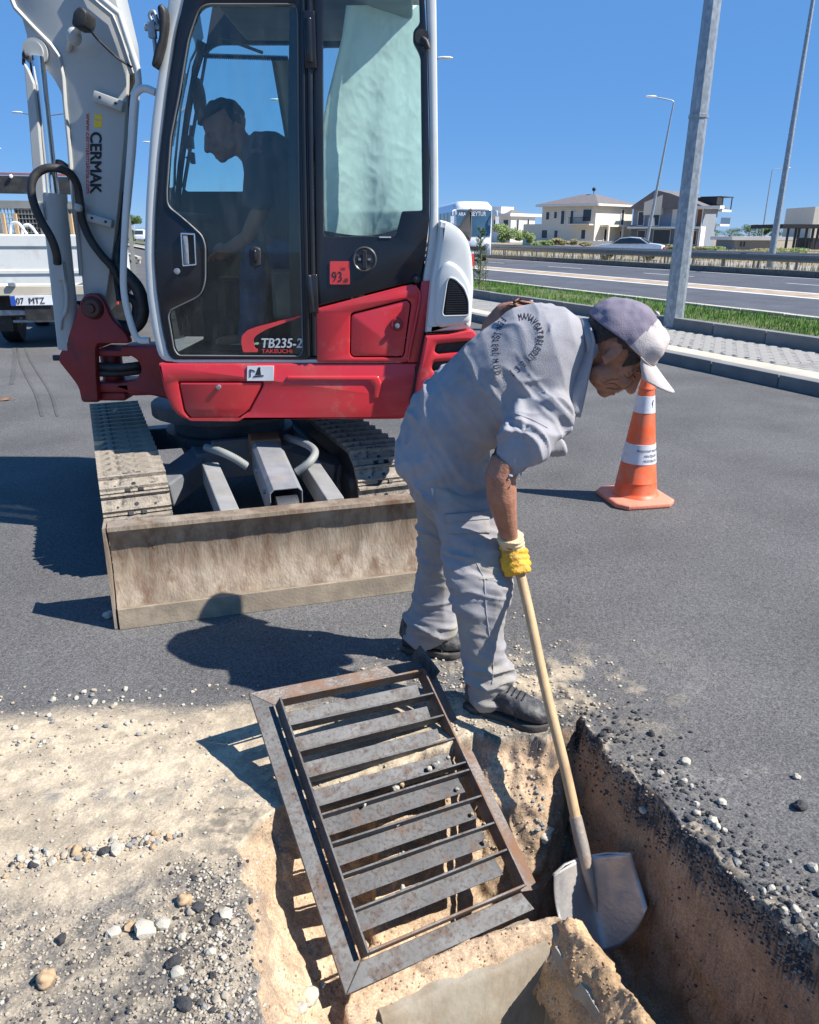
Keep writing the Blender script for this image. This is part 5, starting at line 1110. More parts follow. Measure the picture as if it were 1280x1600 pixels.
# --- engine hood and counterweight
YH0, YH1 = 3.74, 5.35
hd = rnd(PX([(687, 343), (703, 347), (722, 360), (734, 380), (738, 405), (741, 440), (739, 475), (736, 514), (715, 518), (664, 521), (672, 440), (682, 380)], YH0), [.01, .04, .06, .06, .06, .06, .06, .02, .02, .01, .01, .01])
hood = obj('engine_hood', plate([hd], YH0, YH1, .03), M_exw, ex, 40)
arch = rnd(PX([(682, 425), (700, 405), (720, 418), (736, 445), (737, 480), (735, 505), (688, 512), (679, 505), (680, 460)], YH0), .05)
obj('hood_bulge', plate([arch], YH0-.018, YH0+.02, .017), M_exw, hood, 60)
vo_ = rnd(PX([(702, 431), (712, 434), (726, 448), (733, 468), (733, 490), (730, 493), (692, 494), (690, 489), (697, 440)], YH0), .022)
vi_ = rnd(PX([(702, 434), (711, 437), (724, 450), (731, 469), (731, 489), (728, 491), (694, 492), (692, 488), (699, 441)], YH0), .018)
ve = obj('air_vent', plate([vo_, vi_], YH0-.026, YH0-.005, .003), M_exw, ex, 40)
obj('vent_mesh', plate([vi_], YH0-.021, YH0-.010, 0), M_black, ve)
b = MB()
for k in range(20):
    y = 437+k*2.8; x0 = 700-(y-437)*.13; x1 = min(731, 712+(y-437)*.62); b.box((P(x0, y, YH0).lerp(P(x1, y, YH0), .5)-Vector((0, .022, 0))), ((P(x1, y, YH0)-P(x0, y, YH0)).x-.012, .004, .003))
s_ = obj('vent_slat', b, M_rubber, ve); s_['kind'] = 'stuff'
cw = rnd(PX([(664, 524), (700, 522), (738, 515), (745, 522), (744, 560), (738, 600), (722, 640), (645, 640), (650, 600)], YH0), [.01, .01, .03, .02, .04, .06, .08, .02, .02])
s1 = rnd(PX([(682, 537), (745, 531), (745, 548), (684, 553), (680, 550)], YH0), .02); s2 = rnd(PX([(677, 565), (728, 562), (722, 578), (678, 580), (675, 576)], YH0), .02)
s1 = rnd(PX([(682, 537), (735, 532), (735, 548), (684, 553), (679, 549)], YH0), .02)
cwo = obj('counterweight', plate([cw, s1, s2], YH0-.02, YH0+.08, .014), M_red, ex, 40)
obj('counterweight_core', plate([rnd(PX([(668, 530), (738, 524), (738, 590), (720, 630), (655, 630)], YH0), .03)], YH0+.04, YH1+.05, .01), mat('dark_red', (.15, .02, .02), .6), cwo)
obj('louvre_back', plate([PX([(673, 533), (737, 530), (737, 582), (673, 582)], YH0)], YH0+.02, YH0+.035, 0), M_rubber, cwo)
obj('gap_seal', plate([PX([(674.5, 438), (686, 362), (688, 362), (683, 400), (672, 470), (663, 521), (656, 566), (645, 632), (640, 632), (654, 560), (666, 500)], YH0)], YH0+.03, YH0+.1, 0), M_rubber, ex)
obj('exhaust_cowl', plate([rnd(PL([(712, 362), (737, 324), (738, 362), (735, 378), (724, 366)], 4.6), .01)], 4.6, 4.72, .01), mat('cowl_grey', (.09, .09, .09), .7), ex, 40)
obj('reflector', plate([rnd(PL([(737, 396), (740.5, 396), (741, 416), (738, 416)], 4.0), .003)], 3.99, 4.03, .002), M_tail, ex)
# --- grab rail in front of the cab
b = MB(); b.tube(catmull([P(243, 144, YN+.06), P(226, 138, YN+.06), P(214, 144, YN+.06), P(209, 160, YN+.06), P(204, 240, YN+.06), P(197, 330, YN+.06), P(193, 420, YN+.06), P(195, 465, YN+.06), P(206, 510, YN+.06), P(216, 530, YN+.06), P(234, 532, YN+.06)], 6), .0165, 12); obj('grab_rail', b, M_exw, ex, 60)
# side mirror
mo = rnd(PX([(249, 12), (256, 8), (263, 18), (264, 40), (260, 68), (252, 98), (244, 108), (240, 103), (245, 80), (252, 60), (252, 40)], YN-.02), .015)
mir = obj('side_mirror', plate([mo], YN-.06, YN+.05, .012), M_rubber, ex, 50)
b = MB(); c = P(238, 47, YN-.01); b.cyl(c+Vector((-.03, 0, .01)), c+Vector((.05, 0, .01)), .014, 10); b.box(c, (.03, .03, .06)); b.cyl(c+Vector((.005, 0, .03)), c+Vector((.005, 0, -.10)), .009, 8); b.tube(catmull([c+Vector((.01, 0, .02)), P(234, 24, YN-.01), P(240, 18, YN-.01), P(244, 28, YN-.01), c+Vector((.025, 0, .02))], 5), .009, 8); obj('mirror_bracket', b, M_galv, mir, 50)
# --- boom
YB = 4.32; TH = .20
bm_o = PX([(147, 498), (132, 480), (126, 420), (121, 370), (113, 300), (107, 220), (102, 170), (94, 142), (82, 120), (64, 100), (46, 90), (42, 75), (42, 58), (30, 15), (10, -20), (-8, -60), (-10, -140), (150, -140), (172, -40), (183, 5), (196, 60), (199, 100), (198, 150), (193, 230), (185, 320), (175, 400), (163, 480)], YB)
bm_o = rnd(bm_o, .02)
boom = obj('boom', plate([bm_o], YB, YB+TH, .008), M_boom, ex, 30)
fl = [P(x, y, YB-.002) for x, y in ((-2, -50), (14, -12), (24, 12), (52, 42), (80, 70), (93, 88), (99, 120), (102, 165), (108, 220), (114, 300), (122, 370), (127, 430))]
b = MB(); b.tube(fl, .012, 6); obj('boom_flange', b, M_boom, boom, 60)
b = MB(); 
for r_, d0, d1 in ((.062, -.02, .0), (.045, -.032, -.02)): b.lathe(P(57, 82, YB), [(.001, -d0), (r_, -d0), (r_, -d1-.001), (.001, -d1-.001)], 28, ((1, 0, 0), (0, 0, 1), (0, -1, 0)))
b.cyl(P(57, 82, YB)+Vector((0, 0, 0)), P(57, 82, YB)+Vector((0, TH+.02, 0)), .05, 16)
obj('cylinder_pin', b, M_boom, boom, 40)
for q_, d1, d2 in (((150, 151), (196, 168), 8), ((139, 339), (179, 350), 10)):
    a = P(*q_, YB-.0); c = P(*d1, YB-.0); b = MB(); b.bar(a-Vector((0, .022, 0)), c-Vector((0, .022, 0)), .045, .05 if d2 == 8 else .04, up=(0, 0, 1)); bk = obj('bracket_strip', b.me(bevel=.006), M_boom, ex, 40)
    b = MB()
    for t_ in (.25, .78): p = a.lerp(c, t_)-Vector((0, .045, -.003)); b.cyl(p, p-Vector((0, .003, 0)), .007, 8)
    obj('bolt_hole', b, M_ink, bk)
YL = YB-.0005
obj('lettering', text_on('CERMAK', P(141.5, 206, YL), P(141.5, 303, YL), (P(160, 200, YL)-P(140, 200, YL)), .060, .04, .002), M_ink, boom)
obj('lettering', text_on('www.cermakmakina.com', P(134.5, 177, YL), P(134.5, 302, YL), (P(160, 200, YL)-P(140, 200, YL)), .026, .01, .002), M_inkred, boom)
b = MB(); 
for q_ in ([(147.5, 179), (159.5, 179), (159.5, 188), (155, 186), (147.5, 186)], [(147.5, 187), (152, 189), (159.5, 189), (159.5, 199), (147.5, 199)]): b.prism([P(x, y, YL) for x, y in q_], (0, -.001, 0))
obj('logo_mark', b, M_inkyel, boom)
# work light, stem, cable
b = MB(); b.prism([P(x, y, YB-.24) for x, y in ((121, 10), (128, 10), (135, 18), (135, 30), (131, 42), (115, 42), (111, 36), (114, 18))], (0, .12, 0)); wl = obj('work_light', b.me(bevel=.018, seg=3), M_rubber, ex, 50)
b = MB(); b.tube([P(124, 40, YB-.18), P(120, 50, YB-.14), P(114, 58, YB-.1), P(109, 72, YB-.02), P(107, 78, YB)], .016, 8); b.ell(P(116, 57, YB-.12), (.035, .035, .04)); obj('light_stem', b, M_boom, wl, 50)
b = MB(); b.tube(catmull([P(134, 36, YB-.18), P(150, 58, YB-.12), P(170, 78, YB-.08), P(186, 92, YB-.06), P(206, 105, YB-.05)], 6), .006, 6); obj('light_cable', b, M_ink, wl, 60)
# hose pipes on the back of the boom
b = MB(); b.tube([P(145, -40, YB-.05), P(158, -2, YB-.05), P(187, 22, YB-.05), P(199, 60, YB-.05), P(215, 108, YB-.05), P(217, 130, YB-.05), P(208, 150, YB-.05)], .016, 10); obj('steel_pipe', b, M_exw, boom, 50)
b = MB(); b.tube([P(125, -40, YB-.02), P(142, -2, YB-.02), P(175, 25, YB-.02), P(188, 60, YB-.02), P(206, 115, YB-.02)], .013, 10); obj('steel_pipe', b, M_boom, boom, 50)
hose([P(182, 26, YB+.05), P(193, 60, YB+.05), P(205, 100, YB+.05), P(209, 130, YB+.05), P(203, 165, YB+.05), P(199, 230, YB+.1), P(192, 300, YB+.1), P(186, 350, YB+.1), P(183, 400, YB), P(184, 440, YB)], .018)
hose([P(196, 300, YB+.05), P(190, 350, YB+.05), P(185, 390, YB+.05), P(180, 420, YB+.05), P(186, 470, YB)], .014)
# loop hose from cylinder over to the boom
hose([P(90, 412, YB-.18), P(88, 395, YB-.2), P(80, 372, YB-.22), P(62, 340, YB-.23), P(51, 310, YB-.23), P(50, 285, YB-.22), P(60, 269, YB-.2), P(80, 262, YB-.18), P(105, 268, YB-.14), P(119, 285, YB-.1), P(125, 315, YB-.07), P(129, 345, YB-.05), P(142, 375, YB-.05), P(160, 400, YB-.05), P(176, 418, YB-.04), P(188, 440, YB-.02), P(205, 452, YB)], .021)
hose([P(84, 256, YB+.05), P(95, 256, YB+.05), P(107, 266, YB+.05), P(112, 280, YB+.1)], .02)
b = MB(); a = P(120, 323, YB-.05); c = P(132, 326, YB-.05); b.bar(a, c, .09, .04); obj('hose_clamp', b.me(bevel=.012), M_boom, boom, 50)
hose([P(180, 415, YB), P(200, 432, YB), P(216, 452, YB), P(223, 478, YB), P(220, 500, YB), P(208, 512, YB), P(190, 516, YB), P(172, 508, YB)], .036)
hose([P(186, 430, YB+.06), P(196, 460, YB+.08), P(210, 470, YB+.08), P(212, 490, YB+.08), P(200, 506, YB+.08), P(180, 505, YB+.08)], .024)
# boom cylinder: rod, barrel, guard
YC = YB-.02
b = MB(); b.tube([P(59, 88, YC), P(83, 306, YC)], .032, 14); rod = obj('cylinder_rod', b, M_chrome, ex, 60)
b = MB(); b.tube([P(84, 306, YC), P(109, 545, YC)], .062, 20); b.tube([P(84, 302, YC), P(85, 316, YC)], .066, 20); cyl = obj('boom_cylinder', b, M_boom, ex, 60)
b = MB(); b.tube(catmull([P(96, 430, YC-.07), P(101, 440, YC-.07), P(104, 460, YC-.07), P(103, 485, YC-.07), P(96, 498, YC-.07), P(94, 515, YC-.07)], 5), .011, 8); b.box(P(95, 423, YC-.06), (.05, .05, .09)); obj('oil_pipe', b, M_boom, cyl, 60)
b = MB(); b.prism([P(x, y, YC-.06) for x, y in ((37, 98), (43, 108), (52, 130), (60, 200), (70, 320), (66, 345), (56, 330), (44, 180))], (0, .03, 0)); b.box(P(66, 330, YC-.03), (.05, .08, .09)); obj('cylinder_guard_plate', b.me(bevel=.004), M_boom, ex)
b = MB(); b.tube([P(37, 86, YC-.05), P(44, 88, YC-.03)], .012, 8); b.tube([P(37, 83, YC), P(37, 100, YC-.04)], .008, 6); b.tube([P(48, 98, YC), P(74, 320, YC)], .006, 6); obj('guide_rod', b, M_ink, ex)
# swing bracket
br_o = rnd(PL([(127, 466), (134, 459), (152, 459), (162, 470), (173, 497), (197, 522), (203, 537), (152, 537), (149, 545), (150, 585), (152, 612), (153, 629), (127, 629), (122, 605), (111, 590), (91, 565), (91, 556), (104, 531), (116, 497)], YB-.08), [.05, .05, .05, .05, .03, .03, .02, .01, .01, .01, .02, .01, .02, .06, .06, .03, .03, .03, .05])
sb = obj('swing_bracket', plate([br_o], YB-.08, YB-.015, .012), M_red2, ex, 40)
obj('bracket_cheek', plate([rnd(PL([(127, 466), (134, 459), (152, 459), (162, 470), (173, 497), (190, 530), (116, 560), (91, 560), (104, 531), (116, 497)], YB+.2), .03)], YB+TH+.01, YB+TH+.07, .01), M_red2, sb, 40)
b = MB(); c = P(145, 481, YB-.08); b.lathe(c, [(.001, .03), (.045, .03), (.055, .02), (.062, .0)], 28, ((1, 0, 0), (0, 0, 1), (0, -1, 0))); b.lathe(c, [(.001, .045), (.022, .045), (.026, .03)], 20, ((1, 0, 0), (0, 0, 1), (0, -1, 0))); obj('pivot_pin', b, mat('greasy_pin', (.10, .035, .03), .45, var=.3), sb, 40)
b = MB(); b.cyl(P(84, 559, YB-.04), P(94, 559, YB-.04), .016, 10); obj('grease_bolt', b, M_dark, sb)
b = MB()
for y0, y1, mt_ in ((545, 556, 0), (596, 612, 0)): pa = P(150, y0, YB); pc = P(208, y1, YB); b.box(((pa.x+pc.x)/2, YB+.08, (pa.z+pc.z)/2), (pc.x-pa.x, .24, pa.z-pc.z))
pc = P(168, 580, YB); b.cyl((pc.x, YB+.08, P(0, 612, YB).z), (pc.x, YB+.08, P(0, 545, YB).z), .06, 16); b.box((P(152, 600, YB).x+.06, YB+.1, P(0, 618, YB).z), (.2, .24, .05))
obj('swing_fork', b.me(bevel=.015), M_red2, sb, 40)
sp_o = rnd(PL([(186, 541), (246, 540), (268, 560), (268, 626), (236, 618), (206, 619), (196, 612), (178, 607), (182, 599), (213, 593), (221, 577), (215, 564), (205, 557), (190, 553)], YB-.04), .02)
obj('swing_post', plate([sp_o], YB-.04, YB+.16, .015), M_red2, ex, 40)
hose([P(150, 571, YB-.02), P(180, 574, YB-.03), P(214, 571, YB-.02), P(230, 566, YB+.1)], .022); hose([P(150, 583, YB-.02), P(185, 583, YB-.01), P(216, 580, YB), P(230, 578, YB+.1)], .02)
# ================================================================ STEEL DRAIN GRATE LEANING OVER THE PIT
gT = Vector((-.4978, 2.0102, .2261)); gx_ = Vector((.841, .526, -.128)); gy_ = -Vector((-.399, .762, .510)); gn_ = Vector((.366, -.377, .851))
gw, gl = .674, .865; gs, gs2, gh = .068, .061, .051
def Q(u, v, h=0.): return gT+gx_*u+gy_*v+gn_*h
dg_ = thing('drain_grate', 'rusty dark steel drain grate in its angle frame leaning over the pit', 'grate', (0, 1.75, -.05))
def slab(pts, h0, h1, name, mt, bev=.0015, par=None):
    b = MB(); b.prism([Q(u, v, h0) for u, v in pts], gn_*(h1-h0)); return obj(name, b.me(bevel=bev), mt, par or dg_)
T_ = .007
# four angle irons, mitred; flanges flat, legs going down behind the grate box
slab([(0, 0), (gs-.004, gs2-.004), (gs-.004, gl-gs2+.004), (0, gl)], -T_, 0, 'frame_angle', M_grate)
slab([(.001, 0), (gw, 0), (gw-gs+.004, gs2-.005), (gs-.003, gs2-.005)], -T_-.001, -.001, 'frame_angle', M_grater)
slab([(.001, gl), (gs-.003, gl-gs2+.005), (gw-gs+.004, gl-gs2+.005), (gw-.045, gl-.002)], -T_-.001, -.001, 'frame_angle', M_grate)
slab([(gw+.0, .055), (gw, gl-.045), (gw-gs+.005, gl-gs2+.004), (gw-gs+.005, gs2-.004)], -T_, 0, 'frame_angle', M_grater)
slab([(gw-gs+.02, -.028), (gw-gs+.028, -.028), (gw-.012, .085), (gw-.02, .085)], -.02, .05, 'frame_angle', M_grate)
x0, x1, y0, y1 = gs, gw-gs, gs2, gl-gs2
for pts, h0, mt_ in (([(x0, y0), (x0+T_, y0), (x0+T_, y1), (x0, y1)], -.002, M_grate), ([(x1-T_, y0), (x1, y0), (x1, y1), (x1-T_, y1)], -.002, M_grater), ([(x0+T_, y0), (x1-T_, y0), (x1-T_, y0+T_), (x0+T_, y0+T_)], -.003, M_grater), ([(x0+T_, y1-T_), (x1-T_, y1-T_), (x1-T_, y1), (x0+T_, y1)], -.003, M_grater)):
    slab(pts, h0, gh-(.001 if mt_ is M_grater else 0), 'grate_side', mt_)
b = MB(); b.prism([Q(x0-.014, y0+.01, .002), Q(x0-.001, y0+.01, .002), Q(x0-.001, y0+.01, gh-.008)], gy_*(y1-y0-.02)) if False else None
fr_ = [.125, .240, .352, .468, .503, .618, .735, .853]
Lv = y1-y0
rs = random.Random(3)
for i, fq in enumerate(fr_):
    v = y0+Lv*fq; tl = rs.uniform(-.0025, .0025)
    slab([(x0+T_+.001, v-.003+tl), (x1-T_-.001, v-.003-tl), (x1-T_-.001, v+.003-tl), (x0+T_+.001, v+.003+tl)], .0, gh-.004, 'grate_bar', M_grate, .001)
    a = -1 if i < 4 else 1
    e0 = x0+T_+.004; e1 = x1-T_-.03
    p0 = v+a*.0035; p1 = v+a*.054
    b = MB(); hh0, hh1 = .004, .016 if a < 0 else .010
    b.prism([Q(e0, p0, hh0), Q(e0, p1, hh1), Q(e0, p1, hh1+.006), Q(e0, p0, hh0+.006)], gx_*(e1-e0)); obj('grate_slat', b.me(bevel=.0012), M_grate, dg_)
slab([(x0+T_+.004, y1-T_-.062), (x1-T_-.03, y1-T_-.062), (x1-T_-.03, y1-T_-.004), (x0+T_+.004, y1-T_-.004)], .004, .010, 'grate_slat', M_grate, .001) if False else None

# ================================================================ SHOVEL
s0 = P(806, 868, 2.275); s1 = P(913, 1336, 1.81); sd = (s1-s0).normalized()
shv = thing('shovel', 'round bladed shovel with pale wooden handle standing in the trench', 'shovel', s1)
b = MB(); ln = (s1-s0).length; n = 26; pts = [s0+sd*(ln*i/n)+Vector((.002*math.sin(i*.4), .002*math.cos(i*.5), 0)) for i in range(n+1)]
b.tube(pts, [.0165 if 1 < i else (.012 if i == 0 else .016) for i in range(n+1)], 16); obj('handle', b, M_wood, shv, 60)
u_ = Vector((.96, .24, .14)); u_ = (u_-sd*u_.dot(sd)).normalized(); nf = u_.cross(sd); nf = nf if nf.y < 0 else -nf
b = MB(); b.tube([s1-sd*.115, s1-sd*.03, s1+sd*.05, s1+sd*.12, s1+sd*.165], [.0195, .021, .018, .012, .004], 16)
obj('socket', b, mat('socket_steel', (.32, .28, .24), .6, .3, var=.15, vs=10, col2=(.3, .2, .13), c2s=10, c2lo=.5, bump=.2), shv, 60)
nu, nv = 24, 24; V = []; F = []
for j in range(nv+1):
    t_ = j/nv
    for i in range(nu+1):
        s_ = -1+2*i/nu
        hw = .124+.012*math.sin(t_*2.2); lb_ = .27*(1-.42*abs(s_)**2.2*1.0) if True else 0
        vv = -.012*(1-abs(s_))*0 + t_*lb_
        q = s1+u_*(s_*hw)+sd*(vv+.012)+nf*(.078*abs(s_)**1.4-.012-.03*math.sin(t_*math.pi)*.5)
        V.append(q)
for j in range(nv):
    for i in range(nu): a = j*(nu+1)+i; F.append((a, a+1, a+nu+2, a+nu+1))
me = bpy.data.meshes.new('b'); me.from_pydata([tuple(v) for v in V], [], F)
o_ = obj('blade', me, M_shovel, shv, 180); md = o_.modifiers.new('s', 'SOLIDIFY'); md.thickness = .003; md.offset = 0
b = MB(); e0 = s1-u_*.124+sd*.012+nf*.064; 
for sg in (-1, 1): b.tube([s1+u_*(sg*.124)+sd*.012+nf*.064, s1+u_*(sg*.07)+sd*.011+nf*.006, s1+u_*(sg*.02)+sd*.01-nf*.008], .0045, 8)
obj('step_edge', b, M_shovel, shv, 60)

# ================================================================ TRAFFIC CONE
kc = G(991, 780, 0); cone = thing('traffic_cone', 'orange traffic cone with two white bands standing on the asphalt', 'traffic cone', kc)
CH = .80
b = MB(); oc = []
for k in range(4):
    a = R_(45+90*k+12)
    for da in (-R_(10), R_(10)): oc.append((math.cos(a+da)*.240, math.sin(a+da)*.240))
rows = [[kc+Vector((x*s_, y*s_, z_)) for x, y in oc] for s_, z_ in ((.97, .0), (1, .008), (1, .028), (.95, .036), (.62, .046))]
obj('base', b.rings(rows).me(bevel=.004), M_orange2, cone, 30)
R0, R1 = .138, .033
def cr(z_): return R0+(R1-R0)*z_/CH
def band(z0, z1, mt_, name, dr=.0, seg=40, n=6):
    b = MB(); pr = [(cr(z0)+dr, z0)]+[(cr(z0+(z1-z0)*i/n)+dr, z0+(z1-z0)*i/n) for i in range(1, n+1)]
    pr = [(pr[0][0]-.004, z0-.0005)]+pr+[(pr[-1][0]-.004, z1+.0005)]
    b.rings([[kc+Vector((r*math.cos(2*math.pi*k/seg), r*math.sin(2*math.pi*k/seg), z_)) for k in range(seg)] for r, z_ in pr], False); return obj(name, b, mt_, cone, 60)
b = MB(); pr = [(.15, .04), (.145, .05), (cr(.06)+.004, .058), (cr(.07), .07), (cr(.13), .13), (cr(.131)+.002, .132), (cr(.136)+.002, .137), (cr(.14), .14), (cr(.4), .4), (cr(.70), .70), (cr(.705)+.004, .705), (cr(.715)+.004, .715), (cr(.72), .72), (cr(.79), .79), (.02, .80), (.012, .78)]
b.rings([[kc+Vector((r*math.cos(2*math.pi*k/40), r*math.sin(2*math.pi*k/40), z_)) for k in range(40)] for r, z_ in pr], False); obj('body', b, M_orange, cone, 40)
lo_b = band(.255, .375, M_reflect, 'reflective_band', .0025); hi_b = band(.565, .665, M_reflect, 'reflective_band', .0025)
def cyl_text(s, zc, wid, h, az, bold):
    me = text_mesh(s, 0, bold); x = [v.co.x for v in me.vertices]; x0_, x1_ = min(x), max(x)
    bm = bmesh.new(); bm.from_mesh(me); bmesh.ops.triangulate(bm, faces=bm.faces); bm.to_mesh(me); bm.free()
    for v in me.vertices:
        xx = ((v.co.x-x0_)/(x1_-x0_)-.5)*wid; z_ = zc+v.co.y/.72*h; r = cr(z_)+.0042; a = az+xx/r; v.co = kc+Vector((r*math.cos(a), r*math.sin(a), z_))
    return me
AZ = R_(-62)
for s, zc, wid in (('MANAVGAT BELEDİYESİ', .333, .185), ('FEN İŞLERİ', .302, .095), ('MÜDÜRLÜĞÜ', .272, .105)): obj('lettering', cyl_text(s, zc, wid, .014, AZ, .012), M_ink, lo_b)
b = MB(); r = cr(.62)+.004; b.tube([kc+Vector((r*math.cos(a), r*math.sin(a), z_)) for a, z_ in ((R_(-55), .645), (R_(-62), .625), (R_(-58), .615), (R_(-62), .590))], .002, 5); obj('scratch', b, M_ink, hi_b)

# ================================================================ STONES
def rock(seed, sub=2, flat=.7):
    rs = random.Random(seed); bm = bmesh.new(); bmesh.ops.create_icosphere(bm, subdivisions=sub, radius=1); off = Vector((rs.uniform(0, 50),)*3)
    sc = Vector((rs.uniform(.8, 1.2), rs.uniform(.65, 1), flat*rs.uniform(.8, 1.1)))
    for v in bm.verts: n_ = 1+.42*noise.noise(v.co*1.2+off)+.22*noise.noise(v.co*2.6+off); v.co = Vector((v.co.x*sc.x, v.co.y*sc.y, v.co.z*sc.z))*n_
    me = bpy.data.meshes.new('rock'); bm.to_mesh(me); bm.free(); return me
SM = [mat('stone_pale', (.38, .32, .24), .85, var=.15, vs=1.5, bump=.3, bs=9), mat('stone_white', (.47, .43, .35), .85, var=.1, vs=1.5, bump=.3, bs=9), mat('stone_dark', (.05, .05, .052), .8, var=.3, vs=2, bump=.5, bs=9), mat('stone_tan', (.42, .29, .17), .8, var=.15, vs=1.5, bump=.2, bs=9), mat('stone_grey', (.24, .235, .22), .85, var=.2, vs=1.5, bump=.3, bs=9)]
RK = {}
for mi in range(5):
    for k in range(6):
        me = rock(mi*10+k, 3 if k < 2 else 2, .75); smooth(me, (180 if k < 2 else 24) if mi != 2 else 22); me.materials.append(SM[mi]); RK[mi, k] = me
def hitg(px, py, nz=.3):
    dr = ray(px, py).normalized(); r = BVHG.ray_cast(CAM, dr)
    if r[0] is None: return G(px, py, 0)
    return r[0] if r[1].z > nz or nz == .3 else None
def stone(px, py, sz, mi, label, group=None, cat='stone', name='stone', flat=1):
    g = hitg(px, py, .3) or G(px, py, 0); zz = g.z
    r = sz*.9/2*(g-CAM).length/FPX
    o = bpy.data.objects.new(name, RK[mi, random.randrange(6)]); COL.objects.link(o); o.scale = (r, r, r*flat); o.location = (g.x, g.y, zz+r*.42); o.rotation_euler = (random.uniform(-.3, .3), random.uniform(-.3, .3), random.uniform(0, 6.28)); tag(o, label, cat, group); return o
for px, py, sz, mi, lab in ((228, 1458, 34, 1, 'largest smooth pale stone lying left of the pit'), (254, 1447, 22, 1, 'pale angular stone touching the right of the largest stone'), (205, 1450, 18, 3, 'tan stone touching the left of the largest pale stone'), (178, 1461, 20, 1, 'flat whitish stone third left of the largest stone'),
    (288, 1411, 26, 3, 'smooth tan pebble standing alone above the largest stone'), (72, 1535, 30, 3, 'rough tan stone near the bottom left corner'), (354, 1432, 22, 1, 'white stone beside black asphalt crumbs left of the pit edge'), (310, 1421, 20, 2, 'black asphalt crumb right of the smooth tan pebble'), (338, 1440, 18, 2, 'black asphalt crumb touching the white stone'),
    (288, 1573, 22, 2, 'black asphalt lump near the bottom edge of the photo'), (278, 1523, 20, 1, 'squarish white stone among asphalt crumbs'), (272, 1507, 20, 2, 'black crumb just above the squarish white stone'), (97, 1470, 18, 2, 'dark stone left of the row of pale stones'), (120, 1333, 20, 3, 'flat tan pebble in the gravel line across the sand'), (182, 1331, 20, 1, 'white stone in the gravel line across the sand'), (164, 1334, 18, 2, 'dark stone in the gravel line across the sand'), (56, 1352, 14, 1, 'pale pebble at the left end of the gravel line'),
    (491, 1528, 22, 3, 'round brown stone on the soil beside the grate corner'), (484, 1560, 26, 1, 'angular pale rock lying at the foot of the pit bank'), (504, 1541, 12, 1, 'small pale stone right below the round brown stone'), (470, 1579, 20, 1, 'broad pale rock lowest on the pit bank'),
    (1005, 1268, 15, 1, 'white stone on the asphalt right of the trench edge'), (1128, 1256, 14, 1, 'white stone farther right on the asphalt by the trench'), (1071, 1192, 16, 1, 'white stone on the asphalt above the trench, near dark crumbs'), (1245, 1216, 12, 1, 'white pebble close to the right edge of the photo'), (1250, 1262, 20, 2, 'black asphalt lump close to the right edge of the photo'), (1270, 1358, 16, 1, 'pale stone right of the trench at the photo edge'), (857, 1300, 18, 1, 'pale stone in the small gravel pile beside the shovel handle'), (852, 1312, 22, 1, 'largest pale stone of the gravel pile beside the shovel handle'), (170, 964, 18, 1, 'white stone lying in the shadow left of the dozer blade'),
    (1112, 1285, 16, 1, 'white stone directly right of the trench rim'), (1120, 1294, 13, 1, 'small pale stone under the white stone at the trench rim')):
    stone(px, py, sz, mi, lab)
# resting on the grate
for u, v, sz, mi, lab in ((.335, .42, .026, 1, 'squarish white stone caught between grate bars, left of a round one'), (.36, .412, .024, 3, 'round tan stone caught between the two middle grate bars'), (.22, .437, .017, 1, 'small white stone at the left end of the middle grate gap'), (.475, .39, .020, 1, 'pale stone at right in the middle grate gap'), (.50, .383, .022, 4, 'grey stone at right in the middle grate gap'), (.515, .378, .016, 1, 'small pale stone right of the grey one on the grate'), (.56, .372, .012, 1, 'tiny pale stone at the far right of the middle grate gap'),
    (.54, .475, .014, 1, 'pale chip in the fifth gap of the grate at right'), (.30, .52, .013, 1, 'pale chip in the middle of the fifth grate gap'), (.55, .56, .016, 3, 'tan chip at the right end of the sixth grate gap'), (.28, .60, .016, 1, 'pale chip at the middle of the sixth grate gap'), (.55, .648, .020, 3, 'tan stone at the right end of the seventh grate gap'), (.24, .685, .018, 1, 'pale stone in the seventh grate gap')):
    o = bpy.data.objects.new('stone', RK[mi, random.randrange(6)]); COL.objects.link(o); o.scale = (sz/2,)*3; o.location = Q(u, v, .018+sz*.4); o.rotation_euler = (1, random.random(), random.random()*6); tag(o, lab, 'stone', 'stones caught in the grate')
rs = random.Random(11)
def scatter(n, f, szr, mats, label, group):
    for i in range(n):
        px, py = f(); sz = rs.uniform(*szr); mi = rs.choice(mats); stone(px, py, sz, mi, label, group, 'pebble', 'pebble')
dk = {2: 'black asphalt crumb', 1: 'pale pebble'}
def line(): t_ = rs.random(); return 5+t_*270+rs.gauss(0, 5), 1356-t_*50+rs.gauss(0, 7)
for i in range(60): px, py = line(); mi = rs.choice([0, 1, 1, 3, 4, 2]); stone(px, py, rs.uniform(6, 13), mi, ['small sandy pebble', 'small white pebble', 'small black crumb', 'small tan pebble', 'small grey pebble'][mi]+' in the gravel line across the sand', 'pebbles in the gravel line', 'pebble', 'pebble')
for i in range(75): px = rs.triangular(225, 405, 350)+rs.gauss(0, 14); py = rs.uniform(1370, 1598); mi = rs.choice([1, 2, 2, 0, 4, 0, 1]); stone(px, py, 4+12*rs.random()**2.2, mi, ['sandy pebble', 'white pebble', 'black asphalt crumb', '', 'grey pebble'][mi]+' in the loose band left of the pit', 'loose stones left of the pit', 'pebble', 'pebble')
for i in range(90):
    t_ = rs.random(); px = 905+t_*375+abs(rs.gauss(0, 38))+3; py = 1120+t_*375-abs(rs.gauss(0, 16))+6; mi = rs.choice([2, 2, 2, 1, 4, 2]); stone(px, py, rs.uniform(4, 13), mi, ['', 'white pebble', 'black asphalt crumb', '', 'grey pebble'][mi]+' scattered along the broken edge of the trench', 'crumbs along the trench edge', 'pebble', 'pebble')
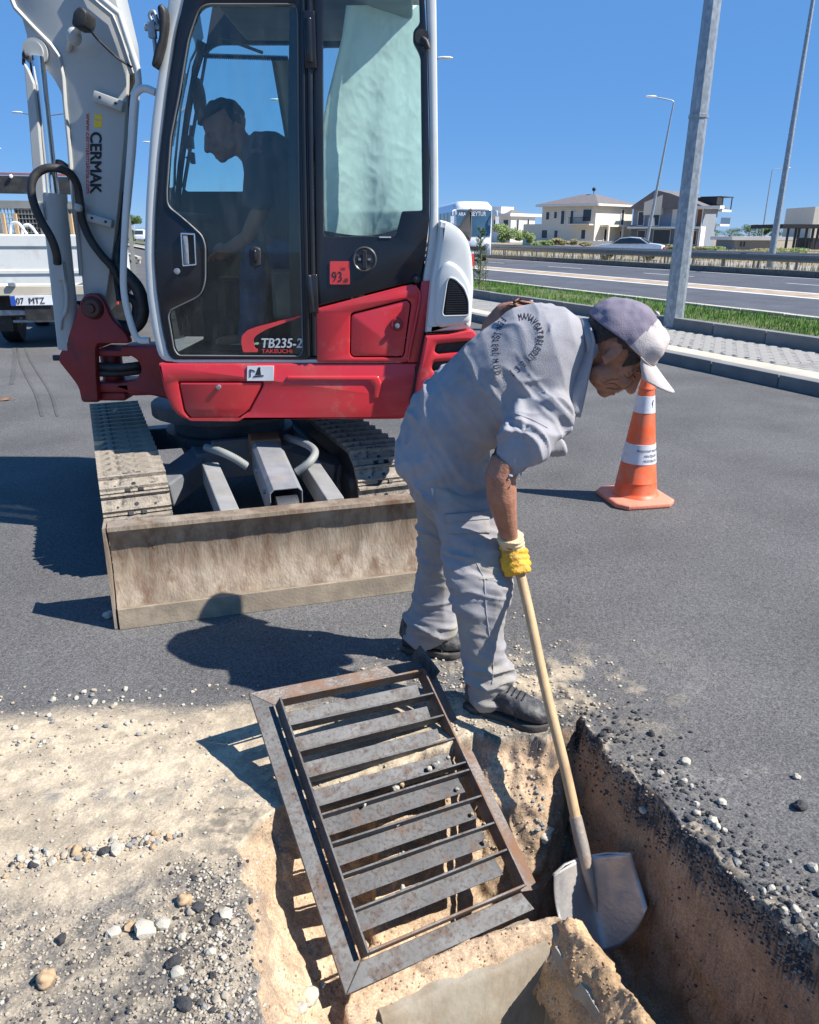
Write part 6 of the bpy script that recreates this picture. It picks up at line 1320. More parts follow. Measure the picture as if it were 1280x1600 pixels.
for i in range(40): px, py = rs.uniform(20, 260), rs.uniform(1075, 1175); stone(px, py, rs.uniform(4, 10), rs.choice([1, 1, 0, 4]), 'pale pebble where the sand thins out onto the asphalt', 'pebbles at the upper edge of the sand', 'pebble', 'pebble')
# uncountable fine gravel, joined
def gravel(name, n, f, szr, mt_, label, nz=.45):
    V = []; F = []; base = [rock(900+k, 1, .7) for k in range(4)]; bv = [([v.co.copy() for v in m_.vertices], [tuple(p.vertices) for p in m_.polygons]) for m_ in base]
    for i in range(n):
        q_ = f()
        if q_ is None: continue
        px, py = q_; g = hitg(px, py, nz)
        if g is None: continue
        zz = g.z; r = rs.uniform(*szr)/2*(g-CAM).length/FPX
        vs, fs = bv[rs.randrange(4)]; a = rs.uniform(0, 6.28); c_, s_ = math.cos(a), math.sin(a); k = len(V)
        V += [(g.x+(v.x*c_-v.y*s_)*r, g.y+(v.x*s_+v.y*c_)*r, zz+(v.z+.35)*r) for v in vs]; F += [tuple(i_+k for i_ in t_) for t_ in fs]
    me = bpy.data.meshes.new(name); me.from_pydata(V, [], F); obj(name, me, mt_, kind='stuff', label=label, cat='gravel')
def fsand(): return (rs.uniform(-20, 420), rs.uniform(1070, 1600)) if rs.random() < .7 else line()
def fleft(): return rs.triangular(230, 410, 350), rs.uniform(1340, 1600)
def fedge(): t_ = rs.random(); return 900+t_*380+abs(rs.gauss(0, 50)), 1118+t_*378-abs(rs.gauss(0, 20))+rs.uniform(-4, 10)
def fbot(): return rs.uniform(-10, 400), rs.uniform(1420, 1600)
def fboot(): return rs.gauss(760, 90), rs.gauss(1085, 45)
def fpit():
    x, y = rs.uniform(385, 1280), rs.uniform(1160, 1600)
    g = hitg(x, y)
    return (x, y) if g and g.z < -.03 else None
gravel('fine_gravel', 2600, lambda: rs.choice((fsand, fleft, fbot, fboot))(), (2, 6), SM[0], 'fine sandy gravel strewn over the ground left of the pit')
gravel('fine_gravel', 900, lambda: rs.choice((fsand, fleft, fboot))(), (2, 7), SM[1], 'fine white gravel strewn among the sand')
gravel('asphalt_crumbs', 800, lambda: rs.choice((fleft, fedge, fedge, fedge, fbot))(), (2, 7), SM[2], 'fine black asphalt crumbs along the cut edges')
gravel('soil_crumbs', 2200, fpit, (1.5, 4.5), mat('soil_crumb', (.34, .21, .12), .95, var=.2), 'small crumbs of brown soil on the pit banks')
gravel('embedded_stones', 700, lambda: (rs.uniform(420, 1280), rs.uniform(1190, 1600)), (2, 7), SM[4], 'grey stones embedded in the soil walls of the pit') if False else None
def fwall():
    t_ = rs.random(); x, y = 905+t_*375, 1124+t_*370; return x-rs.uniform(-4, 10)-8, y+rs.uniform(0, 1)**1.4*rs.choice((40, 60, 60, 75, 75, 260))
gravel('embedded_stones', 1000, fwall, (1.5, 6), SM[2], 'dark broken asphalt lumps in the cut wall of the trench', -2)
gravel('embedded_stones', 700, fwall, (2, 6), mat('soil_stone', (.34, .26, .19), .95, var=.25), 'brown stones embedded in the soil wall of the trench', -2)
gravel('embedded_stones', 500, lambda: (rs.uniform(400, 900), rs.uniform(1170, 1330)), (2, 6), SM[0], 'pale stones embedded in the lit soil bank', -2)
# gravel pile next to the shovel
gravel('gravel_pile', 420, lambda: (rs.gauss(866, 14), rs.gauss(1305, 28)), (4, 10), SM[4], 'small pile of grey gravel beside the shovel handle')
# dry leaf at the left
lf = G(8, 626, 0); b = MB(); V = [lf+Vector((x, y, z_)) for x, y, z_ in ((-.06, 0, .01), (-.02, .03, .02), (.03, .035, .008), (.065, .0, .03), (.02, -.03, .012), (-.03, -.03, .006), (0, 0, .03))]
b.add(V, [(0, 1, 6), (1, 2, 6), (2, 3, 6), (3, 4, 6), (4, 5, 6), (5, 0, 6)]); b.tube([lf+Vector((.06, 0, .028)), lf+Vector((.1, .02, .01))], .003, 5); obj('dry_leaf', b, mat('dry_leaf', (.30, .14, .06), .8, var=.3, vs=8), None, 60, label='crumpled brown dry leaf on the asphalt at the left edge', cat='leaf')
# small stake stub by the boot
b = MB(); a = G(770, 1165, -.05); b.box(a+Vector((0, 0, -.02)), (.035, .03, .12)); obj('asphalt_block', b.me(bevel=.006), mat('dusty_block', (.13, .13, .13), .9, var=.3, bump=.4), None, label='small grey upright block stuck in the bank under the front boot', cat='block')
# ================================================================ PEOPLE
def rpx(pl_, pr_, Y, by, tilt=(0, .94, .34), twist=0.):
    a = P(*pl_, Y); c = P(*pr_, Y); A = (c-a)/2; B = Vector(tilt).normalized()*by; B = B-A*(B.dot(A)/A.length_squared)*.999*(1-twist); return ((a+c)/2, A, B)
def chain(b, pts, seg=14):       # (point, radius)
    pp = [Vector(p) for p, r in pts]; rr = [r for p, r in pts]; n = []; r2 = []
    for i in range(len(pp)-1):
        for k in range(4): t_ = k/4; n.append(pp[i].lerp(pp[i+1], t_)); r2.append(rr[i]+(rr[i+1]-rr[i])*t_)
    n.append(pp[-1]); r2.append(rr[-1]); b.tube(n, r2, seg); b.ell(pp[0], r2[0]*.99, seg=12, rg=8); b.ell(pp[-1], r2[-1]*.99, seg=12, rg=8)
def fold(me, fn):
    co = getco(me); no = getno(me); setco(me, co+no*fn(co)[:, None])
def ridge(p, s, o=3, seed=0): n_ = fbm(p, s, o, seed); return 1-np.abs(n_-.5)*4.0

# ---------- head builder (local: x forward, y left, z up)
def head_parts(b, H, F_, U2, k=1.0, nose=1.0):
    F_ = F_.normalized(); L_ = U2.cross(F_).normalized(); U2 = F_.cross(L_).normalized()
    def T(x, y, z_): return H+(F_*x+L_*y+U2*z_)*k
    AX = (F_, L_, U2)
    def e(c, r, rot=0.): 
        ax = AX
        if rot: ax = (F_*math.cos(rot)+U2*math.sin(rot), L_, -F_*math.sin(rot)+U2*math.cos(rot))
        b.ell(T(*c), tuple(q*k for q in r), ax, 18, 12)
    e((-.012, 0, .032), (.100, .077, .092)); e((.03, 0, -.03), (.062, .060, .085)); e((.035, 0, -.075), (.052, .050, .040)); e((.07, 0, -.100), (.024, .026, .020))
    for y in (-1, 1):
        e((.074, y*.026, .014), (.017, .026, .010), -.1); e((.070, y*.038, -.034), (.026, .021, .022)); e((.050, y*.048, -.005), (.025, .016, .022)); e((.02, y*.052, -.07), (.035, .012, .026), .4)
        e((.098, y*.014, -.046), (.011, .009, .009)); e((.080, y*.030, -.062), (.016, .010, .018), .5)
    for i in range(7): t_ = i/6; e((.088+.030*t_*nose, 0, .008-.050*t_), (.014, .010+.004*t_, .014))
    e((.116*1.0, 0, -.044), (.014*nose, .0135, .012)); e((.092, 0, -.064), (.012, .026, .008)); e((.089, 0, -.086), (.012, .023, .008)); e((.082, 0, -.074), (.014, .024, .016))
    for y in (-1, 1):       # ears
        for i in range(14):
            a = -1.9+i/13*4.4; e((-.012+.017*math.cos(a)-.004, y*(.077+.004*math.sin(i*.3)), .000+.028*math.sin(a)), (.006, .006, .006))
        e((-.010, y*.076, -.004), (.014, .006, .024)); e((-.004, y*.080, -.028), (.009, .006, .009)); e((.001, y*.079, .0), (.005, .006, .01))
    return T, AX

# ================= WORKER
wk = thing('person', 'man in grey work clothes and cap bending over while digging with the shovel', 'person', (.2, 2.42, 0))
Hc = P(964, 545, 2.36); HF = Vector((.68, -.12, -.72)); HU = Vector((.66, -.26, .70))
b = MB(); T, HA = head_parts(b, Hc, HF, HU, 1.10)
chain(b, [(P(893, 545, 2.40), .07), (P(915, 535, 2.38), .062), (T(-.045, 0, -.035), .060), (T(-.02, 0, -.02), .055)])
# trunk and legs under the clothes
b.loft([rpx((650, 690), (755, 740), 2.50, .12), rpx((665, 640), (755, 700), 2.49, .11), rpx((700, 590), (775, 680), 2.46, .12), rpx((760, 530), (835, 670), 2.43, .14), rpx((825, 490), (885, 640), 2.41, .14), rpx((880, 500), (905, 570), 2.39, .08)], 20)
hipR, hipL = P(705, 745, 2.42), P(675, 725, 2.60)
kR, kL = P(752, 900, 2.28), P(682, 880, 2.61); aR_, aL_ = P(768, 1065, 2.25), P(668, 985, 2.64)
chain(b, [(hipR, .075), (kR, .055), (aR_, .036), (aR_-Vector((0, 0, .045)), .034)]); chain(b, [(hipL, .075), (kL, .055), (aL_, .036), (aL_-Vector((0, 0, .045)), .034)])
fR0, fR1 = G(742, 1106, .06), G(842, 1134, .05); fL0, fL1 = G(642, 1014, .06), G(712, 1021, .05)
fR0, fR1 = Vector((G(729, 1104, 0).x, G(729, 1104, 0).y, .065)), Vector((G(857, 1140, 0).x, G(857, 1140, 0).y, .055)); fL0, fL1 = Vector((G(630, 1015, 0).x, G(630, 1015, 0).y, .065)), Vector((G(725, 1024, 0).x, G(725, 1024, 0).y, .055)); fR0, fR1 = fR0.lerp(fR1, .14), fR0.lerp(fR1, .80); fL0, fL1 = fL0.lerp(fL1, .14), fL0.lerp(fL1, .80)
chain(b, [(fR0, .026), (fR1, .020)]); chain(b, [(fL0, .026), (fL1, .020)]); chain(b, [(aR_-Vector((0, 0, .03)), .034), (fR0.lerp(fR1, .35), .034)]); chain(b, [(aL_-Vector((0, 0, .03)), .034), (fL0.lerp(fL1, .35), .034)])
# near arm
shR = P(842, 640, 2.27); wrR = P(799, 846, 2.275)
chain(b, [(shR, .058), (P(800, 700, 2.225), .052), (P(782, 745, 2.21), .048), (P(784, 775, 2.215), .047), (P(789, 805, 2.235), .038), (P(796, 838, 2.265), .029), (P(801, 858, 2.275), .028)])
# far arm, elbow sticking out behind the back
chain(b, [(P(842, 505, 2.56), .058), (P(815, 492, 2.61), .048), (P(789, 492, 2.66), .043), (P(772, 512, 2.68), .044), (P(757, 560, 2.70), .036), (P(748, 600, 2.70), .03), (P(742, 625, 2.69), .026)])
hl = P(738, 640, 2.68); b.ell(hl, (.045, .025, .05))
for k in range(4): chain(b, [(hl+Vector((-.03+.02*k, 0, -.03)), .011), (hl+Vector((-.034+.022*k, -.012, -.065)), .010), (hl+Vector((-.03+.02*k, -.03, -.085-.004*k)), .009)], 8)
chain(b, [(hl+Vector((.035, 0, 0)), .013), (hl+Vector((.06, -.015, -.03)), .011)], 8)
# near hand (inside the glove): palm and fingers round the handle
hax = sd
pal = s0+sd*.012; hp = Vector((-.85, .35, -.2)); hp = (hp-hax*hp.dot(hax)).normalized(); hq = hax.cross(hp).normalized(); hq = hq if hq.y < 0 else -hq
def around(a, r, along): return s0+hax*along+(hp*math.cos(a)+hq*math.sin(a))*r
def hand(b, gr):
    b.loft([(wrR, Vector((.024+gr, 0, 0)), Vector((0, .02+gr, 0))), (wrR.lerp(around(.2, .03, -.01), .5), Vector((.03+gr, 0, 0)), Vector((0, .022+gr, 0))), (around(.1, .032, .0), hq*(.030+gr), hp*(.018+gr)), (around(0, .034, .03), hq*(.032+gr), hp*(.015+gr)), (around(0, .034, .062), hq*(.026+gr), hp*(.012+gr))], 16)
    for k in range(4):
        al = -.010+.0200*k; r = .0290+gr*.5; L4 = [2.9, 3.3, 3.1, 2.6][k]
        pts = [(around(.3+L4*t_/7, r+.003*math.sin(t_), al+.003*t_/7), (.0122+gr*.6)*(1-.03*t_)) for t_ in range(8)]
        chain(b, pts, 10)
    chain(b, [(around(-.2, .036, -.012), .014+gr*.6), (around(-.8, .033, .0), .0125+gr*.6), (around(-1.5, .031, .018), .0115+gr*.6), (around(-2.1, .030, .032), .0105+gr*.6)], 10)
hand(b, -.002)
bme = remesh(b, .0050, 3, .4)
fold(bme, lambda p: (fbm(p, 90, 3, 5)-.5)*.0016)

# facial creases are strokes in a painted shade colour; eyes, teeth, brows
def TL(x, y, z_): return T(x, y, z_)
for y in (-1, 1):
    b = MB(); b.tube(catmull([TL(.078, y*.044, -.004), TL(.088, y*.034, -.007), TL(.091, y*.024, -.008), TL(.090, y*.016, -.009)], 4), [.0016]*4+[.0026]*6+[.0016]*3, 6); obj('eye', b, M_hair, wk, 60)
    b = MB(); b.tube(catmull([TL(.074, y*.050, .010), TL(.089, y*.038, .018), TL(.096, y*.020, .014)], 4), [.003]*3+[.0048]*3+[.004]*3, 6); obj('eyebrow', b, M_hair, wk, 60)
b = MB(); b.loft([(TL(.094, 0, -.073), HA[1]*.021, HA[2]*.0055), (TL(.100, 0, -.073), HA[1]*.019, HA[2]*.005)], 12); obj('teeth', b, M_tooth, wk, 60)
for pts, r in (([(.080, -.052, -.002), (.066, -.064, .004)], .0012), ([(.079, -.053, -.006), (.064, -.066, -.008)], .0012), ([(.079, -.053, -.010), (.064, -.065, -.019)], .0012), ([(.098, -.025, -.045), (.088, -.045, -.055), (.078, -.050, -.078)], .0016), ([(.085, -.05, -.05), (.070, -.061, -.065), (.06, -.058, -.085)], .0014)):
    pass
for i_, (pts, r) in enumerate((([(.086, -.040, -.004), (.075, -.055, .001), (.064, -.064, .010)], .0013), ([(.084, -.043, -.009), (.071, -.058, -.010), (.060, -.066, -.006)], .0013), ([(.082, -.044, -.014), (.069, -.058, -.020), (.058, -.065, -.022)], .0013), ([(.102, -.020, -.042), (.092, -.038, -.052), (.080, -.050, -.072), (.070, -.050, -.088)], .002), ([(.086, -.048, -.052), (.070, -.060, -.066), (.058, -.061, -.086)], .0016), ([(.060, -.062, -.040), (.048, -.066, -.062), (.044, -.062, -.080)], .0013))):
    bvb = BVHTree.FromPolygons([v.co.copy() for v in bme.vertices], [tuple(p.vertices) for p in bme.polygons]) if i_ == 0 else bvb
    pp = [bvb.find_nearest(T(*q_))[0] for q_ in pts]; b = MB(); b.tube([bvb.find_nearest(q_)[0] for q_ in catmull(pp, 5)], [r*.5]+[r]*(5*(len(pts)-1)-1)+[r*.4], 6); obj('wrinkle_shade', b, mat('crease_shade', (.15, .06, .04), .7), wk, 60)  # dark skin tubes stand in for the shade inside the creases
def loc(v): d_ = v-Hc; return d_.dot(HA[0])/1.1, d_.dot(HA[1])/1.1, d_.dot(HA[2])/1.1
def shellrows(r3, cc, zlow, ph0, ph1, nph, nel, ztop=1., rough=0., closed=True):
    rows = []
    for i in range(nph+(0 if closed else 1)):
        ph = ph0+(ph1-ph0)*i/nph; row = []
        e1 = math.asin(max(-1, min(1, ztop))); e0 = math.asin(max(-.98, min(.98, (zlow(ph)-cc[2])/r3[2])))
        for j in range(nel+1):
            e = e1+(e0-e1)*j/nel; x, y, z_ = cc[0]+r3[0]*math.cos(e)*math.cos(ph), cc[1]+r3[1]*math.cos(e)*math.sin(ph), cc[2]+r3[2]*math.sin(e)
            row.append((x, y, z_))
        rows.append(row)
    return rows
def shell_mesh(rows, closed, fn):
    V = [T(*fn(*q_)) for r in rows for q_ in r]; n = len(rows[0]); F = []
    for i in range(len(rows)-(0 if closed else 1)):
        i2 = (i+1) % len(rows)
        for j in range(n-1): F.append((i*n+j, i*n+j+1, i2*n+j+1, i2*n+j))
    m_ = bpy.data.meshes.new('s'); m_.from_pydata([tuple(v) for v in V], [], F); return m_
def hairn(x, y, z_):
    k_ = 1+.03*noise.noise(Vector((x, y, z_))*90); return (x*k_, y*k_, z_*k_)
def hairlow(ph):
    q = abs(ph-math.pi); dg = math.degrees(q)      # 0 at the nape, 90 at the ears
    return float(np.interp(dg, [0, 50, 66, 74, 110, 115, 121, 127, 133], [-.042, -.038, -.012, .031, .031, .004, -.006, .014, .040]))+.0035*math.sin(ph*31)
hr = shellrows((.1045, .0835, .094), (-.014, 0, .026), hairlow, R_(48), R_(312), 110, 20, ztop=.14, closed=False)
o_ = obj('hair', shell_mesh(hr, False, hairn), M_hair, wk, 180); md = o_.modifiers.new('s', 'SOLIDIFY'); md.thickness = .004; md.offset = 1
for sg in ():
    b = MB(); b.ell(T(.016, sg*.0745, .008), (.017, .010, .030), HA, 16, 12); m_ = b.me(); 
    for v in m_.vertices: v.co += HA[0]*(.006*noise.noise(v.co*120))+HA[2]*(.006*noise.noise(v.co*90))
    obj('sideburn', m_, M_hair, wk, 180)
# cap
def capz_(ph): c_ = math.cos(ph); return .044+.006*c_-.030*max(0, -c_)**1.3 if c_ < 0 else .044+.004*c_
cr_rows = shellrows((.1185, .0920, .106), (-.0125, 0, .026), capz_, 0, 2*math.pi, 96, 40)
def capf(x, y, z_):
    v = Vector((x, y, z_)); nrm = Vector(((x+.009)/.0144, y/.009, (z_-.03)/.0125)).normalized(); an = math.atan2(y, x+.014)
    q_ = v+nrm*(.007*noise.noise(v*17)+.003*noise.noise(v*45)-.0014*math.exp(-((abs(math.sin(an*3))/.05)**2)))
    if x > .0 and z_ > .04: q_ += Vector((.004, 0, .013))*min(1, x/.06)*min(1, (z_-.04)/.05)
    return tuple(q_)
cm = shell_mesh(cr_rows, True, capf); cm.materials.append(M_capp)
for f_ in cm.polygons:
    x, y, z_ = loc(f_.center); f_.material_index = 1 if x > .022+.10*max(0, z_-.11)-.02 else 0
cidx = [f_.material_index for f_ in cm.polygons]
cap = obj('cap', cm, [M_capp, M_capw], wk, 180); cap.data.polygons.foreach_set('material_index', cidx); md = cap.modifiers.new('s', 'SOLIDIFY'); md.thickness = .003; md.offset = -1
V = []; F = []
for i in range(25):
    s_ = -1+2*i/24
    for j in range(11):
        t_ = j/10; y = s_*.077*(1-.05*t_**2); x0_ = -.009+.113*math.sqrt(max(0, 1-(y/.0905)**2))*.985; ext = .096*math.cos(s_*1.3)**.6
        x = x0_+ext*t_; z_ = .048-.004*t_-.032*(s_**2)*t_**.8
        V.append(T(x, y, z_))
for i in range(24):
    for j in range(10): a = i*11+j; F.append((a, a+1, a+12, a+11))
me = bpy.data.meshes.new('b'); me.from_pydata([tuple(v) for v in V], [], F)
br_ = obj('brim', me, M_capw, cap, 180); md = br_.modifiers.new('s', 'SOLIDIFY'); md.thickness = .004
b = MB(); b.ell(T(-.006, 0, .140), (.009, .009, .005), HA, 12, 8); obj('cap_button', b, M_capw, cap, 60)
b = MB(); b.tube(catmull([T(-.009+.115*math.cos(a), .0915*math.sin(a), .047) for a in [R_(q) for q in range(-62, 63, 8)]], 2), .0018, 6); obj('cap_cord', b, M_capw, cap, 60)
# emblem on the cap front: blue swallow mark and small lettering
cd2 = cap.data; bvc = BVHTree.FromPolygons([v.co+ORG[cap] for v in cd2.vertices], [tuple(p.vertices) for p in cd2.polygons])
def decal_px(shape_pts_list, bvh, lift=.0012):
    b = MB()
    for poly in shape_pts_list:
        q_ = []
        for x, y in poly:
            r = bvh.ray_cast(CAM, ray(x, y).normalized()); 
            if r[0] is None: q_ = None; break
            q_.append(r[0]-ray(x, y).normalized()*lift)
        if q_: b.add(q_, [tuple(range(len(q_)))])
    return b
b = decal_px([[(1045, 532), (1052, 528), (1053, 545), (1045, 545)]], bvc, .0010)
if b.v: obj('emblem_patch', b, M_inkwhite, cap)
b = decal_px([[(1046.5, 532), (1050, 535), (1049.5, 540), (1048, 541), (1048.5, 537)], [(1050, 535), (1053, 531), (1052, 535), (1050, 538)]], bvc, .0018)
if b.v: obj('emblem', b, M_blue, cap)
def glyph_px(s, cx, cy, h, ang, bvh, bold=.0, lift=.0015, wsc=1.):
    me = text_mesh(s, 0, bold); bm = bmesh.new(); bm.from_mesh(me); bmesh.ops.triangulate(bm, faces=bm.faces)
    xs_ = [v.co.x for v in bm.verts]
    if not xs_: return None
    mx_ = (min(xs_)+max(xs_))/2; ca, sa = math.cos(ang), math.sin(ang); ok_ = True
    for v in bm.verts:
        lx = (v.co.x-mx_)/.72*h*wsc; ly = (v.co.y/.72-.5)*h; px = cx+lx*ca+ly*sa; py = cy+lx*sa-ly*ca
        dr = ray(px, py).normalized(); r = bvh.ray_cast(CAM, dr)
        if r[0] is None: ok_ = False; break
        v.co = r[0]-dr*lift
    bm.to_mesh(me); bm.free(); return me if ok_ else None
for s, x, y in (('MANAVGAT', 1044, 551), ('BELEDİYESİ', 1043.5, 556)):
    g = glyph_px(s, x, y, 3.0, .12, bvc, .02, .0015, .7)
    if g: obj('lettering', g, M_ink, cap)

# shirt
b = MB()
b.loft([rpx((640, 734), (776, 776), 2.50, .172), rpx((626, 716), (780, 772), 2.50, .184), rpx((623, 682), (768, 738), 2.50, .168), rpx((636, 640), (766, 705), 2.49, .152), rpx((664, 597), (776, 692), 2.47, .145), rpx((705, 553), (805, 693), 2.45, .158), rpx((752, 510), (842, 695), 2.43, .175), rpx((800, 478), (878, 680), 2.42, .178), rpx((846, 466), (900, 640), 2.41, .165), rpx((885, 474), (912, 590), 2.40, .125), rpx((908, 492), (920, 562), 2.39, .088), rpx((922, 505), (930, 552), 2.385, .07)], 40, sup=2.15)
# near sleeve (hollow end)
def sleeve(rings_):
    c, A, B = rings_[-1]; ax_ = (rings_[-1][0]-rings_[-2][0]).normalized()
    inner_ = [(c-ax_*.0, A*.86, B*.86), (c-ax_*.05, A*.8, B*.8)]
    b.loft(rings_+inner_, 28)
sleeve([rpx((812, 590), (892, 640), 2.33, .09), rpx((798, 632), (894, 665), 2.27, .10), rpx((782, 668), (872, 692), 2.235, .085), rpx((774, 698), (842, 712), 2.22, .075, (0, .8, .6)), (P(798, 724, 2.215), (P(823, 722, 2.215)-P(775, 716, 2.215))/2, Vector((0, -.060, -.038)))])
b.ell(P(858, 640, 2.30), (.085, .085, .085)); b.ell(P(848, 515, 2.56), (.08, .085, .075)); b.ell(P(850, 690, 2.36), (.07, .11, .05))
sleeve([rpx((846, 475), (862, 548), 2.54, .08), (P(822, 498, 2.62), Vector((.01, .02, .062)), Vector((-.045, .05, 0))*.9)])
sme = remesh(b, .0052, 5, .5)
def shirtfold(p):
    ax_ = np.array([.80, -.10, .59]); vt = np.array([-.45, .45, .77]); q = np.stack([p@ax_*1.0, p@vt*.26, p[:, 1]*.5], 1)
    wv = fbm(p, 5, 2, 61)[:, None]*np.array([.09, .02, .02]); a = ridge(q+wv, 11, 2, 62); a2 = ridge(q*np.array([1, .9, 1])+wv, 21, 2, 63)
    low = np.clip((1.28-p[:, 2])/.25, .25, 1); r = .019*(np.clip(a, -1, 1)**3)*low+.008*a2*low
    r += .010*(fbm(p, 8, 2, 64)-.5)
    cr_ = np.exp(-np.abs(fbm(q*np.array([1, 1.2, 1])+wv*1.5, 8, 3, 67)-.5)*42); r += .010*cr_*low*ss(.45, .62, fbm(p, 6, 2, 68))
    cr2 = np.exp(-np.abs(fbm(np.stack([p@vt, p@ax_*.4, p[:, 1]], 1)+wv, 10, 2, 69)-.5)*38); r += .007*cr2*ss(.48, .62, fbm(p, 7, 2, 60))
    hem0 = np.clip((.92-p[:, 2])/.1, 0, 1)*np.sin(p[:, 0]*38+p[:, 1]*30+fbm(p, 5, 2, 59)*8)*.004; r += hem0
    hem = np.exp(-((p@np.array([.35, 0, .94])-(.82))/.05)**2); r += hem*.004
    # pull folds round the near armpit
    ap_ = P(810, 660, 2.3); dd_ = np.linalg.norm((p-np.array(ap_))*np.array([1, .6, 1]), axis=1); an = np.arctan2(p[:, 2]-ap_.z, p[:, 0]-ap_.x); r += .0045*np.exp(-(dd_/.16)**2)*np.sin(an*5+dd_*25+fbm(p, 9, 2, 66)*6)*np.clip(dd_/.07, 0, 1)
    se_ = np.array(P(797, 738, 2.215)); r = r*np.clip((np.linalg.norm(p-se_, axis=1)-.055)/.07, .12, 1)
    return r-.004-.009*np.clip((np.linalg.norm(p-se_, axis=1)-.055)/.07, 0, 1)
fold(sme, shirtfold)
shirt = obj('shirt', sme, M_cloth, wk)
bvs = BVHTree.FromPolygons([v.co+ORG[shirt] for v in shirt.data.vertices], [tuple(p.vertices) for p in shirt.data.polygons])
# collar and hanging placket
V = []; F = []
for j in range(14):
    t_ = j/13; y = 512+t_*136; xl_ = np.interp(y, [512, 540, 580, 620, 648], [916, 902, 893, 889, 891]); xr_ = np.interp(y, [512, 530, 560, 600, 648], [924, 931, 927, 918, 906])
    for i in range(8):
        s_ = i/7; V.append(P(xl_+(xr_-xl_)*s_, y+4*s_*t_, 2.30+.012*math.sin(s_*3+t_*4)+.05*(1-s_)*(1-t_)))
for j in range(13):
    for i in range(7): a = j*8+i; F.append((a, a+1, a+9, a+8))
me = bpy.data.meshes.new('b'); me.from_pydata([tuple(v) for v in V], [], F); o_ = obj('placket', me, M_cloth, shirt, 180); md = o_.modifiers.new('s', 'SOLIDIFY'); md.thickness = .004
rows = []
for a_ in range(25):
    th = 2*math.pi*a_/24
    c0, A0, B0_ = rpx((906, 498), (917, 570), 2.385, .086); c1, A1, B1 = rpx((924, 500), (934, 556), 2.38, .074)
    rows.append([c0+A0*math.cos(th)*1.04+B0_*math.sin(th)*1.04, c1+A1*math.cos(th)*1.08+B1*math.sin(th)*1.08])
b = MB(); b.add([p for r in rows for p in r], [(2*i, 2*i+1, 2*i+3, 2*i+2) for i in range(24)]); o_ = obj('collar', b, M_cloth, shirt, 180); md = o_.modifiers.new('s', 'SOLIDIFY'); md.thickness = .005
# sleeve seam
def seam(pts, bvh, r=.0016, name='seam', mt=M_cloth, par=None, n=5):
    out = []
    for i in range(len(pts)-1):
        for k in range(n):
            x = pts[i][0]+(pts[i+1][0]-pts[i][0])*k/n; y = pts[i][1]+(pts[i+1][1]-pts[i][1])*k/n; rr = bvh.ray_cast(CAM, ray(x, y).normalized())
            if rr[0] is not None: out.append(rr[0]-ray(x, y).normalized()*.0006)
    if len(out) > 2: b = MB(); b.tube(out, r, 6); obj(name, b, mt, par, 60)
seam([(800, 644), (830, 655), (862, 672)], bvs, .0022, par=shirt)
# printed ring text
top_t = [('M', 813, 495), ('A', 819.5, 493.5), ('N', 826, 494.5), ('A', 831.5, 498), ('V', 836, 502), ('G', 840, 507.5), ('A', 843, 513.5), ('T', 844.5, 519), ('B', 845, 526.5), ('E', 844.5, 532.5), ('L', 843, 538.5), ('E', 840.5, 544.5), ('D', 836.5, 551), ('İ', 832, 556), ('Y', 826, 562), ('E', 818, 569), ('S', 809, 576.5), ('İ', 800, 583)]
for i, (ch, x, y) in enumerate(top_t):
    x0_, y0_ = top_t[max(0, i-1)][1:]; x1_, y1_ = top_t[min(len(top_t)-1, i+1)][1:]; an = math.atan2(y1_-y0_, x1_-x0_)
    g = glyph_px(ch, x, y, 10.5, an, bvs, .028, .0016, .58)
    if g: obj('lettering', g, M_ink, shirt)
bot_t = [('F', 787, 499), ('E', 783, 505), ('N', 780, 511.5), ('İ', 777.5, 521), ('Ş', 776, 526.5), ('L', 775, 533), ('E', 774.3, 539.5), ('R', 774, 546.5), ('İ', 774, 552.5), ('M', 774.8, 563.5), ('Ü', 776, 573), ('D', 778, 582.5), ('.', 779.5, 590)]
for i, (ch, x, y) in enumerate(bot_t):
    x0_, y0_ = bot_t[max(0, i-1)][1:]; x1_, y1_ = bot_t[min(len(bot_t)-1, i+1)][1:]; an = math.atan2(y1_-y0_, x1_-x0_)
    g = glyph_px(ch, x, y, 10, an, bvs, .028, .0016, .62)
    if g: obj('lettering', g, M_ink, shirt)
# trousers
b = MB()
b.loft([rpx((632, 655), (762, 722), 2.50, .155), rpx((622, 690), (768, 752), 2.50, .166), rpx((630, 730), (775, 778), 2.50, .165), rpx((645, 768), (772, 792), 2.50, .15), rpx((660, 790), (750, 800), 2.51, .12)], 30)
b.loft([rpx((650, 725), (772, 765), 2.42, .10), rpx((664, 765), (780, 785), 2.40, .10), rpx((676, 805), (785, 822), 2.37, .098), rpx((688, 850), (791, 860), 2.33, .090), rpx((700, 895), (798, 898), 2.29, .082), rpx((706, 940), (796, 938), 2.27, .076), rpx((716, 985), (787, 982), 2.265, .070), rpx((726, 1025), (790, 1020), 2.26, .070), rpx((733, 1055), (799, 1048), 2.255, .072), rpx((732, 1080), (796, 1070), 2.25, .070), rpx((737, 1096), (788, 1086), 2.25, .062), rpx((742, 1094), (784, 1085), 2.25, .05), rpx((744, 1080), (782, 1075), 2.25, .045)], 30)
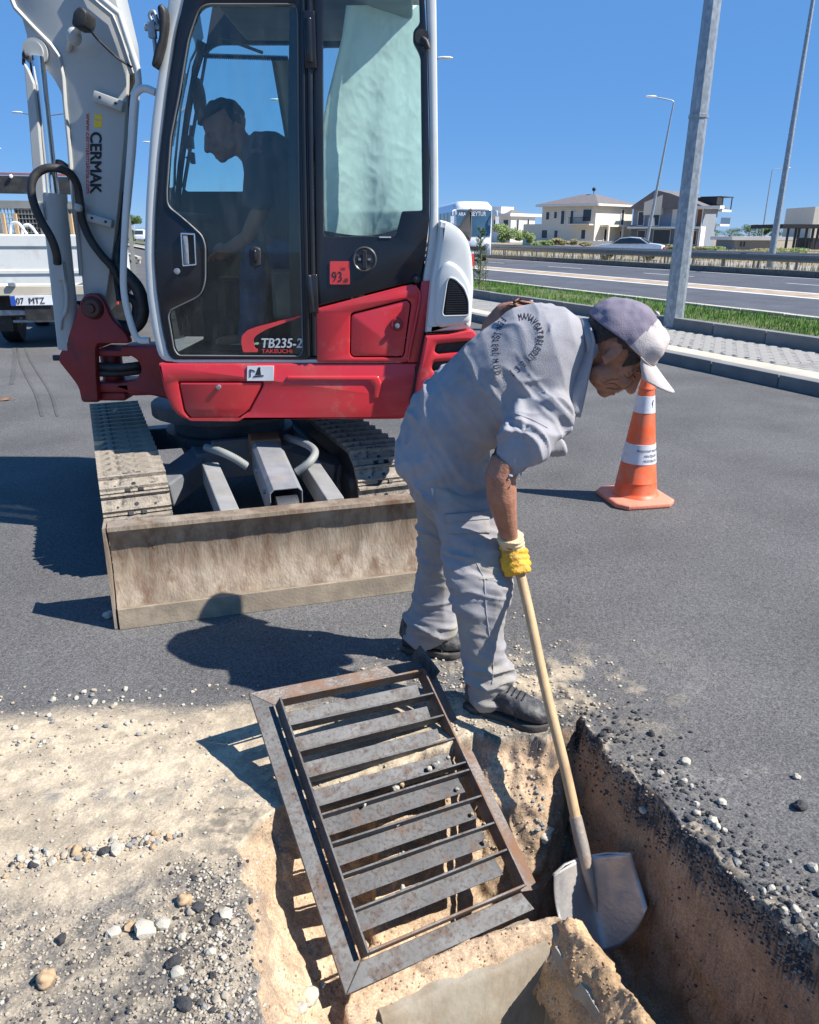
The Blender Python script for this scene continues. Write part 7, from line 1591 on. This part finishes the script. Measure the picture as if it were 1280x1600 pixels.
b.loft([rpx((640, 725), (730, 745), 2.58, .09), rpx((648, 770), (735, 780), 2.59, .092), rpx((652, 815), (726, 820), 2.60, .085), rpx((653, 860), (716, 862), 2.605, .078), rpx((651, 900), (710, 900), 2.61, .072), rpx((644, 940), (710, 938), 2.62, .070), rpx((636, 970), (714, 962), 2.63, .070), rpx((631, 992), (712, 978), 2.64, .068), rpx((644, 1006), (700, 992), 2.64, .056), rpx((650, 1000), (696, 990), 2.64, .046), rpx((652, 990), (694, 982), 2.64, .042)], 30)
tme = remesh(b, .0054, 4, .5)
def trfold(p):
    z_ = p[:, 2]; near = p[:, 1] < 2.46
    kne = np.exp(-((z_-.50)/.11)**2); ank = np.exp(-((z_-.14)/.10)**2); seat_ = np.exp(-((z_-.80)/.10)**2)
    q = np.stack([p[:, 0]*.35, p[:, 1]*.35, z_+.25*p[:, 0]], 1); wv = fbm(p, 7, 2, 71)[:, None]*np.array([.0, .0, .05])
    a = ridge(q+wv, 14, 2, 72); a2 = ridge(q*np.array([1, 1, 1.2])+wv, 26, 2, 73)
    ql = np.stack([p[:, 0], p[:, 1], z_*.22], 1); l_ = ridge(ql+wv, 13, 2, 74)
    cr_ = np.exp(-np.abs(fbm(q+wv*1.5, 12, 3, 77)-.5)*36)
    return cr_*(.0015+.006*kne+.007*ank+.003*seat_)+np.clip(a, -1, 1)**3*(.003+.011*kne+.018*ank+.005*seat_)+a2*(.001+.004*kne+.006*ank)+l_*.0035+(fbm(p, 9, 2, 75)-.5)*.010-.005
fold(tme, trfold)
trs = obj('trousers', tme, M_trous, wk)
bvt = BVHTree.FromPolygons([v.co+ORG[trs] for v in trs.data.vertices], [tuple(p.vertices) for p in trs.data.polygons])
def patch_px(quad, bvh, name, mt, par, lift=.003, n=10, th=.002):
    V = []; F = []; (ax, ay), (bx_, by_), (cx, cy), (dx, dy) = quad
    for j in range(n+1):
        for i in range(n+1):
            s_, t_ = i/n, j/n; x = (ax*(1-s_)+bx_*s_)*(1-t_)+(dx*(1-s_)+cx*s_)*t_; y = (ay*(1-s_)+by_*s_)*(1-t_)+(dy*(1-s_)+cy*s_)*t_
            dr = ray(x, y).normalized(); r = bvh.ray_cast(CAM, dr)
            if r[0] is None: return
            V.append(r[0]-dr*lift)
    for j in range(n):
        for i in range(n): a = j*(n+1)+i; F.append((a, a+1, a+n+2, a+n+1))
    me = bpy.data.meshes.new(name); me.from_pydata([tuple(v) for v in V], [], F); o = obj(name, me, mt, par, 180); md = o.modifiers.new('s', 'SOLIDIFY'); md.thickness = th; return o
patch_px([(697, 806), (764, 800), (766, 833), (699, 834)], bvt, 'cargo_pocket', M_trous, trs, .002)
patch_px([(695, 804), (764, 798), (765, 811), (696, 817)], bvt, 'pocket_flap', M_trous, trs, .0045)
seam([(757, 905), (760, 960), (766, 1000), (771, 1040), (769, 1075)], bvt, .0022, par=trs)
seam([(750, 905), (775, 903), (796, 898)], bvt, .0018, par=trs); seam([(720, 775), (724, 800)], bvt, .0016, par=trs); seam([(737, 845), (745, 880), (757, 905)], bvt, .0016, par=trs)
patch_px([(672, 762), (678, 763), (677, 774), (671, 773)], bvt, 'waist_tag', M_inkgrey, trs, .003, 3, .001)
# shoes
SHOES = []
def shoe(h0, h1, name, ank):
    d_ = (h1-h0); d_.z = 0; L0 = d_.length; d_.normalize(); s_ = Vector((-d_.y, d_.x, 0)); o = Vector((h0.x, h0.y, 0)); Z = Vector((0, 0, 1))
    root = None
    def ol(x): return np.interp(x, [0, .03, .08, .15, .20, .25, .285, .30], [.022, .035, .036, .036, .045, .046, .034, .012])
    k = L0/.30
    b = MB(); rows = []
    for x in (.0, .012, .04, .08, .11, .14, .18, .22, .26, .288, .30):
        w_ = ol(x)*1.04; h = .088 if x < .06 else np.interp(x, [.06, .12, .17, .22, .27, .30], [.105, .105, .085, .068, .055, .035])
        c = o+d_*(x*k)+Z*(.028+h/2)
        rows.append((c, s_*w_, Z*(h/2)))
    b.loft(rows, 24, sup=2.6); b.loft([(o+d_*.05*k+Z*.07, d_*.058, s_*.036), (o+d_*.055*k+Z*.12, d_*.056, s_*.042), (o+d_*.058*k+Z*.142, d_*.052, s_*.043), (o+d_*.058*k+Z*.142, d_*.043, s_*.034), (o+d_*.058*k+Z*.11, d_*.04, s_*.03)], 20)
    me = remesh(b, .004, 4, .5); fold(me, lambda p: (fbm(p, 40, 3, 81)-.5)*.004+.002*ridge(p, 30, 2, 82)); up = obj('shoe', me, M_shoe, wk); SHOES.append(up)
    b = MB(); ot = [(x, ol(x)*1.14+.003) for x in np.linspace(0, .305, 22) for _ in (0,)]; poly = [o+d_*(x*k-.004)+s_*w_ for x, w_ in ot]+[o+d_*(x*k-.004)-s_*w_ for x, w_ in ot[::-1]]
    b.prism([p+Z*.004 for p in poly], Z*.026); obj('sole', b.me(bevel=.004), M_sole, up, 50)
    b = MB()
    for i in range(7):
        x = .105+.017*i; h = .028+np.interp(x, [.06, .12, .17, .22, .27], [.108, .108, .088, .070, .056]); c = o+d_*(x*k)+Z*(h+.002)
        b.tube(catmull([c-s_*.024-Z*.004, c+Z*.004+d_*.006, c+s_*.024-Z*.004], 3), .0028, 6)
    c = o+d_*(.10*k)+Z*.145; b.tube(catmull([c, c+s_*.03+Z*.008, c+s_*.025-Z*.01+d_*.02, c, c-s_*.03+Z*.008, c-s_*.025+d_*.02-Z*.012, c], 5), .0026, 6)
    obj('laces', b, M_ink, up, 60)
    b = MB(); b.tube(catmull([o+d_*.20*k-s_*.047+Z*.035, o+d_*.185*k-s_*.04+Z*.075, o+d_*.19*k+Z*.098, o+d_*.185*k+s_*.04+Z*.075, o+d_*.20*k+s_*.047+Z*.035], 5), .0018, 6)
    obj('stitching', b, M_sole, up, 60); b = MB(); b.tube(catmull([o+d_*.02*k-s_*.037+Z*.07, o+d_*.09*k-s_*.042+Z*.055, o+d_*.12*k-s_*.04+Z*.095], 5), .0018, 6)
    obj('stitching', b, M_sole, up, 60)
shoe(G(729, 1104, 0), G(857, 1140, 0), 'r', aR_); shoe(G(630, 1015, 0), G(725, 1024, 0), 'l', aL_)
# keep the body inside its clothes
bvsh = [BVHTree.FromPolygons([v.co+ORG[o_q] for v in o_q.data.vertices], [tuple(p.vertices) for p in o_q.data.polygons]) for o_q in (shirt, trs, *SHOES)]
a1_ = P(782, 745, 2.21); a2_ = wrR; ARM = [P(783, 738, 2.21), P(784, 775, 2.215), P(789, 805, 2.235), wrR, s0+sd*.08]
def sgd_(c, a, b_):
    e = b_-a; t_ = max(0, min(1, (c-a).dot(e)/e.length_squared)); return (c-a-e*t_).length
f1_ = P(789, 492, 2.72)
for v in bme.vertices:
    c = v.co
    if (c-Hc).length < .17 or c.x > .60 and c.z > 1.0: continue
    if min(sgd_(c, ARM[i_], ARM[i_+1]) for i_ in range(len(ARM)-1)) < .060: continue
    if c.y > 2.62 and c.z > .9 and (c-f1_).length < .20: continue
    if c.y > 2.68 and c.z > .9: continue
    best = None
    for k_, bv_ in enumerate(bvsh):
        r = bv_.find_nearest(c)
        if r[0] is None: continue
        sgd = (c-r[0]).dot(r[1])
        if best is None or sgd < best[0]: best = (sgd, r[0], r[1])
    if best and best[0] > -.012 and (c-best[1]).length < .12: v.co = best[1]-best[2]*.014
skin = obj('body', bme, M_skin, wk)
# glove
b = MB(); hand(b, .0035); gme2 = remesh(b, .0032, 6, .5); fold(gme2, lambda p: (fbm(p, 55, 3, 91)-.5)*.006+.0022*np.exp(-np.abs(fbm(p, 40, 3, 95)-.5)*30))
glv = obj('work_glove', gme2, M_glovey, wk)
b = MB(); wd = (wrR-P(792, 815, 2.25)).normalized(); c0 = wrR
b.loft([(c0-wd*.026, Vector((.041, 0, .004)), Vector((0, .037, .01))), (c0-wd*.020, Vector((.043, 0, .004)), Vector((0, .039, .01))), (c0-wd*.005, Vector((.041, 0, .0)), Vector((0, .036, .008))), (c0+wd*.008, Vector((.042, 0, 0)), Vector((0, .036, .0))), (c0+wd*.030, Vector((.041, 0, 0)), Vector((0, .035, 0))), (c0+wd*.045, Vector((.038, 0, 0)), Vector((0, .033, 0))), (c0+wd*.03, Vector((.034, 0, 0)), Vector((0, .029, 0))), (c0-wd*.024, Vector((.036, 0, 0.004)), Vector((0, .032, .008)))], 28)
cme = b.me(); bm = bmesh.new(); bm.from_mesh(cme); bmesh.ops.subdivide_edges(bm, edges=bm.edges, cuts=2, use_grid_fill=True); bm.to_mesh(cme); bm.free(); smooth(cme, 180)
fold(cme, lambda p: .0022*np.sin(p[:, 2]*420+fbm(p, 30, 2, 5)*5)+(fbm(p, 50, 2, 93)-.5)*.004); obj('glove_cuff', cme, M_glovek, glv, 180)

# ================= OPERATOR IN THE CAB
YO = 4.3
op = thing('person', 'machine operator in dark t-shirt leaning forward inside the excavator cab', 'person', P(400, 560, YO))
M_skin2 = mat('skin_operator', (.30, .14, .09), .55, var=.12)
Ho = P(352, 203, YO)
OF = Vector((-.86, -.28, -.42)); OU = Vector((-.40, .05, .91))
b = MB(); T2, OA = head_parts(b, Ho, OF, OU, 1.12)
chain(b, [(T2(-.03, 0, -.05), .058), (P(395, 245, YO), .06)])
b.loft([rpx((385, 225), (385, 285), YO, .10), rpx((410, 215), (400, 320), YO, .19), rpx((450, 222), (425, 370), YO, .19), rpx((495, 290), (450, 400), YO, .16), rpx((520, 350), (470, 430), YO, .16)], 20)
for dy, kx in ((-.17, 0), (.17, 6)):
    chain(b, [(P(402+kx, 250, YO+dy), .055), (P(405+kx, 330, YO+dy*1.15), .042), (P(385+kx, 372, YO+dy*1.1), .036), (P(352+kx, 392, YO+dy), .03)])
    hh = P(345+kx, 393, YO+dy); b.ell(hh, (.04, .025, .045))
    for k in range(4): chain(b, [(hh+Vector((-.02, -.03+.018*k, -.01)), .010), (hh+Vector((-.055, -.03+.018*k, -.022)), .009), (hh+Vector((-.06, -.028+.017*k, -.05)), .008)], 8)
    chain(b, [(hh+Vector((.01, -.03, 0)), .012), (hh+Vector((-.025, -.045, .01)), .009)], 8)
    chain(b, [(P(480, 400, YO+dy*.7), .09), (P(400+kx*2, 398, YO+dy*.8), .07), (P(392+kx*2, 500, YO+dy*.8), .045), (P(385+kx*2, 530, YO+dy*.8), .035), (P(345+kx*2, 535, YO+dy*.8), .03)])
obj('body', remesh(b, .008, 3, .4), M_skin2, op)
b = MB(); b.loft([rpx((382, 222), (384, 262), YO, .085), rpx((402, 206), (396, 320), YO, .20), rpx((430, 208), (415, 350), YO, .205), rpx((460, 222), (432, 395), YO, .20), rpx((505, 290), (455, 420), YO, .18), rpx((528, 350), (470, 440), YO, .18)], 24)
for dy in (-.17, .17): b.loft([rpx((385, 235), (425, 240), YO+dy, .07), rpx((380, 285), (428, 290), YO+dy*1.1, .065), rpx((378, 318), (428, 322), YO+dy*1.15, .062)], 20)
m_ = remesh(b, .009, 3, .5); fold(m_, lambda p: .010*(np.clip(ridge(p*np.array([1, 1, .4]), 12, 2, 101), -1, 1)**3)); obj('t_shirt', m_, mat('charcoal_shirt', (.07, .07, .08), .9, var=.1, vs=20), op)
b = MB()
for dy, kx in ((-.17, 0), (.17, 6)): chain(b, [(P(485, 405, YO+dy*.6), .105), (P(400+kx*2, 398, YO+dy*.8), .082), (P(394+kx*2, 500, YO+dy*.8), .06), (P(388+kx*2, 522, YO+dy*.8), .055)])
m_ = remesh(b, .01, 3, .5); fold(m_, lambda p: .006*ridge(p, 16, 2, 103)); obj('jeans', m_, mat('denim', (.06, .10, .20), .9, var=.3, vs=12), op)
for dy, kx in ((-.13, 0), (.14, 12)):
    o0 = P(396+kx, 545, YO+dy); b = MB(); b.loft([(o0+Vector((.03, 0, .0)), Vector((0, .035, 0)), Vector((0, 0, .035))), (o0+Vector((-.06, 0, .01)), Vector((0, .042, 0)), Vector((0, 0, .05))), (o0+Vector((-.16, 0, -.005)), Vector((0, .045, 0)), Vector((0, 0, .035))), (o0+Vector((-.22, 0, -.012)), Vector((0, .03, 0)), Vector((0, 0, .02)))], 16); obj('shoe', b, mat('pale_shoe', (.45, .48, .42), .7, var=.2), op, 60)
b = MB(); b.ell(T2(-.014, 0, .040), (.112, .090, .098), OA, 32, 22); hm = b.me(recalc=False); bm = bmesh.new(); bm.from_mesh(hm); dl = []
for v in bm.verts:
    d_ = v.co-Ho; x, y, z_ = d_.dot(OA[0])/1.12, d_.dot(OA[1])/1.12, d_.dot(OA[2])/1.12
    v.co += (v.co-T2(-.014, 0, .04)).normalized()*(noise.noise(v.co*40)*.01+(.02 if x > .04 and z_ > .06 else 0))
    if not (z_ > .055 or (x < -.02 and z_ > -.03)): dl.append(v)
bmesh.ops.delete(bm, geom=dl, context='VERTS'); bm.to_mesh(hm); bm.free(); o_ = obj('hair', hm, M_hair, op, 180); md = o_.modifiers.new('s', 'SOLIDIFY'); md.thickness = .01
